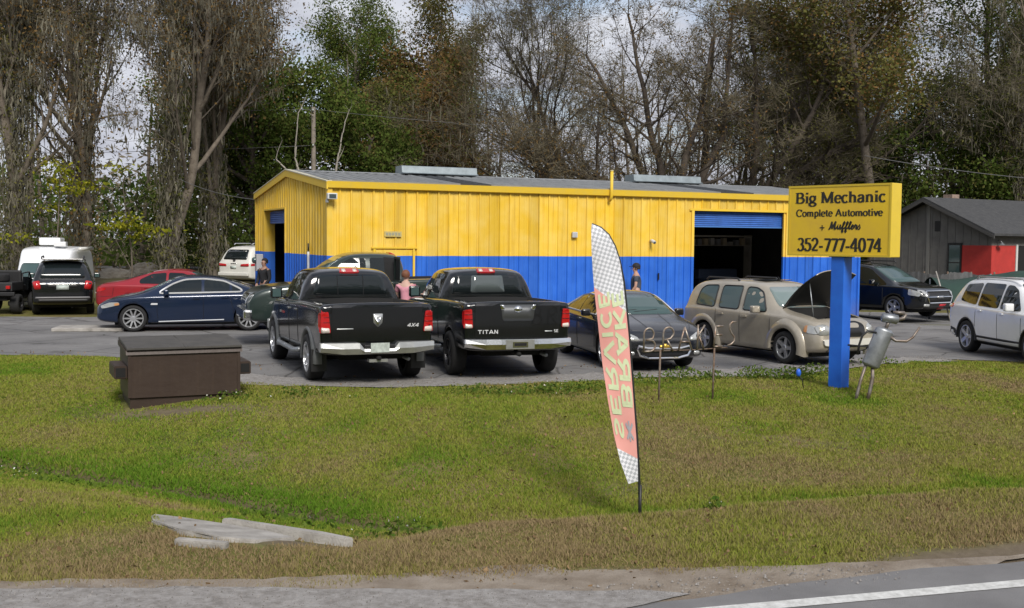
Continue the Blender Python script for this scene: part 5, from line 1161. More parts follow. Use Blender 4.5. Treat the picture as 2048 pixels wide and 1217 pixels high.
# ------------------------------------------------------------------ roadside sign
def make_sign():
    s = thing('roadside_sign', 'yellow box sign lettered Big Mechanic on a square blue post', 'sign', (4.89, 19.57, 0), R(-49.2))
    W_, Z0, Z1, TH = 2.0, 2.27, 3.49, 0.30
    fy = mat('sign_yellow', (0.74, 0.50, 0.018), 0.45, col2=(0.66, 0.43, 0.035), vscale=2)
    cab = box('cabinet', 0, W_, 0, TH, Z0, Z1, mat('cabinet_yellow', (0.72, 0.52, 0.04), 0.4, var=0.06), s, bev=0.012)
    box('face_panel', 0.035, W_-0.035, -0.006, 0.0005, Z0+0.035, Z1-0.035, fy, cab)
    for a in ((0, W_, Z1-0.035, Z1), (0, W_, Z0, Z0+0.035)): box('frame', a[0], a[1], -0.014, 0.001, a[2], a[3], mat('frame_yellow', (0.60, 0.43, 0.03), 0.45), cab)
    for a in ((0, 0.034), (W_-0.034, W_)): box('frame', a[0], a[1], -0.0135, 0.001, Z0+0.036, Z1-0.036, mat('frame_yellow', (0.60, 0.43, 0.03), 0.45), cab)
    ink = mat('sign_ink', (0.018, 0.016, 0.012), 0.5)
    def T(x0, z0): return lambda p, d: (x0+p.x, -0.0062-d, Z0+z0+p.y)
    text_mesh('lettering', 'Big Mechanic', SERIF, 0.185, 1.76, T(.135, .915), ink, cab, thick=0.125, thin=0.046)
    text_mesh('lettering', 'Complete Automotive', SERIF, 0.118, 1.68, T(.166, .685), ink, cab, thick=0.118, thin=0.046)
    cx, cz, a, b = .70, Z0+.49, .008, .045
    prism('plus_mark', [(cx-b, cz-a), (cx-a, cz-a), (cx-a, cz-b), (cx+a, cz-b), (cx+a, cz-a), (cx+b, cz-a), (cx+b, cz+a), (cx+a, cz+a), (cx+a, cz+b), (cx-a, cz+b), (cx-a, cz+a), (cx-b, cz+a)], 'Y', -0.012, -0.0062, ink, cab)
    text_mesh('lettering', 'Mufflers', SCRIPT, 0.145, 0.62, T(.82, .455), ink, cab, thick=0.10, thin=0.05, skew=0.22)
    text_mesh('lettering', '352-777-4074', SERIF, 0.225, 1.64, T(.205, .085), ink, cab, thick=0.105, thin=0.042)
    px, w = 1.0, 0.125
    zb = tz(5.55, 18.8)-0.05
    post = box('post', px-w, px+w, 0.15-w, 0.15+w, zb, Z0+0.001, mat('post_blue', (0.015, 0.14, 0.64), 0.45, col2=(0.012, 0.11, 0.56), vscale=3), s, bev=0.008)
    box('mount_plate', px-0.17, px+0.17, 0.02, 0.28, Z0-0.012, Z0+0.002, M_TRIM, post)
make_sign()
# blue valve cap on a stake beside the post
def make_stake():
    x, y = 5.02, 18.75; z = tz(x, y)
    s = thing('marker_stake', 'small blue marker on a thin stake beside the blue sign post', 'marker', (x, y, z))
    tube('stake', [(0, 0, -0.03), (-0.03, 0, 0.16), (-0.08, 0, 0.24)], 0.008, M_TRIM, s, 6)
    bm = bmesh.new(); bmesh.ops.create_icosphere(bm, subdivisions=2, radius=0.055, matrix=Matrix.Translation((-0.10, 0, 0.29)) @ Matrix.Diagonal((0.8, 0.8, 1.35, 1)))
    bmobj('flag_head', bm, mat('marker_blue', (0.02, 0.12, 0.62), 0.4), s, True)
make_stake()
# ------------------------------------------------------------------ muffler figure and pipe letters
def pipe_figure(label, loc, rz, sc_, body_m, pipe_m, hose_m, wave=True):
    f = thing('muffler_figure', label, 'sculpture', loc, rz); f.scale = (sc_, sc_, sc_)
    tube('leg', [(-.08, -.06, -.02), (-.05, -.05, .10), (.0, -.03, .30), (.10, 0, .60)], [.030, .028, .026, .026], pipe_m, f, 8)
    tube('leg', [(.11, -.05, -.02), (.15, -.05, .12), (.20, -.02, .36), (.20, 0, .58)], [.034, .032, .032, .03], pipe_m, f, 8)
    # torso: an oval muffler can
    bm = bmesh.new(); lathe_bm(bm, [(.001, -.035), (.10, -.03), (.145, 0), (.15, .02), (.15, .60), (.145, .62), (.10, .65), (.001, .66)], 18, 'Z')
    bmesh.ops.transform(bm, matrix=Matrix.Translation((.165, 0, .56)) @ Matrix.Rotation(R(21), 4, 'Y') @ Matrix.Diagonal((1, 0.72, 1, 1)), verts=bm.verts[:])
    bmesh.ops.recalc_face_normals(bm, faces=bm.faces[:]); t = bmobj('torso', bm, body_m, f, True)
    tube('neck', [(.40, 0, 1.16), (.45, 0, 1.30)], .032, pipe_m, f, 8)
    bm = bmesh.new(); lathe_bm(bm, [(.001, -.005), (.055, 0), (.078, .015), (.078, .25), (.055, .27), (.001, .275)], 14, 'X')
    bmesh.ops.transform(bm, matrix=Matrix.Translation((.33, 0, 1.35)) @ Matrix.Rotation(R(8), 4, 'Y'), verts=bm.verts[:]); bmesh.ops.recalc_face_normals(bm, faces=bm.faces[:])
    h = bmobj('head', bm, body_m, f, True)
    tube('jaw', [(.55, -.03, 1.31), (.68, -.03, 1.34), (.72, -.03, 1.41)], [.035, .03, .02], pipe_m, h, 8); tube('brow', [(.50, -.05, 1.44), (.68, -.05, 1.42)], [.02, .035], pipe_m, h, 8)
    tube('arm', [(.46, -.05, 1.03), (.55, -.06, .97), (.72, -.07, .965), (.82, -.07, 1.03), (.93, -.07, 1.20)], [.03, .024, .022, .02, .018], pipe_m, f, 8)
    tube('arm', [(.22, -.08, 1.10), (.08, -.10, 1.13), (-.01, -.1, 1.06), (-.06, -.1, .90), (-.08, -.1, .74)], .02, hose_m, f, 8)
    return f
x_, y_ = 5.72, 17.95
pf = pipe_figure('grey figure welded from mufflers and pipes leaning beside the sign post', (x_, y_, tz(x_, y_)), 0.0, 1.0, M_STEEL, mat('pipe_grey', (0.24, 0.22, 0.20), 0.5, 0.6, col2=(0.16, 0.11, 0.08), vscale=8), M_TRIM)
tube('brace', [(-.20, .05, .885), (.18, 0, .86)], .016, M_TRIM, pf, 6)
x_, y_ = 4.00, 33.2
pipe_figure('pale rusty figure of pipes against the blue wall beside the man', (x_, y_, tz(x_, y_)+0.02), 0.0, 1.02, mat('pale_can', (0.42, 0.37, 0.32), 0.6, 0.3, col2=(0.28, 0.14, 0.09), vscale=5), M_RUST, M_RUST)
def pipe_letters():
    x0, y0 = 2.32, 17.12; z0 = tz(x0, y0)
    s = thing('pipe_letters', 'word BRAKES bent from exhaust pipe on two rusty stakes', 'sign', (x0, y0, z0), R(20))
    k = 1/128.0*1.03
    def P(px, py, dy=0.0): return ((px-1319)*k/math.cos(R(20)), dy, (803-py)*k)
    pm = mat('letter_pipe', (0.36, 0.33, 0.29), 0.45, 0.7, col2=(0.20, 0.13, 0.09), vscale=14)
    def A(cx, cy, rx, ry, a0, a1, n=10): return [P(cx+rx*math.cos(R(a0+(a1-a0)*i/n)), cy-ry*math.sin(R(a0+(a1-a0)*i/n))) for i in range(n+1)]
    for px, yb in ((1320.5, 806), (1433, 801)):
        tube('stake', [P(px-2, yb+6, .012), P(px, 700, .012)], .016, M_RUST, s, 7)
    r = .0155
    def letter(polys):
        bm = bmesh.new()
        for q in polys: tube_bm(bm, q, r, 8)
        bmesh.ops.recalc_face_normals(bm, faces=bm.faces[:]); bmobj('letter', bm, pm, s, True)
    letter([[P(1286, 703), P(1286, 672)]+A(1296, 670, 10, 12, 180, 0)+[P(1304, 678), P(1290, 681)], [P(1290, 681)]+A(1298, 692, 11, 11, 90, -90)+[P(1286, 703)]])
    letter([[P(1325, 704), P(1325, 672)]+A(1336, 668, 10.5, 11, 180, -20)+[P(1340, 679), P(1327, 682)], [P(1333, 681), P(1346, 704)]])
    letter([[P(1357, 702), P(1369, 657)], [P(1369, 657), P(1385, 702)], [P(1362, 686), P(1379, 686)]])
    letter([[P(1397, 653), P(1396, 702)], [P(1411, 654), P(1400, 671), P(1397, 678)], [P(1399, 676), P(1410, 701)]])
    letter([[P(1434, 656), P(1431, 698)], [P(1434, 657), P(1450, 657)], [P(1433, 674), P(1448, 674)], [P(1431, 697), P(1449, 697)]])
    letter([[P(1477, 649), P(1469, 649), P(1464, 654), P(1464, 663), P(1468, 671), P(1474, 679), P(1474, 687), P(1468, 693), P(1460, 696)]])
    tube('crossbar', [P(1284, 703, .03), P(1386, 703, .03), P(1462, 700, .03)], .009, M_RUST, s, 6)
pipe_letters()
# ------------------------------------------------------------------ feather flag
def feather_flag():
    fx, fy = 1.352, 11.3; z0 = tz(fx, fy); k = 1/193.0
    s = thing('feather_flag', 'red and chequered feather flag reading brake service on a black pole', 'flag', (fx, fy, z0))
    def L2(px, py): return ((px-1287)*k, (1042-py)*k)
    right = [L2(*p) for p in ((1182, 443), (1200, 450), (1216, 464), (1229, 487), (1239, 516), (1247, 556), (1253, 605), (1260, 668), (1266, 735), (1272, 800), (1278, 865), (1282, 920), (1284, 957))]
    left = [L2(p[0]-10*math.sin(math.pi*i/12)**.8, p[1]) for i, p in enumerate(((1182, 443), (1184, 456), (1187, 474), (1190, 498), (1194, 530), (1199, 575), (1205, 622), (1211, 672), (1218, 730), (1227, 795), (1238, 862), (1250, 920), (1263, 963)))]
    def lerp2(a, b, t): return (a[0]+(b[0]-a[0])*t, a[1]+(b[1]-a[1])*t)
    def wave(x, z): return 0.025*math.sin(3.1*z+9*x)+0.018*math.sin(7*z-5*x)
    n, mcols = 72, 12
    def interp(c, t):
        q = t*(len(c)-1); i = min(int(q), len(c)-2); return lerp2(c[i], c[i+1], q-i)
    V = []; F = []; MI = []
    for i in range(n+1):
        a, b = interp(left, i/n), interp(right, i/n)
        for j in range(mcols+1):
            p = lerp2(a, b, j/mcols); V.append((p[0], wave(p[0], p[1])*(1-j/mcols), p[1]))
    for i in range(n):
        for j in range(mcols): q = i*(mcols+1)+j; F.append((q, q+1, q+mcols+2, q+mcols+1))
    k0 = len(V)
    V += [(x, y+0.003, z) for x, y, z in V]; F += [(a+k0, d+k0, c+k0, b+k0) for a, b, c, d in F]
    m = bpy.data.materials.new('flag_cloth'); m.use_nodes = True; nt = m.node_tree; N = nt.nodes; L = nt.links; bs = N['Principled BSDF']; bs.inputs['Roughness'].default_value = 0.8
    tc = N.new('ShaderNodeTexCoord'); sp = N.new('ShaderNodeSeparateXYZ'); L.new(tc.outputs['Object'], sp.inputs[0])
    mp = N.new('ShaderNodeMapping'); mp.inputs['Rotation'].default_value = (0, R(28), 0); L.new(tc.outputs['Object'], mp.inputs['Vector'])
    fl = N.new('ShaderNodeMapping'); fl.inputs['Scale'].default_value = (34, 0.0, 34); L.new(mp.outputs[0], fl.inputs['Vector'])
    ch = N.new('ShaderNodeTexChecker'); ch.inputs['Scale'].default_value = 1.0; ch.inputs['Color1'].default_value = (0.72, 0.73, 0.76, 1); ch.inputs['Color2'].default_value = (0.42, 0.435, 0.46, 1); L.new(fl.outputs[0], ch.inputs['Vector'])
    def expr(kx, th, op='GREATER_THAN'):
        a = N.new('ShaderNodeMath'); a.operation = 'MULTIPLY_ADD'; a.inputs[1].default_value = kx; L.new(sp.outputs['X'], a.inputs[0]); L.new(sp.outputs['Z'], a.inputs[2])
        g = N.new('ShaderNodeMath'); g.operation = op; g.inputs[1].default_value = th; L.new(a.outputs[0], g.inputs[0]); return g
    up = expr(0.75, 2.07); lo = expr(0.5, 0.66, 'LESS_THAN')
    mxm = N.new('ShaderNodeMath'); mxm.operation = 'MAXIMUM'; L.new(up.outputs[0], mxm.inputs[0]); L.new(lo.outputs[0], mxm.inputs[1])
    nz = N.new('ShaderNodeTexNoise'); nz.inputs['Scale'].default_value = 4; L.new(tc.outputs['Object'], nz.inputs['Vector'])
    rr = N.new('ShaderNodeValToRGB'); rr.color_ramp.elements[0].color = (0.72, 0.29, 0.25, 1); rr.color_ramp.elements[1].color = (0.77, 0.40, 0.35, 1); L.new(nz.outputs['Fac'], rr.inputs['Fac'])
    mx = N.new('ShaderNodeMix'); mx.data_type = 'RGBA'; L.new(mxm.outputs[0], mx.inputs['Factor']); L.new(rr.outputs[0], mx.inputs['A']); L.new(ch.outputs['Color'], mx.inputs['B']); L.new(mx.outputs['Result'], bs.inputs['Base Color'])
    cloth = obj('cloth', V, F, m, s, True)
    # lettering seen from the back: rotated to read upwards and mirrored
    gm = mat('flag_lettering', (0.62, 0.70, 0.43), 0.8, var=0.12, vscale=6)
    def spine(t, off):          # a point along the flag's axis: t from bottom of the text to its top, off = fraction across (0 left, 1 right)
        q = interp(left, t); w = interp(right, t); return lerp2(q, w, off)
    def T(t0, t1, o0, o1, length):
        def f(p, d):
            t = t0+(t1-t0)*(p.x/length); off = o0+(o1-o0)*p.y
            q = spine(1-t, off); 
            return (q[0], wave(q[0], q[1])*(1-off)-0.003-d, q[1])
        return f
    text_mesh('lettering', 'BRAKE', BLOCK, 1.0, 5.0, T(.235, .565, .54, .93, 5.0), gm, cloth, 0.11, 0.11, depth=0.002)
    text_mesh('lettering', 'SERVICE', BLOCK, 1.0, 7.0, T(.15, .575, .10, .47, 7.0), gm, cloth, 0.11, 0.11, depth=0.002)
    # small grey disc-and-spanner mark under the lettering
    tm = mat('flag_mark', (0.36, 0.37, 0.40), 0.8)
    bm = bmesh.new()
    for pts in ([(0.2, .2), (.5, .5), (.8, .85)], [(.2, .85), (.5, .5), (.8, .2)], [(.1, .5), (.9, .5)]): stroke_bm(bm, pts, lambda t: 0.07, lambda p, d: T(.14, .21, .50, .92, 1.0)(p, d+pts[0][1]*0.001), 0.002)
    bmesh.ops.recalc_face_normals(bm, faces=bm.faces[:]); bmobj('printed_mark', bm, tm, cloth)
    pole = [(0.0, 0.005, -0.25), L2(1286, 1000)[0:1]+(0.005,)+L2(1286, 1000)[1:2]]+[(x+0.004, 0.004, z) for x, z in reversed(right)]
    tube('pole', pole, [.014]*3+[.011]*(len(pole)-8)+[.007]*5, mat('pole_black', (0.02, 0.022, 0.022), 0.4), s, 8)
    tube('ground_sleeve', [(0, .005, -.1), (0, .005, .40)], 0.017, M_TRIM, s, 8)
feather_flag()
# ------------------------------------------------------------------ dumpster
def dumpster():
    x0, y0 = -5.80, 16.55
    s = thing('dumpster', 'brown steel dumpster with a dark lid on the grass', 'dumpster', (x0, y0, tz(x0, y0)-0.03), R(25))
    bm_ = mat('dumpster_brown', (0.034, 0.020, 0.014), 0.5, 0.1, col2=(0.044, 0.028, 0.020), vscale=2.0, streak=0.06, bump=0.15, bscale=12)
    lid_m = mat('lid_plastic', (0.045, 0.042, 0.038), 0.65, col2=(0.07, 0.064, 0.056), vscale=4)
    L_, D_, H_ = 1.68, 1.20, 0.93
    # tub tapering slightly to the floor
    b = bmesh.new()
    pts = [(.03, .04, .0), (L_-.03, .04, .0), (L_-.03, D_-.04, .0), (.03, D_-.04, .0), (.03, .04, .20), (L_-.03, .04, .20), (L_-.03, D_-.04, .20), (.03, D_-.04, .20), (0, 0, .215), (L_, 0, .215), (L_, D_, .215), (0, D_, .215), (0, 0, H_), (L_, 0, H_), (L_, D_, H_+.06), (0, D_, H_+.06)]
    v = [b.verts.new(p) for p in pts]
    for a in range(3):
        for q in range(4): b.faces.new((v[a*4+q], v[a*4+(q+1) % 4], v[a*4+4+(q+1) % 4], v[a*4+4+q]))
    b.faces.new(v[3::-1]); b.faces.new(v[12:16]); bmesh.ops.recalc_face_normals(b, faces=b.faces[:])
    tub = bmobj('tub', b, bm_, s)
    prism('rim', [(-.035, H_-.055), (D_*.02-.035, H_+.012), (-.0, H_+.012), (-.0, H_-.055)], 'X', -.03, L_+.03, bm_, tub)
    for xa, xb in ((-.032, -.002), (L_+.002, L_+.032)): prism('rim', [(0.002, H_-.055), (0.002, H_+.012), (D_, H_+.072), (D_, H_+.0)], 'X', xa, xb, bm_, tub)
    for xa, xb in ((.0, L_/2-.008), (L_/2+.008, L_)):
        prism('lid', [(-.06, H_+.015), (-.06, H_+.05), (.3, H_+.085), (D_+.02, H_+.125), (D_+.02, H_+.075)], 'X', xa-.02, xb+.02 if xb > 1 else xb, lid_m, s, bev=0.008)
    for xa in (-.19, L_+.002):
        o = bmesh.new(); bx(o, xa, xa+.188, .10, .92, .50, .70); 
        bmesh.ops.bevel(o, geom=o.edges[:], offset=0.012, segments=2, affect='EDGES'); bmobj('fork_pocket', o, bm_, s)
        box('pocket_shade', xa+.025, xa+.163, .094, .099, .53, .67, M_WELL, s)  # near-black plate on the solid pocket, painted as the shade in its mouth
    for xq in (.0, L_-.045): box('corner_rib', xq, xq+.045, -.012, -.0005, .22, H_-.06, bm_, tub)
    for yq in (.1, D_-.25): box('skid', .05, L_-.05, yq, yq+.12, -.06, -.0005, bm_, tub)
dumpster()
# ------------------------------------------------------------------ culvert headwall and broken concrete
def culvert():
    x0, y0 = -3.22, 9.72
    W = lambda a, b: (x0+.924*a+.383*b, y0-.383*a+.924*b)
    zc = [sum(tz(*W(a, b)) for a in (.3, .7, 1.1, 1.5))/4 for b in (.1, -.5)]; zl = [sum(tz(*W(a, b)) for b in (.1, -.2, -.45))/3 for a in (.2, 1.5)]
    s = thing('culvert_headwall', 'broken concrete culvert slab lying in the roadside grass', 'concrete slab', (x0, y0, tz(*W(0, 0))-.022))
    s.rotation_euler = (math.atan2(zc[0]-zc[1], .6), -math.atan2(zl[1]-zl[0], 1.3), R(-22.5))
    prism('slab', [(0, .04), (.28, .09), (.8, .07), (1.25, .02), (1.60, -.10), (1.50, -.52), (1.22, -.62), (1.0, -.54), (.75, -.55), (.5, -.40), (.30, -.34), (.12, -.14)], 'Z', -.25, .035, M_CONC, s, bev=0.012)
    prism('curb', [(.70, .085), (2.02, -.02), (2.06, .06), (1.7, .16), (.72, .19)], 'Z', -.25, .075, M_CONC, s, bev=0.012)
    b = box('chunk', .35, .80, -.62, -.54, -.02, .05, M_CONC, None, bev=0.018); b.name = 'concrete_chunk'; b.location = (x0+.36, y0-.42, tz(x0+.8, y0-1.1)+.0); b.rotation_euler = (0, 0, R(-14)); tag(b, 'small pale strip of broken concrete near the road', 'concrete')
culvert()
# ------------------------------------------------------------------ people
def skin_mesh(nodes, edges, root=0, levels=2):
    me = bpy.data.meshes.new('tmp'); names = list(nodes); idx = {n: i for i, n in enumerate(names)}
    me.from_pydata([nodes[n][0] for n in names], [(idx[a], idx[b]) for a, b in edges], []); me.update()
    o = bpy.data.objects.new('tmp', me); COL.objects.link(o)
    sk = o.modifiers.new('skin', 'SKIN'); sk.use_smooth_shade = True
    if not me.skin_vertices: 
        bpy.context.view_layer.objects.active = o; bpy.context.view_layer.update()
    sv = me.skin_vertices[0].data
    for i, n in enumerate(names):
        r = nodes[n][1]; sv[i].radius = r if isinstance(r, tuple) else (r, r); sv[i].use_root = (i == root)
    md = o.modifiers.new('s', 'SUBSURF'); md.levels = levels; md.render_levels = levels
    dg = bpy.context.evaluated_depsgraph_get(); dg.update()
    out = bpy.data.meshes.new_from_object(o.evaluated_get(dg), depsgraph=dg); bpy.data.objects.remove(o); return out
def person(label, loc, deg, H, skin_c, shirt_c, leg_c, hair_c, arms, cap=None, long_hair=False, long_sleeve=False):
    k = H/1.75
    n = {'pelvis': ((0, 0, .97), (.15, .105)), 'belly': ((0, 0, 1.12), (.135, .10)), 'chest': ((.0, 0, 1.32), (.155, .105)), 'collar': ((-.005, 0, 1.44), (.10, .075)), 'neck': ((.01, 0, 1.515), .052), 'jaw': ((.035, 0, 1.575), (.062, .068)), 'head': ((.02, 0, 1.645), (.078, .092)), 'crown': ((.01, 0, 1.705), (.066, .078))}
    e = [('pelvis', 'belly'), ('belly', 'chest'), ('chest', 'collar'), ('collar', 'neck'), ('neck', 'jaw'), ('jaw', 'head'), ('head', 'crown')]
    for s_, sg in (('l', 1), ('r', -1)):
        sh, el, wr = (Vector((0, sg*.175, 1.415)), Vector(arms[s_][0]), Vector(arms[s_][1]))
        n['sh'+s_] = (tuple(sh), .058); n['el'+s_] = (tuple(el), .042); n['wr'+s_] = (tuple(wr), .028)
        d = (wr-el).normalized(); pm = wr+d*.055; n['pm'+s_] = (tuple(pm), (.036, .018))
        e += [('collar', 'sh'+s_), ('sh'+s_, 'el'+s_), ('el'+s_, 'wr'+s_), ('wr'+s_, 'pm'+s_)]
        side = d.cross(Vector((0, 0, 1))); side = side.normalized() if side.length > .1 else Vector((0, 1, 0)); up = side.cross(d).normalized()
        for q, (o_, l) in enumerate(((-.030, .062), (-.010, .074), (.010, .07), (.030, .055))):
            f1 = pm+d*.045+side*o_; f2 = f1+d*l*.6-up*.012; f3 = f2+d*l*.35-up*.025
            for t, p in (('a', f1), ('b', f2), ('c', f3)): n['f%s%d%s' % (s_, q, t)] = (tuple(p), .0095)
            e += [('pm'+s_, 'f%s%da' % (s_, q)), ('f%s%da' % (s_, q), 'f%s%db' % (s_, q)), ('f%s%db' % (s_, q), 'f%s%dc' % (s_, q))]
        t1 = wr+d*.03+side*.042*sg; t2 = t1+d*.045+side*.015*sg
        n['t%s1' % s_] = (tuple(t1), .012); n['t%s2' % s_] = (tuple(t2), .0095); e += [('wr'+s_, 't%s1' % s_), ('t%s1' % s_, 't%s2' % s_)]
        n['hip'+s_] = ((0, sg*.092, .90), .092); n['kn'+s_] = ((.02, sg*.105, .50), .06); n['ca'+s_] = ((-.01, sg*.108, .34), .055); n['an'+s_] = ((-.02, sg*.11, .09), .037); n['toe'+s_] = ((.14, sg*.125, .035), (.042, .03))
        e += [('pelvis', 'hip'+s_), ('hip'+s_, 'kn'+s_), ('kn'+s_, 'ca'+s_), ('ca'+s_, 'an'+s_), ('an'+s_, 'toe'+s_)]
    body = skin_mesh(n, e)
    sm = mat('skin_'+skin_c[0], skin_c[1], 0.55, var=0.1)
    p = link('person', body, sm, None, True); p.location = loc; p.rotation_euler = (0, 0, R(deg)); p.scale = (k, k, k); tag(p, label, 'person', 'people around the garage')
    # clothing
    def grow(keys, add, ed, over=None):
        m_ = {q: (n[q][0], tuple(r+add for r in (n[q][1] if isinstance(n[q][1], tuple) else (n[q][1],)*2))) for q in keys}
        if over: m_.update(over)
        return skin_mesh(m_, ed)
    ov = {}
    ed = [('pelvis', 'belly'), ('belly', 'chest'), ('chest', 'collar')]; ks = ['pelvis', 'belly', 'chest', 'collar']
    for s_ in 'lr':
        a, b = Vector(n['sh'+s_][0]), Vector(n['el'+s_][0]); ov['sl'+s_] = (tuple(a+(b-a)*(0.62)), (.062, .062)); ks += ['sh'+s_]; ed += [('collar', 'sh'+s_), ('sh'+s_, 'sl'+s_)]
        if long_sleeve: ov['el2'+s_] = (tuple(b), (.056, .056)); ov['wr2'+s_] = (n['wr'+s_][0], (.042, .042)); ed += [('sl'+s_, 'el2'+s_), ('el2'+s_, 'wr2'+s_)]
    link('shirt', grow(ks, .018, ed, ov), mat('cloth_'+shirt_c[0], shirt_c[1], 0.85, var=0.25, vscale=9), p, True)
    ks = ['pelvis']; ed = []
    for s_ in 'lr': ks += ['hip'+s_, 'kn'+s_, 'ca'+s_, 'an'+s_]; ed += [('pelvis', 'hip'+s_), ('hip'+s_, 'kn'+s_), ('kn'+s_, 'ca'+s_), ('ca'+s_, 'an'+s_)]
    link('trousers', grow(ks, .016, ed), mat('cloth_'+leg_c[0], leg_c[1], 0.85, var=0.25, vscale=9), p, True)
    for sg in (-1, 1):
        sh = box('shoe', -.09, .19, sg*.118-.05, sg*.118+.05, -.0, .095, mat('shoe_dark', (0.03, 0.028, 0.026), 0.7), p, bev=0.03)
        box('eye', .108, .118, sg*.032-.011, sg*.032+.011, 1.640, 1.652, mat('eye_dark', (0.05, 0.04, 0.035), 0.3), p)
        bm = bmesh.new(); bmesh.ops.create_icosphere(bm, subdivisions=1, radius=0.028, matrix=Matrix.Translation((.005, sg*.085, 1.63)) @ Matrix.Diagonal((.7, .35, 1.1, 1))); bmobj('ear', bm, sm, p, True)
    bm = bmesh.new(); bmesh.ops.create_icosphere(bm, subdivisions=1, radius=0.02, matrix=Matrix.Translation((.122, 0, 1.615)) @ Matrix.Diagonal((.9, .6, 1.2, 1))); bmobj('nose', bm, sm, p, True)
    box('mouth', .098, .106, -.024, .024, 1.570, 1.577, mat('lip', (0.30, 0.12, 0.10), 0.5), p)
    hm = mat('hair_'+hair_c[0], hair_c[1], 0.7, var=0.3, vscale=20)
    bm = bmesh.new(); bmesh.ops.create_icosphere(bm, subdivisions=3, radius=0.108, matrix=Matrix.Translation((-.006, 0, 1.668)) @ Matrix.Diagonal((1.02, .92, 1.06, 1)))
    for v in [v for v in bm.verts if (v.co.x > .055 and v.co.z < 1.70) or v.co.z < 1.60]: bm.verts.remove(v)
    bmobj('hair', bm, hm, p, True)
    if long_hair: tube('ponytail', [(-.09, 0, 1.69), (-.13, 0, 1.66), (-.13, 0, 1.54), (-.11, 0, 1.44)], [.03, .038, .034, .012], hm, p, 8)
    if cap:
        cm = mat('cap_'+cap[0], cap[1], 0.8); bm = bmesh.new(); bmesh.ops.create_icosphere(bm, subdivisions=3, radius=0.118, matrix=Matrix.Translation((0, 0, 1.685)) @ Matrix.Diagonal((1.02, .92, .95, 1)))
        for v in [v for v in bm.verts if v.co.z < 1.678]: bm.verts.remove(v)
        cp = bmobj('cap', bm, cm, p, True); prism('peak', [(.09, -.075), (.17, -.06), (.205, 0), (.17, .06), (.09, .075)], 'Z', 1.677, 1.690, cm, cp)
    return p
zl = 0.03
person('person in a pink shirt standing by the open door of the green pickup', (-2.42, 25.0, zl), 80, 1.74, ('fair', (0.50, 0.32, 0.25)), ('pink', (0.62, 0.27, 0.33)), ('navy', (0.03, 0.035, 0.06)), ('auburn', (0.17, 0.065, 0.03)), {'l': ((.10, .26, 1.16), (.30, .20, 1.14)), 'r': ((.12, -.28, 1.18), (.34, -.30, 1.20))}, long_hair=False)
person('person in a black cap and slate t-shirt walking past the blue wall', (3.56, 31.6, zl), 176, 1.80, ('tan', (0.45, 0.26, 0.19)), ('slate', (0.055, 0.07, 0.10)), ('work_blue', (0.03, 0.04, 0.07)), ('dark', (0.03, 0.022, 0.018)), {'l': ((.02, .24, 1.14), (.16, .22, .95)), 'r': ((-.02, -.24, 1.14), (.10, -.22, .93))}, cap=('black', (0.012, 0.012, 0.015)))
def gl(u, v): return (BX+math.cos(BA)*u-math.sin(BA)*v, BY+math.sin(BA)*u+math.cos(BA)*v)
gx, gy = gl(-0.35, 6.35)
person('person in a dark jacket standing at the open gable doorway', (gx, gy, zl), 235, 1.80, ('brown', (0.33, 0.19, 0.14)), ('charcoal', (0.012, 0.013, 0.016)), ('black_denim', (0.012, 0.013, 0.018)), ('black', (0.02, 0.016, 0.014)), {'l': ((.02, .25, 1.14), (.16, .18, .98)), 'r': ((.02, -.25, 1.14), (.16, -.18, .98))}, long_sleeve=True)
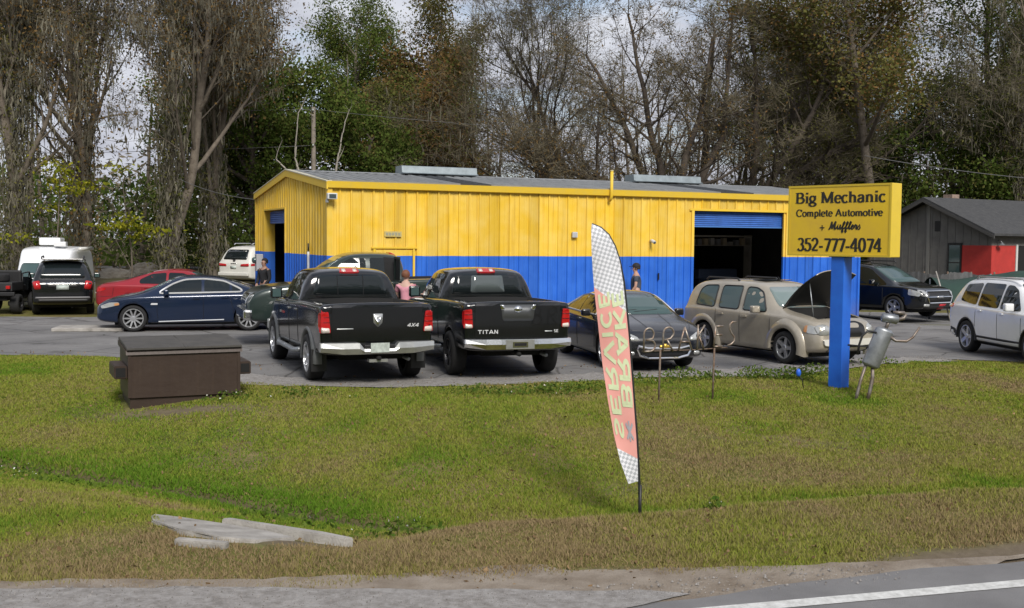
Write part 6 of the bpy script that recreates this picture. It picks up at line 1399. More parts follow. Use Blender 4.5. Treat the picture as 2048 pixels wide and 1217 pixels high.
# ------------------------------------------------------------------ neighbour house on the right
def house():
    cx, cy = 20.0, 46.0
    s = thing('neighbour_house', 'low grey house with a red painted wall and dark shingle roof', 'house', (cx, cy, -0.3), R(30))
    # local x runs right along the eave, local y runs back-left along the gable; the near corner is the origin
    W_, L_, E_, P_ = 6.4, 14.0, 3.35, 4.75
    gm = mat('grey_siding', (0.155, 0.15, 0.14), 0.85, var=0.25, vscale=2.5); rm = mat('red_wall', (0.46, 0.035, 0.028), 0.7, var=0.18, vscale=3); dk = mat('shingles', (0.035, 0.036, 0.038), 0.9, col2=(0.06, 0.06, 0.06), vscale=6, bump=0.5, bscale=30)
    prism('gable_wall', [(0, 0), (W_, 0), (W_, E_), (W_/2, P_-.1), (0, E_)], 'X', 0.0, 0.14, gm, s)
    fw = box('front_wall', 0.14, L_, 0.0, 0.14, 0, E_, gm, s)
    box('rear_wall', 0.14, L_, W_-.14, W_, 0, E_, gm, s); prism('gable_wall', [(0.14, 0), (W_-.14, 0), (W_-.14, E_), (W_/2, P_-.14), (0.14, E_)], 'X', L_-.14, L_, gm, s)
    for k in range(16):
        y = .2+k*.4; 
        if y < W_-.1: box('batten', -.018, -.0005, y, y+.05, 0.0, E_+(P_-E_-.15)*(1-abs(y-W_/2)/(W_/2))-.05, gm, s)
    box('corner_board', -.03, -.0005, W_/2-.08, W_/2+.08, 0, P_-.25, mat('grey_board', (0.20, 0.195, 0.18), 0.8), s)
    rp_ = box('red_panel', -.022, -.0005, -.022, 1.75, 0, 2.75, rm, s); box('red_panel', -.0, 1.55, -.024, -.0005, 0, 2.75, rm, s)
    w = box('window', -.06, -.023, 1.42, 2.12, 1.15, 2.85, M_TRIM, s); box('pane', -.068, -.0605, 1.50, 2.04, 1.25, 2.75, M_GLASS2, w); box('sash', -.075, -.0685, 1.50, 2.04, 1.98, 2.02, M_TRIM, w)
    # porch opening to the right of the red wall
    box('door_frame', 1.58, 1.70, -.04, -.0005, 0, 2.8, mat('frame_white', (0.55, 0.55, 0.53), 0.6), s); box('opening_shade', 1.70, 4.2, -.02, -.0005, 0, 2.75, M_WELL, s); box('door_frame', 4.2, 4.32, -.04, -.0005, 0, 2.8, mat('frame_white', (0.55, 0.55, 0.53), 0.6), s)  # the wall is solid: a near-black board is coloured as the porch shade
    l = tube('porch_light', [(.35, -.03, 2.95), (.35, -.12, 2.98), (.35, -.22, 2.9)], .02, M_STEEL, s, 6); bm = bmesh.new(); lathe_bm(bm, [(.03, .1), (.07, .05), (.15, -.02)], 12, 'Z', (.35, -.22, 2.8)); bmobj('lamp_shade', bm, M_STEEL, l, True)
    ov = .45
    for sg in (0, 1):
        a = (-ov, E_-ov*(P_-E_)/(W_/2)) if sg == 0 else (W_+ov, E_-ov*(P_-E_)/(W_/2)); b = (W_/2, P_)
        r = prism('roof_slope', [a, b, (b[0], b[1]+.10), (a[0], a[1]+.10)], 'X', -.45, L_+.45, dk, s)
        prism('fascia', [(a[0], a[1]-.12), (b[0], b[1]-.12), (b[0], b[1]-.002), (a[0], a[1]-.002)], 'X', -.47, -.42, mat('dark_fascia', (0.06, 0.058, 0.055), 0.8), r)
    box('gable_vent', -.03, -.019, W_/2-.62, W_/2-.34, 3.35, 3.8, M_TRIM, s)
    c = box('chimney', 3.0, 3.5, W_/2+1.2, W_/2+1.7, 3.6, 5.1, mat('chimney_brick', (0.34, 0.25, 0.20), 0.9, var=0.4, vscale=8), s)
house()
# ------------------------------------------------------------------ junk at the right: sheet fence and a green tarpaulin
def tarp(name, label, cat, pts_low, top, m, seed, loc, rz, L_, D_, H0, H1):
    s = thing(name, label, cat, loc, rz); rng = np.random.RandomState(seed)
    nx, ny = 34, 16; V = []; F = []
    for i in range(nx+1):
        for j in range(ny+1):
            u, v = i/nx, j/ny; x = u*L_; y = v*D_
            ridge = H0+(H1-H0)*u; z = ridge*(1-0.75*abs(2*v-0.9)**1.6)-0.22*math.sin(math.pi*((u*3) % 1))*(0.3+abs(2*v-1))
            z += 0.05*math.sin(11*u+5*v)+0.03*math.sin(23*u-7*v)
            V.append((x, y, max(z, 0.25+0.05*math.sin(9*u))))
    for i in range(nx):
        for j in range(ny): a = i*(ny+1)+j; F.append((a, a+ny+1, a+ny+2, a+1))
    k = len(V); V += [(x, y, z-0.006) for x, y, z in V]; F += [tuple(q+k for q in reversed(f)) for f in F]
    obj('sheet', V, F, m, s, True)
    for u in (0.0, .33, .66, 1.0):
        tube('pole', [(u*L_, D_*.45, 0), (u*L_, D_*.45, (H0+(H1-H0)*u)-.03)], .03, M_STEEL, s, 6)
    tube('pole', [(.25, .15, 0.0), (.0, D_*.3, H0+.25)], .025, M_CONC, s, 6)
    return s
tarp('tarpaulin_shelter', 'dark green tarpaulin sagging over poles behind the white utility car', 'tarpaulin', None, None, mat('tarp_green', (0.012, 0.040, 0.026), 0.5, var=0.3, vscale=2), 2, (14.7, 37.2, -0.15), R(2), 6.5, 3.0, 1.45, 2.05)
def sheet_fence():
    s = thing('sheet_fence', 'grey crumpled sheet fence in front of the grey house', 'fence', (13.4, 43.2, -0.2), R(8)); rnd = random.Random(3)
    for k in range(7):
        x = k*1.0; h = 1.45+rnd.uniform(-.16, .16)
        V = []; F = []
        for i in range(13):
            q = x+i/12*1.0; o = 0.03*math.sin(i*2.1)+rnd.uniform(-.02, .02)
            V += [(q, o, 0), (q, o+rnd.uniform(-.03, .03), h+rnd.uniform(-.03, .03)), ]
        n = len(V); 
        for i in range(12): F.append((2*i, 2*i+2, 2*i+3, 2*i+1))
        V += [(a, b+.012, c) for a, b, c in V]; F += [tuple(j+n for j in reversed(f)) for f in F]
        obj('sheet', V, F, mat('fence_sheet_%d' % (k % 3), [(0.09, 0.092, 0.095), (0.13, 0.133, 0.136), (0.07, 0.072, 0.075)][k % 3], 0.6, 0.2, var=0.3), s)
        tube('post', [(x, .08, 0), (x, .08, 1.6)], .035, M_RUST, s, 6)
sheet_fence()
# ------------------------------------------------------------------ pole, wires, mast, rubble
M_WOOD = mat('grey_pole_wood', (0.22, 0.19, 0.155), 0.9, var=0.35, vscale=6)
def utility_pole():
    s = thing('utility_pole', 'weathered wooden utility pole behind the garage roof', 'utility pole', (-11.2, 62, .2))
    tube('shaft', [(0, 0, -.2), (0, 0, 5), (0, 0, 9.6)], [.16, .14, .11], M_WOOD, s, 8)
    box('bracket', -.06, .5, -.06, .06, 5.0, 5.12, M_WOOD, s)
    for z in (9.35, 7.4): tube('insulator', [(0.0, -.14, z), (0, -.2, z+.12)], .05, M_PLATE, s, 8)
    return s
utility_pole()
def wire(label, a, b, sag, r=.014):
    pts = []
    for i in range(25):
        t = i/24; p = Vector(a).lerp(Vector(b), t); p.z -= sag*4*t*(1-t); pts.append(p)
    o = tube('power_line', pts, r, mat('wire_grey', (0.12, 0.12, 0.12), 0.6), None, 5); tag(o, label, 'wire', 'overhead wires')
wire('upper wire running left from the wooden pole top', (-11.2, 61.8, 9.65), (-52, 60, 9.5), .35)
wire('lower wire running left from the wooden pole', (-11.2, 61.8, 7.65), (-52, 60, 7.2), .5)
wire('upper wire running right from the wooden pole behind the trees', (-11.2, 61.8, 9.65), (30, 66, 9.4), .9, .01)
wire('service wire reaching the left gable of the garage', (-8.5, 36.9, 3.75), (-14.5, 48, 5.0), .15, .012)
wire('wire sagging above the grey house roof', (16.5, 52, 6.6), (30, 50, 5.2), .3)
def mast():
    s = thing('lattice_mast', 'thin distant lattice radio mast rising into the sky', 'mast', (-5.2, 150, 0)); h = 48; w = .45
    c = [(w*math.cos(R(90+120*k)), w*math.sin(R(90+120*k))) for k in range(3)]
    mm = mat('mast_steel', (0.30, 0.31, 0.33), 0.6, 0.3)
    for x, y in c: tube('leg', [(x, y, 0), (x, y, h)], .05, mm, s, 4)
    bm = bmesh.new(); n = 48
    for k in range(n):
        for i in range(3): a, b = c[i], c[(i+1) % 3]; tube_bm(bm, [(a[0], a[1], k*h/n), (b[0], b[1], (k+1)*h/n)], .03, 3)
    bmobj('lattice', bm, mm, s)
mast()
def mound(label, loc, sx, sy, sz, seed):
    bm = bmesh.new(); bmesh.ops.create_icosphere(bm, subdivisions=4, radius=1.0); rnd = np.random.RandomState(seed)
    for v in bm.verts:
        f = 1+0.25*float(fbm(np.array([v.co.x*2+seed]), np.array([v.co.y*2+v.co.z*1.3]), 1.3, seed)[0]-.5)+rnd.uniform(-.03, .03)
        v.co = Vector((v.co.x*sx*f, v.co.y*sy*f, max(v.co.z, -.2)*sz*f))
    o = bmobj('rubble_mound', bm, mat('rubble', (0.19, 0.175, 0.15), 0.95, col2=(0.10, 0.085, 0.065), vscale=3, bump=0.8, bscale=10), None, False); o.location = loc; tag(o, label, 'rubble', 'rubble mounds under the trees')
mound('long low rubble mound left of the mossy trunk', (-20.6, 56.5, .35), 1.3, .8, .5, 1)
mound('small pale rubble mound rising behind the low one', (-19.5, 58.5, .35), 1.0, .8, .8, 2)
# ------------------------------------------------------------------ trees
def segs_to_mesh(name, S, m, parent, kind=None):
    """S: rows of p0(3), p1(3), r0, r1 -> tapered prisms; thick ones get more sides"""
    S = np.asarray(S, float); VV = []; FF = []; base = 0
    for lo, hi, n in ((0.06, 9, 7), (0.018, 0.06, 4), (0, 0.018, 3)):
        Q = S[(S[:, 6] >= lo) & (S[:, 6] < hi)]
        if not len(Q): continue
        d = Q[:, 3:6]-Q[:, 0:3]; d /= np.linalg.norm(d, axis=1, keepdims=True)+1e-9
        a = np.where(np.abs(d[:, 2:3]) < .9, np.array([[0, 0, 1.]]), np.array([[1., 0, 0]])); u = np.cross(d, a); u /= np.linalg.norm(u, axis=1, keepdims=True); w = np.cross(d, u)
        an = np.arange(n)*2*np.pi/n
        ring = u[:, None, :]*np.cos(an)[None, :, None]+w[:, None, :]*np.sin(an)[None, :, None]
        A = Q[:, None, 0:3]+ring*Q[:, None, 6:7]; B = Q[:, None, 3:6]+ring*Q[:, None, 7:8]
        V = np.concatenate([A, B], 1).reshape(-1, 3); k = len(Q)
        j = np.arange(n); f = np.stack([j, (j+1) % n, (j+1) % n+n, j+n], -1)
        F = (f[None]+(np.arange(k)*2*n)[:, None, None]).reshape(-1, 4)+base
        VV.append(V); FF.append(F); base += len(V)
    o = np_obj(name, np.concatenate(VV), np.concatenate(FF), m, parent)
    if kind: o['kind'] = kind
    return o
def leaves_mesh(name, P, size, m, parent, rng, tint, aspect=0.6, droop=0.0):
    """one small folded leaf (quad) per point"""
    n = len(P); a = rng.normal(size=(n, 3)); a[:, 2] -= droop*2; a /= np.linalg.norm(a, axis=1, keepdims=True); b = rng.normal(size=(n, 3)); b -= a*(a*b).sum(1, keepdims=True); b /= np.linalg.norm(b, axis=1, keepdims=True)
    s = (size*rng.uniform(.55, 1.45, n))[:, None]; a = a*s; b = b*s*aspect*.5
    V = np.stack([P-a*.5, P+b, P+a*.5, P-b], 1).reshape(-1, 3); F = np.arange(4*n).reshape(-1, 4)
    return np_obj(name, V, F, m, parent, tint=np.clip(tint, 0, 1))
def strands_mesh(name, P, length, width, m, parent, rng, tint):
    """hanging moss: narrow tapering streamers of two bent segments"""
    n = len(P); L = (length*rng.uniform(.3, 1.5, n))[:, None]; an = rng.uniform(0, np.pi, n); h = np.stack([np.cos(an), np.sin(an), 0*an], 1)*(width*rng.uniform(.5, 1.4, n))[:, None]
    d = np.stack([rng.normal(0, .08, n), rng.normal(0, .08, n), -np.ones(n)], 1); j = rng.normal(0, .06, (n, 3)); j[:, 2] = 0
    mid = P+d*L*.5+j; end = P+d*L
    V = np.stack([P-h*.6, P+h*.6, mid+h, mid-h, end], 1).reshape(-1, 3); q = np.arange(n)*5
    F = np.concatenate([np.stack([q, q+1, q+2, q+3], -1), np.stack([q+3, q+2, q+4, q+4], -1)])
    # triangles for the tips
    F1 = np.stack([q, q+1, q+2], -1); F2 = np.stack([q, q+2, q+3], -1); F3 = np.stack([q+3, q+2, q+4], -1)
    return tag(np_obj(name, V, np.concatenate([F1, F2, F3]), m, parent, tint=np.clip(np.tile(tint, 3), 0, 1)), kind='stuff')
def twigs_mesh(name, P, length, width, m, parent, rng, tint):
    """fine end twigs: slim tapering slivers fanning out from the branch tips"""
    n = len(P); d = rng.normal(size=(n, 3)); d[:, 2] = np.abs(d[:, 2])*.7+.1; d /= np.linalg.norm(d, axis=1, keepdims=True); L = (length*rng.uniform(.4, 1.6, n))[:, None]; u = np.cross(d, rng.normal(size=(n, 3))); u /= np.linalg.norm(u, axis=1, keepdims=True)+1e-9; u *= width
    V = np.stack([P-u, P+u, P+d*L], 1).reshape(-1, 3)
    return tag(np_obj(name, V, np.arange(3*n).reshape(-1, 3), m, parent, tint=np.clip(tint, 0, 1)), kind='stuff')
class Skel:
    def __init__(s, seed): s.r = random.Random(seed); s.seg = []; s.tips = []; s.bid = 0
    def rv(s): return Vector((s.r.gauss(0, 1), s.r.gauss(0, 1), s.r.gauss(0, 1))).normalized()
    def grow(s, p, d, L, r, lev, cfg):
        n = max(3, int(L/cfg['step'][min(lev, len(cfg['step'])-1)])); st = L/n; jit = cfg['jit']; up = cfg['up'][min(lev, len(cfg['up'])-1)]
        mx = cfg['levels']; p = p.copy(); d = d.normalized()
        for i in range(n):
            t = (i+1)/n; d = (d+s.rv()*jit+Vector((0, 0, up))).normalized(); q = p+d*st; r1 = r*(1-cfg['taper']*t) if lev else r*(1-cfg['ttaper']*t)
            r0 = r*(1-(cfg['taper'] if lev else cfg['ttaper'])*i/n)
            s.seg.append((*p, *q, max(r0, .006), max(r1, .005))); s.bid += 1
            if lev < mx and t > cfg['start'][min(lev, len(cfg['start'])-1)]:
                nb = cfg['kids'][min(lev, len(cfg['kids'])-1)]
                k = int(nb)+(1 if s.r.random() < nb-int(nb) else 0)
                for _ in range(k):
                    ang = R(s.r.uniform(*cfg['ang'])); ax = d.cross(s.rv()).normalized(); dd = d.copy(); dd.rotate(Matrix.Rotation(ang, 3, ax))
                    ll = L*cfg['ratio'][min(lev, len(cfg['ratio'])-1)]*s.r.uniform(.6, 1.15)*(1.15-.5*t)
                    if ll > .25: s.grow(q, dd, ll, max(r1*s.r.uniform(.45, .7), .006), lev+1, cfg)
            p = q
            if lev >= mx-1: s.tips.append((q.x, q.y, q.z))
M_BARK = mat('grey_bark', (0.16, 0.135, 0.105), 0.95, col2=(0.09, 0.072, 0.055), vscale=3, bump=0.5, bscale=14)
M_BARKD = mat('dark_bark', (0.075, 0.060, 0.047), 0.95, col2=(0.042, 0.033, 0.026), vscale=3, bump=0.5, bscale=14)
M_BARKP = mat('pale_dead_wood', (0.36, 0.33, 0.28), 0.9, var=0.4, vscale=3)
L_GREEN = leafmat('oak_leaves', (0.038, 0.064, 0.014), (0.160, 0.200, 0.048), .35, c2=(0.080, 0.118, 0.026))
L_OLIVE = leafmat('olive_leaves', (0.068, 0.074, 0.020), (0.200, 0.180, 0.062), .34, c2=(0.118, 0.118, 0.036))
L_RUST = leafmat('rust_leaves', (0.115, 0.082, 0.036), (0.29, 0.150, 0.050), .34, c2=(0.185, 0.120, 0.048))
L_YEL = leafmat('yellow_green_leaves', (0.10, 0.13, 0.012), (0.32, 0.30, 0.03), .3)
L_MOSS = leafmat('spanish_moss', (0.115, 0.109, 0.080), (0.29, 0.27, 0.21), .28, c2=(0.190, 0.176, 0.132))
L_TWIG = leafmat('twig_haze', (0.110, 0.099, 0.066), (0.235, 0.202, 0.140), .25)
CFG = {
 'moss': dict(levels=4, step=(.9, .7, .5, .4, .3), jit=.10, up=(.05, .09, .02, -.02, -.05), taper=.8, ttaper=.8, start=(.22, .25, .25, .3), kids=(1.25, 1.0, .9, .8), ang=(18, 50), ratio=(.30, .52, .5, .5)),
 'green': dict(levels=3, step=(.9, .7, .5, .4), jit=.15, up=(.04, .05, .03, 0), taper=.7, ttaper=.7, start=(.12, .25, .3), kids=(1.9, 1.0, .8), ang=(35, 75), ratio=(.46, .5, .45)),
 'tall': dict(levels=3, step=(1.1, .7, .5, .4), jit=.10, up=(.08, .08, .03, 0), taper=.7, ttaper=.65, start=(.42, .25, .3), kids=(1.8, 1.1, .8), ang=(30, 65), ratio=(.32, .5, .45)),
 'bare': dict(levels=4, step=(.9, .75, .55, .40, .30), jit=.17, up=(.05, .06, .04, .03, .02), taper=.82, ttaper=.75, start=(.20, .22, .22, .2), kids=(1.1, 1.15, 1.05, .95), ang=(22, 58), ratio=(.66, .58, .52, .5)),
}
PROTO = {}
def tree_parts(kind, seed, H):
    """returns meshes for a tree of this kind: [(part name, mesh)]"""
    key = (kind, seed)
    if key in PROTO: return PROTO[key]
    rng = np.random.RandomState(seed*7+3); s = Skel(seed); cfg = CFG['bare' if kind in ('spread', 'bare') else 'green' if kind == 'brown' else kind]
    out = thing('tmp', 'x', 'x'); 
    if kind == 'moss':
        s.grow(Vector((0, 0, -.2)), Vector((.03, .02, 1)), H, .27, 0, cfg)
        for _ in range(2):
            a = s.r.uniform(0, 6.28); s.grow(Vector((0, 0, H*.18)), Vector((math.cos(a)*.22, math.sin(a)*.22, 1)), H*.6, .11, 1, cfg)
    elif kind == 'spread':
        LIMBS = {11: [[(0, 0), (-.2, 2.2), (-1.0, 3.4), (-2.3, 4.3), (-4.4, 5.0), (-6.3, 5.6), (-7.5, 7.2)], [(0, 0), (-.1, 2.4), (-.8, 4.0), (-3.2, 5.6), (-5.2, 6.1), (-6.8, 6.0)], [(0, 0), (.0, 3.0), (-.3, 6.0), (-1.0, 8.6), (-1.6, 11.5), (-2.2, 14.5)], [(0, 0), (.4, 3.0), (1.6, 5.6), (2.9, 8.2), (3.0, 11.0), (3.3, 14.5)], [(0, 0), (.3, 3.2), (.8, 7.0), (1.6, 9.6), (2.0, 13.0)], [(0, 0), (-.5, 3.4), (-1.6, 6.6), (-2.8, 9.5), (-4.4, 12.2)]],
                 12: [[(0, 0), (.3, 2.6), (1.4, 4.2), (3.0, 5.7), (4.6, 6.7), (6.8, 8.0), (8.4, 9.8)], [(.2, 0), (.6, 2.6), (2.6, 4.3), (4.4, 4.9), (6.0, 6.0)], [(0, 0), (1.2, 3.6), (1.6, 7.5), (1.5, 11.0), (1.1, 15)], [(0, 0), (-.4, 3.2), (-1.2, 6.2), (-1.0, 9.5), (-.6, 14.0)], [(0, 0), (.9, 3.4), (3.6, 7.6), (5.0, 10.5), (5.4, 14.0)]]}[seed]
        for li, pts in enumerate(LIMBS):
            yo = s.r.uniform(-1, 1)*.5; r = .42 if li < 2 else .30; P3 = []
            for q in range(len(pts)-1):
                for t in (0, .34, .67): P3.append(Vector((pts[q][0]+(pts[q+1][0]-pts[q][0])*t, yo*(q+t)*.6, pts[q][1]+(pts[q+1][1]-pts[q][1])*t))+s.rv()*.07)
            P3.append(Vector((pts[-1][0], yo*len(pts)*.6, pts[-1][1])))
            for q in range(len(P3)-1):
                f = q/len(P3); r0 = max(r*(1-.85*f), .04); s.seg.append((*P3[q], *P3[q+1], r0, max(r*(1-.85*(q+1)/len(P3)), .035)))
                if q > 3:
                    for _ in range(2 if s.r.random() < .75 else 1):
                        d = (P3[q+1]-P3[q]).normalized(); ax = d.cross(s.rv()).normalized(); dd = d.copy(); dd.rotate(Matrix.Rotation(R(s.r.uniform(35, 75)), 3, ax)); dd.z = abs(dd.z)*.8+.1
                        s.grow(P3[q+1], dd, s.r.uniform(2.4, 4.6)*(1.1-.4*f), r0*.42, 2, dict(cfg, levels=4, kids=(1, 1.2, 1.15, .95)))
    elif kind == 'bare':
        s.grow(Vector((0, 0, -.2)), Vector((s.r.uniform(-.15, .15), 0, 1)), H*.92, .24, 0, cfg)
    else:
        s.grow(Vector((0, 0, -.2)), Vector((s.r.uniform(-.1, .1), 0, 1)), H*.93, .34 if kind in ('green', 'brown') else .26, 0, cfg)
    tips = np.array(s.tips); 
    S = s.seg
    if len(S) > 30000: S = S[:30000]
    segs_to_mesh('trunk', S, {'moss': M_BARK, 'bare': M_BARKD, 'spread': M_BARKD, 'green': M_BARKD, 'brown': M_BARK, 'tall': M_BARK}[kind], out)
    def cloud(n, rad, pts=None):
        q = (tips if pts is None else pts)[rng.randint(0, len(tips if pts is None else pts), n)]; return q+rng.normal(0, rad, (n, 3))
    def clump_tint(P, sc_=.55, amp=.55): return .5+amp*(fbm(P[:, 0]+P[:, 2]*.6, P[:, 1]+P[:, 2], sc_, seed)-.5)*2+rng.normal(0, .09, len(P))
    if kind in ('green', 'brown'):
        P = cloud(20000, .45); leaves_mesh('crown', P, .20, L_RUST if kind == 'brown' and seed % 2 else L_OLIVE if kind == 'brown' else L_GREEN, out, rng, clump_tint(P))
        P = cloud(5000, .5); leaves_mesh('dry_leaves', P, .17, L_OLIVE if kind == 'green' else L_GREEN, out, rng, clump_tint(P))
    elif kind == 'tall':
        P = cloud(19000, .5); leaves_mesh('crown', P, .17, L_GREEN if seed % 2 else L_OLIVE, out, rng, clump_tint(P))
        P = cloud(8000, .5); leaves_mesh('dry_leaves', P, .15, L_OLIVE if seed % 2 else L_RUST, out, rng, clump_tint(P))
    elif kind == 'moss':
        hi = np.array([x for x in s.seg if x[2] > 2.0])[:, 0:3]
        P = hi[rng.randint(0, len(hi), 4200)]+rng.normal(0, .12, (4200, 3)); strands_mesh('moss', P, .50, .026, L_MOSS, out, rng, clump_tint(P, .4))
        nv = 3000; tr = rng.uniform(0, 1, nv); aa = rng.uniform(0, 6.28, nv); rr = .20+.55*rng.rand(nv)**1.8; P = np.stack([np.cos(aa)*rr, np.sin(aa)*rr, .6+tr*H*.62], 1); P[:, 0] += .03*P[:, 2]
        strands_mesh('trunk_vines', P, .45, .030, L_MOSS, out, rng, .35+rng.normal(0, .28, nv))
        P = cloud(11000, .5); leaves_mesh('crown', P, .12, L_RUST if seed % 2 else L_OLIVE, out, rng, clump_tint(P)-.12)
        P = cloud(9000, .08); twigs_mesh('twigs', P, .55, .012, L_TWIG, out, rng, .5+rng.normal(0, .2, 9000))
        nv = 2600; aa = rng.uniform(0, 6.28, nv); rr = .25+.75*rng.rand(nv); z = .5+rng.rand(nv)*H*.6; P = np.stack([np.cos(aa)*rr+.03*z, np.sin(aa)*rr, z], 1); leaves_mesh('vine_leaves', P, .12, L_OLIVE if seed != 2 else L_RUST, out, rng, clump_tint(P))
    else:
        nt = 13000 if kind == 'spread' else 9500; P = cloud(nt, .06); twigs_mesh('twigs', P, .75, .013, L_TWIG, out, rng, .35+rng.normal(0, .2, nt))
        P = cloud(9000 if kind == 'spread' else 4500, .30); leaves_mesh('crown', P, .115, L_OLIVE if kind == 'bare' or seed == 12 else L_RUST, out, rng, clump_tint(P)-.15)
        if kind == 'bare' and seed % 2: 
            P = np.array(s.seg)[:, 0:3]; P = P[P[:, 2] > 4]; P = P[rng.randint(0, len(P), 500)]; strands_mesh('moss', P, .8, .04, L_MOSS, out, rng, .4+rng.normal(0, .2, 500))
    PROTO[key] = [(c.name.split('.')[0], c.data) for c in out.children]
    for c in list(out.children): bpy.data.objects.remove(c)
    bpy.data.objects.remove(out)
    return PROTO[key]
def tree(name, label, kind, seed, px, Y, H, rot=0.0, base_h=None, group='trees behind the garage', sxy=1.0):
    X = (px-1024)/2200.0*Y
    parts = tree_parts(kind, seed, base_h or H); k = H/(base_h or H)
    t = thing(name, label, 'tree', (X, Y, tz(X, Y)-.05), R(rot), group); t.scale = (k*sxy, k*sxy, k)
    for n, me in parts:
        q = link(n, me, None, t)
        if n in ('moss', 'trunk_vines', 'dry_leaves', 'crown', 'vine_leaves', 'twigs'): q['kind'] = 'stuff'
    return t
# left: mossy swamp trees
tree('mossy_tree', 'tall moss-draped grey tree at the far left edge', 'moss', 1, 28, 47, 19)
tree('mossy_tree', 'moss-hung tree standing behind the white camper van', 'moss', 2, 160, 50, 19.5)
tree('mossy_tree', 'large moss-draped tree with the pale trunk behind the red sedan', 'moss', 3, 335, 50, 20)
tree('mossy_tree', 'rust-leaved mossy tree just left of the dark evergreens', 'moss', 1, 428, 55, 19.5, 130, 19)
tree('mossy_tree', 'mossy tree cut by the left edge of the picture', 'moss', 2, -60, 56, 19.5, 250, 19.5)
# dark evergreens left of the pole and taller trees behind
tree('evergreen_oak', 'broad dark evergreen tree directly left of the garage gable', 'green', 4, 505, 63, 12.6)
tree('evergreen_oak', 'dense dark evergreen behind the wooden utility pole', 'green', 5, 610, 66, 11.0)
tree('evergreen_oak', 'lower green and brown evergreen right of the utility pole', 'green', 6, 705, 68, 9.4)
tree('evergreen_oak', 'dark evergreen deep behind the rust-leaved mossy tree', 'green', 4, 455, 74, 12.6, 140, 12.6)
tree('tall_tree', 'tall dark-crowned tree with a bare pale trunk, left of the sky gap', 'tall', 7, 690, 82, 20)
tree('tall_tree', 'tall olive-brown tree at the left edge of the sky gap', 'tall', 8, 825, 82, 18.3)
tree('tall_tree', 'tall green tree between the two tallest crowns', 'tall', 9, 755, 88, 17.5)
tree('brown_tree', 'broad rust-brown tree above the first roof vent', 'brown', 21, 868, 74, 12.2)
tree('brown_tree', 'olive-brown tree left of the first roof vent', 'brown', 22, 775, 74, 11.0)
tree('brown_tree', 'rust-brown tree behind the roof just left of the sky gap', 'brown', 21, 815, 82, 15.5, 120, 12.2)
tree('tall_tree', 'thin small-crowned tree beside the distant mast', 'tall', 9, 925, 100, 18.5, 60, 17.5, sxy=.7)
# bare oaks behind the roof
tree('bare_oak', 'wide spreading bare oak with low dark limbs behind the roof', 'spread', 11, 1335, 58, 17)
tree('bare_oak', 'bare oak with heavy limbs reaching right above the door bay', 'spread', 12, 1445, 60, 17.5, 0)
tree('bare_oak', 'fine-twigged bare tree right of the distant mast', 'bare', 13, 1110, 72, 16)
tree('bare_oak', 'bare tree behind the low limbs of the spreading oak', 'bare', 14, 1225, 76, 19)
tree('bare_oak', 'upright bare tree behind the sign, farther back', 'bare', 15, 1640, 76, 19)
tree('bare_oak', 'upright bare tree above the second roof vent', 'bare', 14, 1400, 74, 19.5, 140, 19)
tree('bare_oak', 'tall bare tree above the yellow sign', 'bare', 13, 1560, 68, 20, 120, 17)
tree('evergreen_oak', 'olive leafy tree above the sign', 'brown', 22, 1655, 74, 14, 200, 11.0)
# right: evergreen oaks with moss
tree('evergreen_oak', 'large evergreen oak with a leaning trunk right above the sign', 'tall', 16, 1752, 58, 18.5, 0, 18.5, sxy=1.25)
tree('evergreen_oak', 'dark evergreen oak above the grey house', 'green', 5, 1880, 66, 11.5, 120, 11.0)
tree('evergreen_oak', 'tall leafy oak crown at the upper right', 'tall', 17, 1930, 70, 19.5, 30, 19.5, sxy=1.3)
tree('evergreen_oak', 'dark evergreen low behind the house roof', 'green', 6, 1790, 72, 9.4, 220, 9.4)
tree('mossy_tree', 'grey moss-covered tree at the right edge behind the house', 'moss', 2, 2035, 62, 17, 40, 19.5)
tree('mossy_tree', 'grey bare mossy tree just left of the right edge tree', 'moss', 1, 1985, 74, 16, 300, 19)
# pale dead snags beside the pole
def snag(label, x, y, pts, seed):
    t = thing('dead_tree', label, 'dead tree', (x, y, tz(x, y)), 0, 'pale dead snags by the utility pole'); s = Skel(seed); P = [Vector(p) for p in pts]
    n = len(P)
    for i in range(n-1):
        for k in range(4): a = P[i].lerp(P[i+1], k/4)+s.rv()*.03; b = P[i].lerp(P[i+1], (k+1)/4)+s.rv()*.03; f = (i+k/4)/(n-1); s.seg.append((*a, *b, .11*(1-.75*f), .11*(1-.75*(f+.25/(n-1)))))
    segs_to_mesh('trunk', s.seg, M_BARKP, t)
    s2 = Skel(seed+1); 
    for i in range(1, n): s2.grow(P[i], Vector((s2.r.uniform(-.6, .6), s2.r.uniform(-.3, .3), .8)), 1.0, .03, 3, dict(CFG['bare'], levels=4))
    segs_to_mesh('branches', s2.seg, M_BARKP, t, 'stuff')
snag('curving pale dead trunk left of the utility pole', -10.3, 56.5, [(0, 0, 0), (-.1, 0, 3.6), (-.5, 0, 4.9), (-.85, 0, 6.4), (-.7, 0, 8.6)], 41)
snag('straighter pale dead trunk right of the utility pole', -9.6, 58, [(0, 0, 0), (.1, 0, 4.5), (.35, 0, 6.3), (.75, 0, 8.4)], 43)
snag('short pale dead branch above the gable peak', -11.0, 55, [(.6, 0, 3.2), (.1, 0, 5.2), (-.8, 0, 6.1)], 45)
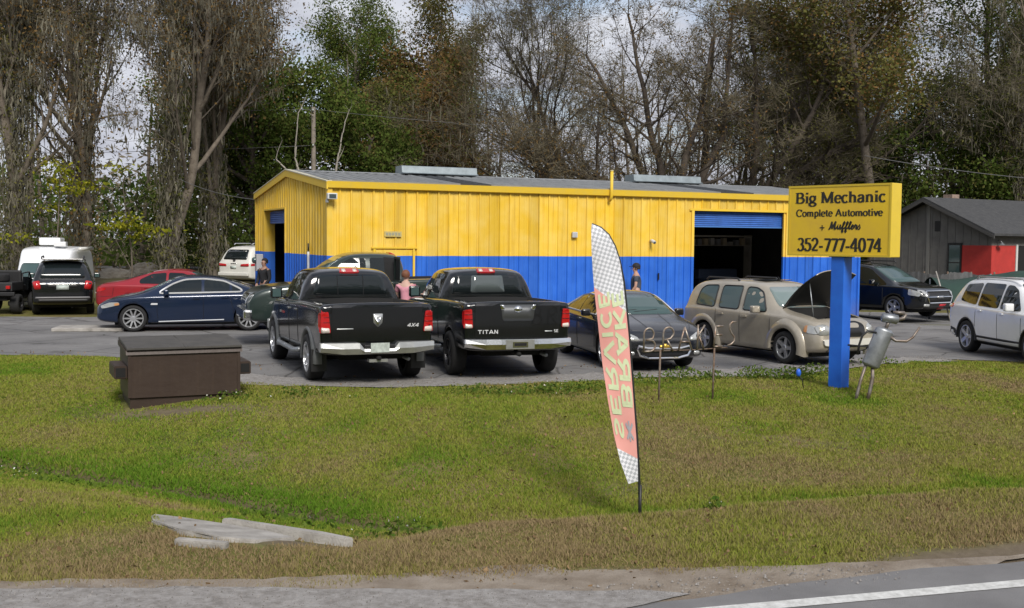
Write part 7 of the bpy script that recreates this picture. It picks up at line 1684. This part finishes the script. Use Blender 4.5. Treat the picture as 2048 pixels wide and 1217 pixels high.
# saplings with yellow leaves under the left trees
def sapling(label, px, Y, H, seed):
    X = (px-1024)/2200*Y; t = thing('sapling', label, 'sapling', (X, Y, tz(X, Y)), 0, 'yellow-leaved saplings'); s = Skel(seed); rng = np.random.RandomState(seed)
    s.grow(Vector((0, 0, 0)), Vector((0, 0, 1)), H, .05, 0, dict(CFG['green'], levels=2)); segs_to_mesh('trunk', s.seg, M_BARK, t)
    T = np.array(s.tips); c = T[rng.choice(len(T), 9)]; P = c[rng.randint(0, 9, 700)]+rng.normal(0, 1, (700, 3))*np.array([.42, .42, .10]); leaves_mesh('crown', P, .16, L_YEL, t, rng, rng.rand(700))
sapling('yellow-leaved sapling behind the camper van', 110, 46, 5.2, 51); sapling('yellow-leaved sapling left of the pale mossy trunk', 258, 46, 4.6, 52)
# ------------------------------------------------------------------ background woodland, read as one mass
def woodland(name, label, x0, x1, y0, y1, n, hfun, seed, m, size, aspect=.5):
    rng = np.random.RandomState(seed); X = rng.uniform(x0, x1, n); Y = rng.uniform(y0, y1, n); h = hfun(X); Z = h*rng.rand(n)**1.1*(.55+.75*fbm(X, Y, .16, seed)); P = np.stack([X, Y, Z], 1)
    t = .45+(fbm(X+Z*.4, Z*1.0+Y*.3, .28, seed+4)-.5)*2.0+rng.normal(0, .16, n)
    return tag(leaves_mesh(name, P, size, m, None, rng, t, aspect), label, 'woodland', kind='stuff')
woodland('woodland', 'brown-grey thicket of twigs behind the bare oaks', -4, 62, 84, 104, 42000, lambda x: 17+0*x, 61, L_TWIG, .8, .07)
woodland('woodland', 'brownish green undergrowth behind the bare oaks', -6, 60, 80, 100, 9000, lambda x: 7.5+0*x, 62, L_OLIVE, .45)
woodland('woodland', 'dark undergrowth beneath the mossy trees on the left', -62, -14, 72, 98, 16000, lambda x: 7.5+0*x, 63, L_GREEN, .5)
woodland('woodland', 'brown undergrowth between the mossy trunks', -60, -10, 66, 96, 14000, lambda x: 9.5+0*x, 64, L_TWIG, .55, .25)
woodland('woodland', 'dark green undergrowth behind the grey house', 22, 62, 68, 96, 12000, lambda x: 8.0+0*x, 65, L_GREEN, .5)
woodland('woodland', 'green trees across the road behind the viewer', -75, 80, -50, -30, 20000, lambda x: 27+0*x, 66, L_GREEN, 1.1, .7)
def trunks():
    rng = random.Random(8); S = []
    for k in range(110):
        x = rng.uniform(-60, 58); y = rng.uniform(70, 100); h = rng.uniform(8, 16); r = rng.uniform(.07, .2); lx = rng.uniform(-1, 1)
        S.append((x, y, 0, x+lx, y, h*.6, r, r*.7)); S.append((x+lx, y, h*.6, x+lx*1.4, y, h, r*.7, r*.2))
    tag(segs_to_mesh('woodland_trunks', S, M_BARK, None), 'thin grey trunks deep in the wood behind the trees', 'woodland', kind='stuff')
trunks()
# ------------------------------------------------------------------ grass and weeds
L_GRASS = leafmat('grass_blades', (0.29, 0.220, 0.120), (0.115, 0.212, 0.022), .28, c2=(0.262, 0.280, 0.050))
def grass():
    rng = np.random.RandomState(21); n = 1150000
    Y = 7+(rng.rand(n)**1.25)*17.5; X = (rng.rand(n)*2-1)*(.50*Y+3.6)
    d = RN[0]*X+RN[1]*Y; s = RT[0]*X+RT[1]*Y; D = ditch_d(s); bare = bare_mask(X, Y)
    patch = fbm(X, Y, .45, 31); fine = fbm(X, Y, 2.2, 35); f3 = fbm(X, Y, .9, 55)
    keep = (d > 7.2+.2*smooth01((4-s)/2)+.5*smooth01((1-s)/2.4)) & (rng.rand(n) > bare*1.15) & (Y < lot_edge(X)+.25*(fine-.35)) & (rng.rand(n) < .45+.9*fine)
    # under the dumpster and the slabs nothing grows
    c, q = math.cos(R(25)), math.sin(R(25)); lx = (X+5.80)*c+(Y-16.55)*q; ly = -(X+5.80)*q+(Y-16.55)*c; keep &= ~((lx > -.05) & (lx < 1.8) & (ly > -.05) & (ly < 1.25))
    c, q = math.cos(R(-22.5)), math.sin(R(-22.5)); lx = (X+3.22)*c+(Y-9.72)*q; ly = -(X+3.22)*q+(Y-9.72)*c; keep &= ~((lx > -.05) & (lx < 2.1) & (ly < .18) & (ly > np.where(lx < 1.62, -.60*np.clip(lx/.9, .15, 1), -.06)))
    X, Y, d, s, D, patch, fine, f3 = [a[keep] for a in (X, Y, d, s, D, patch, fine, f3)]; n = len(X); Z = terrain(X, Y)
    verge = 1-smooth01((d-np.minimum(D-1.15, 9.1+.6*(f3-.5)+.5*smooth01((s-2)/3)))/.8)             # dry strip beside the road
    wet = np.exp(-((d-D-.3)/.8)**2)              # greener in the ditch
    green = .535+(patch-.5)*1.15+(f3-.5)*.9+.30*wet-.50*verge+.10*np.exp(-((Y-14.5)/2.2)**2)*smooth01((2-X)/4)-.06*smooth01((X-1)/3)*np.exp(-((Y-14.3)/1.6)**2)
    tint = np.clip(green+rng.normal(0, .17, n), 0, 1)
    h = (.014+.026*rng.rand(n))*(.6+1.1*fine)*(1+.5*wet+.15*verge*(f3 > .5))
    w = .0030+.003*rng.rand(n)+.00022*Y*Y*.12; a = rng.uniform(0, 2*np.pi, n); le = rng.normal(0, .45, (n, 2))*h[:, None]
    base = np.stack([X, Y, Z-.004], 1); side = np.stack([np.cos(a)*w, np.sin(a)*w, 0*w], 1); tip = base+np.stack([le[:, 0], le[:, 1], h], 1)
    V = np.stack([base-side, base+side, tip], 1).reshape(-1, 3); F = np.arange(3*n).reshape(-1, 3)
    tag(np_obj('lawn_grass', V, F, L_GRASS, None, tint=tint), 'short patchy green and brown grass on the verge and lawn', 'grass', kind='stuff')
grass()
L_WEED = leafmat('weed_leaves', (0.055, 0.105, 0.016), (0.15, 0.20, 0.04), .3)
def weeds():
    rng = np.random.RandomState(5); P = []; ht = []
    spots = [(-.5, 17.75, .7, .2, 260), (.45, 17.95, .8, .18, 420), (1.2, 18.3, .7, .2, 380), (2.2, 19.0, .5, .25, 220), (3.1, 19.7, .5, .3, 300), (4.5, 20.1, .45, .3, 360), (5.1, 20.0, .5, .3, 420), (5.7, 20.6, .4, .3, 260), (3.7, 20.0, .35, .2, 200), (-9.6, 19.2, .5, .25, 240), (-8.9, 17.6, .7, .2, 300), (-6.3, 13.2, .9, .22, 300), (-5.2, 12.4, .9, .15, 160), (-4.4, 17.0, .5, .15, 120), (-1.0, 9.75, .5, .2, 170), (-2.2, 10.6, .6, .2, 130), (7.5, 22.5, .8, .2, 160), (-3.3, 17.3, .7, .15, 200), (1.9, 10.1, .1, .15, 60)]
    for x, y, r, h, n in spots:
        q = rng.normal(0, .5, (n, 2))*np.array([r, r*.55]); zz = rng.rand(n)*h*np.exp(-(q**2).sum(1)/(r*r))
        P.append(np.stack([x+q[:, 0], y+q[:, 1], terrain(x+q[:, 0], y+q[:, 1])+zz*.8+.01], 1))
    P = np.concatenate(P); tag(leaves_mesh('weeds', P, .05, L_WEED, None, rng, rng.rand(len(P)), .65), 'leafy green weeds along the edge of the parking lot', 'weeds', kind='stuff')
    fl = P[rng.choice(len(P), 150)]+np.array([0, 0, .03]); tag(leaves_mesh('weed_flowers', fl, .022, leafmat('white_petals', (0.55, 0.55, 0.48), (0.7, 0.7, 0.66), .2), None, rng, rng.rand(150), 1.0), 'tiny white flowers among the weeds', 'flowers', kind='stuff')
weeds()
def litter():
    rng = np.random.RandomState(77); n = 2600; Y = 7.6+rng.rand(n)**.9*16; X = (rng.rand(n)*2-1)*(.48*Y); d = RN[0]*X+RN[1]*Y; k = (Y < lot_edge(X)+3) & (d > 7.3) & (fbm(X, Y, .6, 91) > .42); X, Y = X[k], Y[k]
    P = np.stack([X, Y, terrain(X, Y)+.022], 1); leaf = leafmat('fallen_leaf', (0.10, 0.065, 0.035), (0.30, 0.20, 0.11), .1)
    tag(leaves_mesh('fallen_leaves', P, .045, leaf, None, rng, rng.rand(len(P)), .6), 'scattered brown fallen leaves on the grass and lot edge', 'leaves', kind='stuff')
litter()

def stones():
    """loose gravel on the shoulder and along the lot edge"""
    rng = np.random.RandomState(9); n = 15000; S = rng.uniform(-8, 5, n); dd = 6.9+rng.rand(n)**.8*1.9; X = RT[0]*S+RN[0]*dd; Y = RT[1]*S+RN[1]*dd; k = dd < 7.5+.95*smooth01((2.2-S)/3.4)+rng.normal(0, .06, n)
    X, Y = X[k], Y[k]; m = 7000; X2 = rng.uniform(-6, 9.5, m); Y2 = lot_edge(X2)+.15+np.abs(rng.normal(0, .45, m)); X = np.concatenate([X, X2]); Y = np.concatenate([Y, Y2]); dq = RN[0]*X+RN[1]*Y; sq = RT[0]*X+RT[1]*Y; Z = np.where((dq < 9) & (dq < 7.3+.9*smooth01((2.2-sq)/3.4)), .036, terrain(X, Y)+np.where(dq < 9, .006, .018)); n = len(X)
    r = (.0035+.007*rng.rand(n)**3)*(1+.04*Y); P = np.stack([X, Y, Z], 1); T = np.array([[1, 0, -.4], [-.5, .87, -.4], [-.5, -.87, -.4], [0, 0, .7]]); V = (P[:, None]+T[None]*r[:, None, None]*rng.uniform(.6, 1.3, (n, 4, 1))).reshape(-1, 3)
    q = np.arange(n)*4; F = np.concatenate([np.stack([q+a, q+b, q+c], -1) for a, b, c in ((0, 1, 3), (1, 2, 3), (2, 0, 3))]); t = rng.rand(n)
    tag(np_obj('gravel_stones', V, F, leafmat('stone_grey', (0.12, 0.11, 0.10), (0.34, 0.32, 0.30), .0), None, tint=np.tile(t, 3)), 'loose pale gravel on the shoulder and lot edge', 'gravel', kind='stuff')
stones()
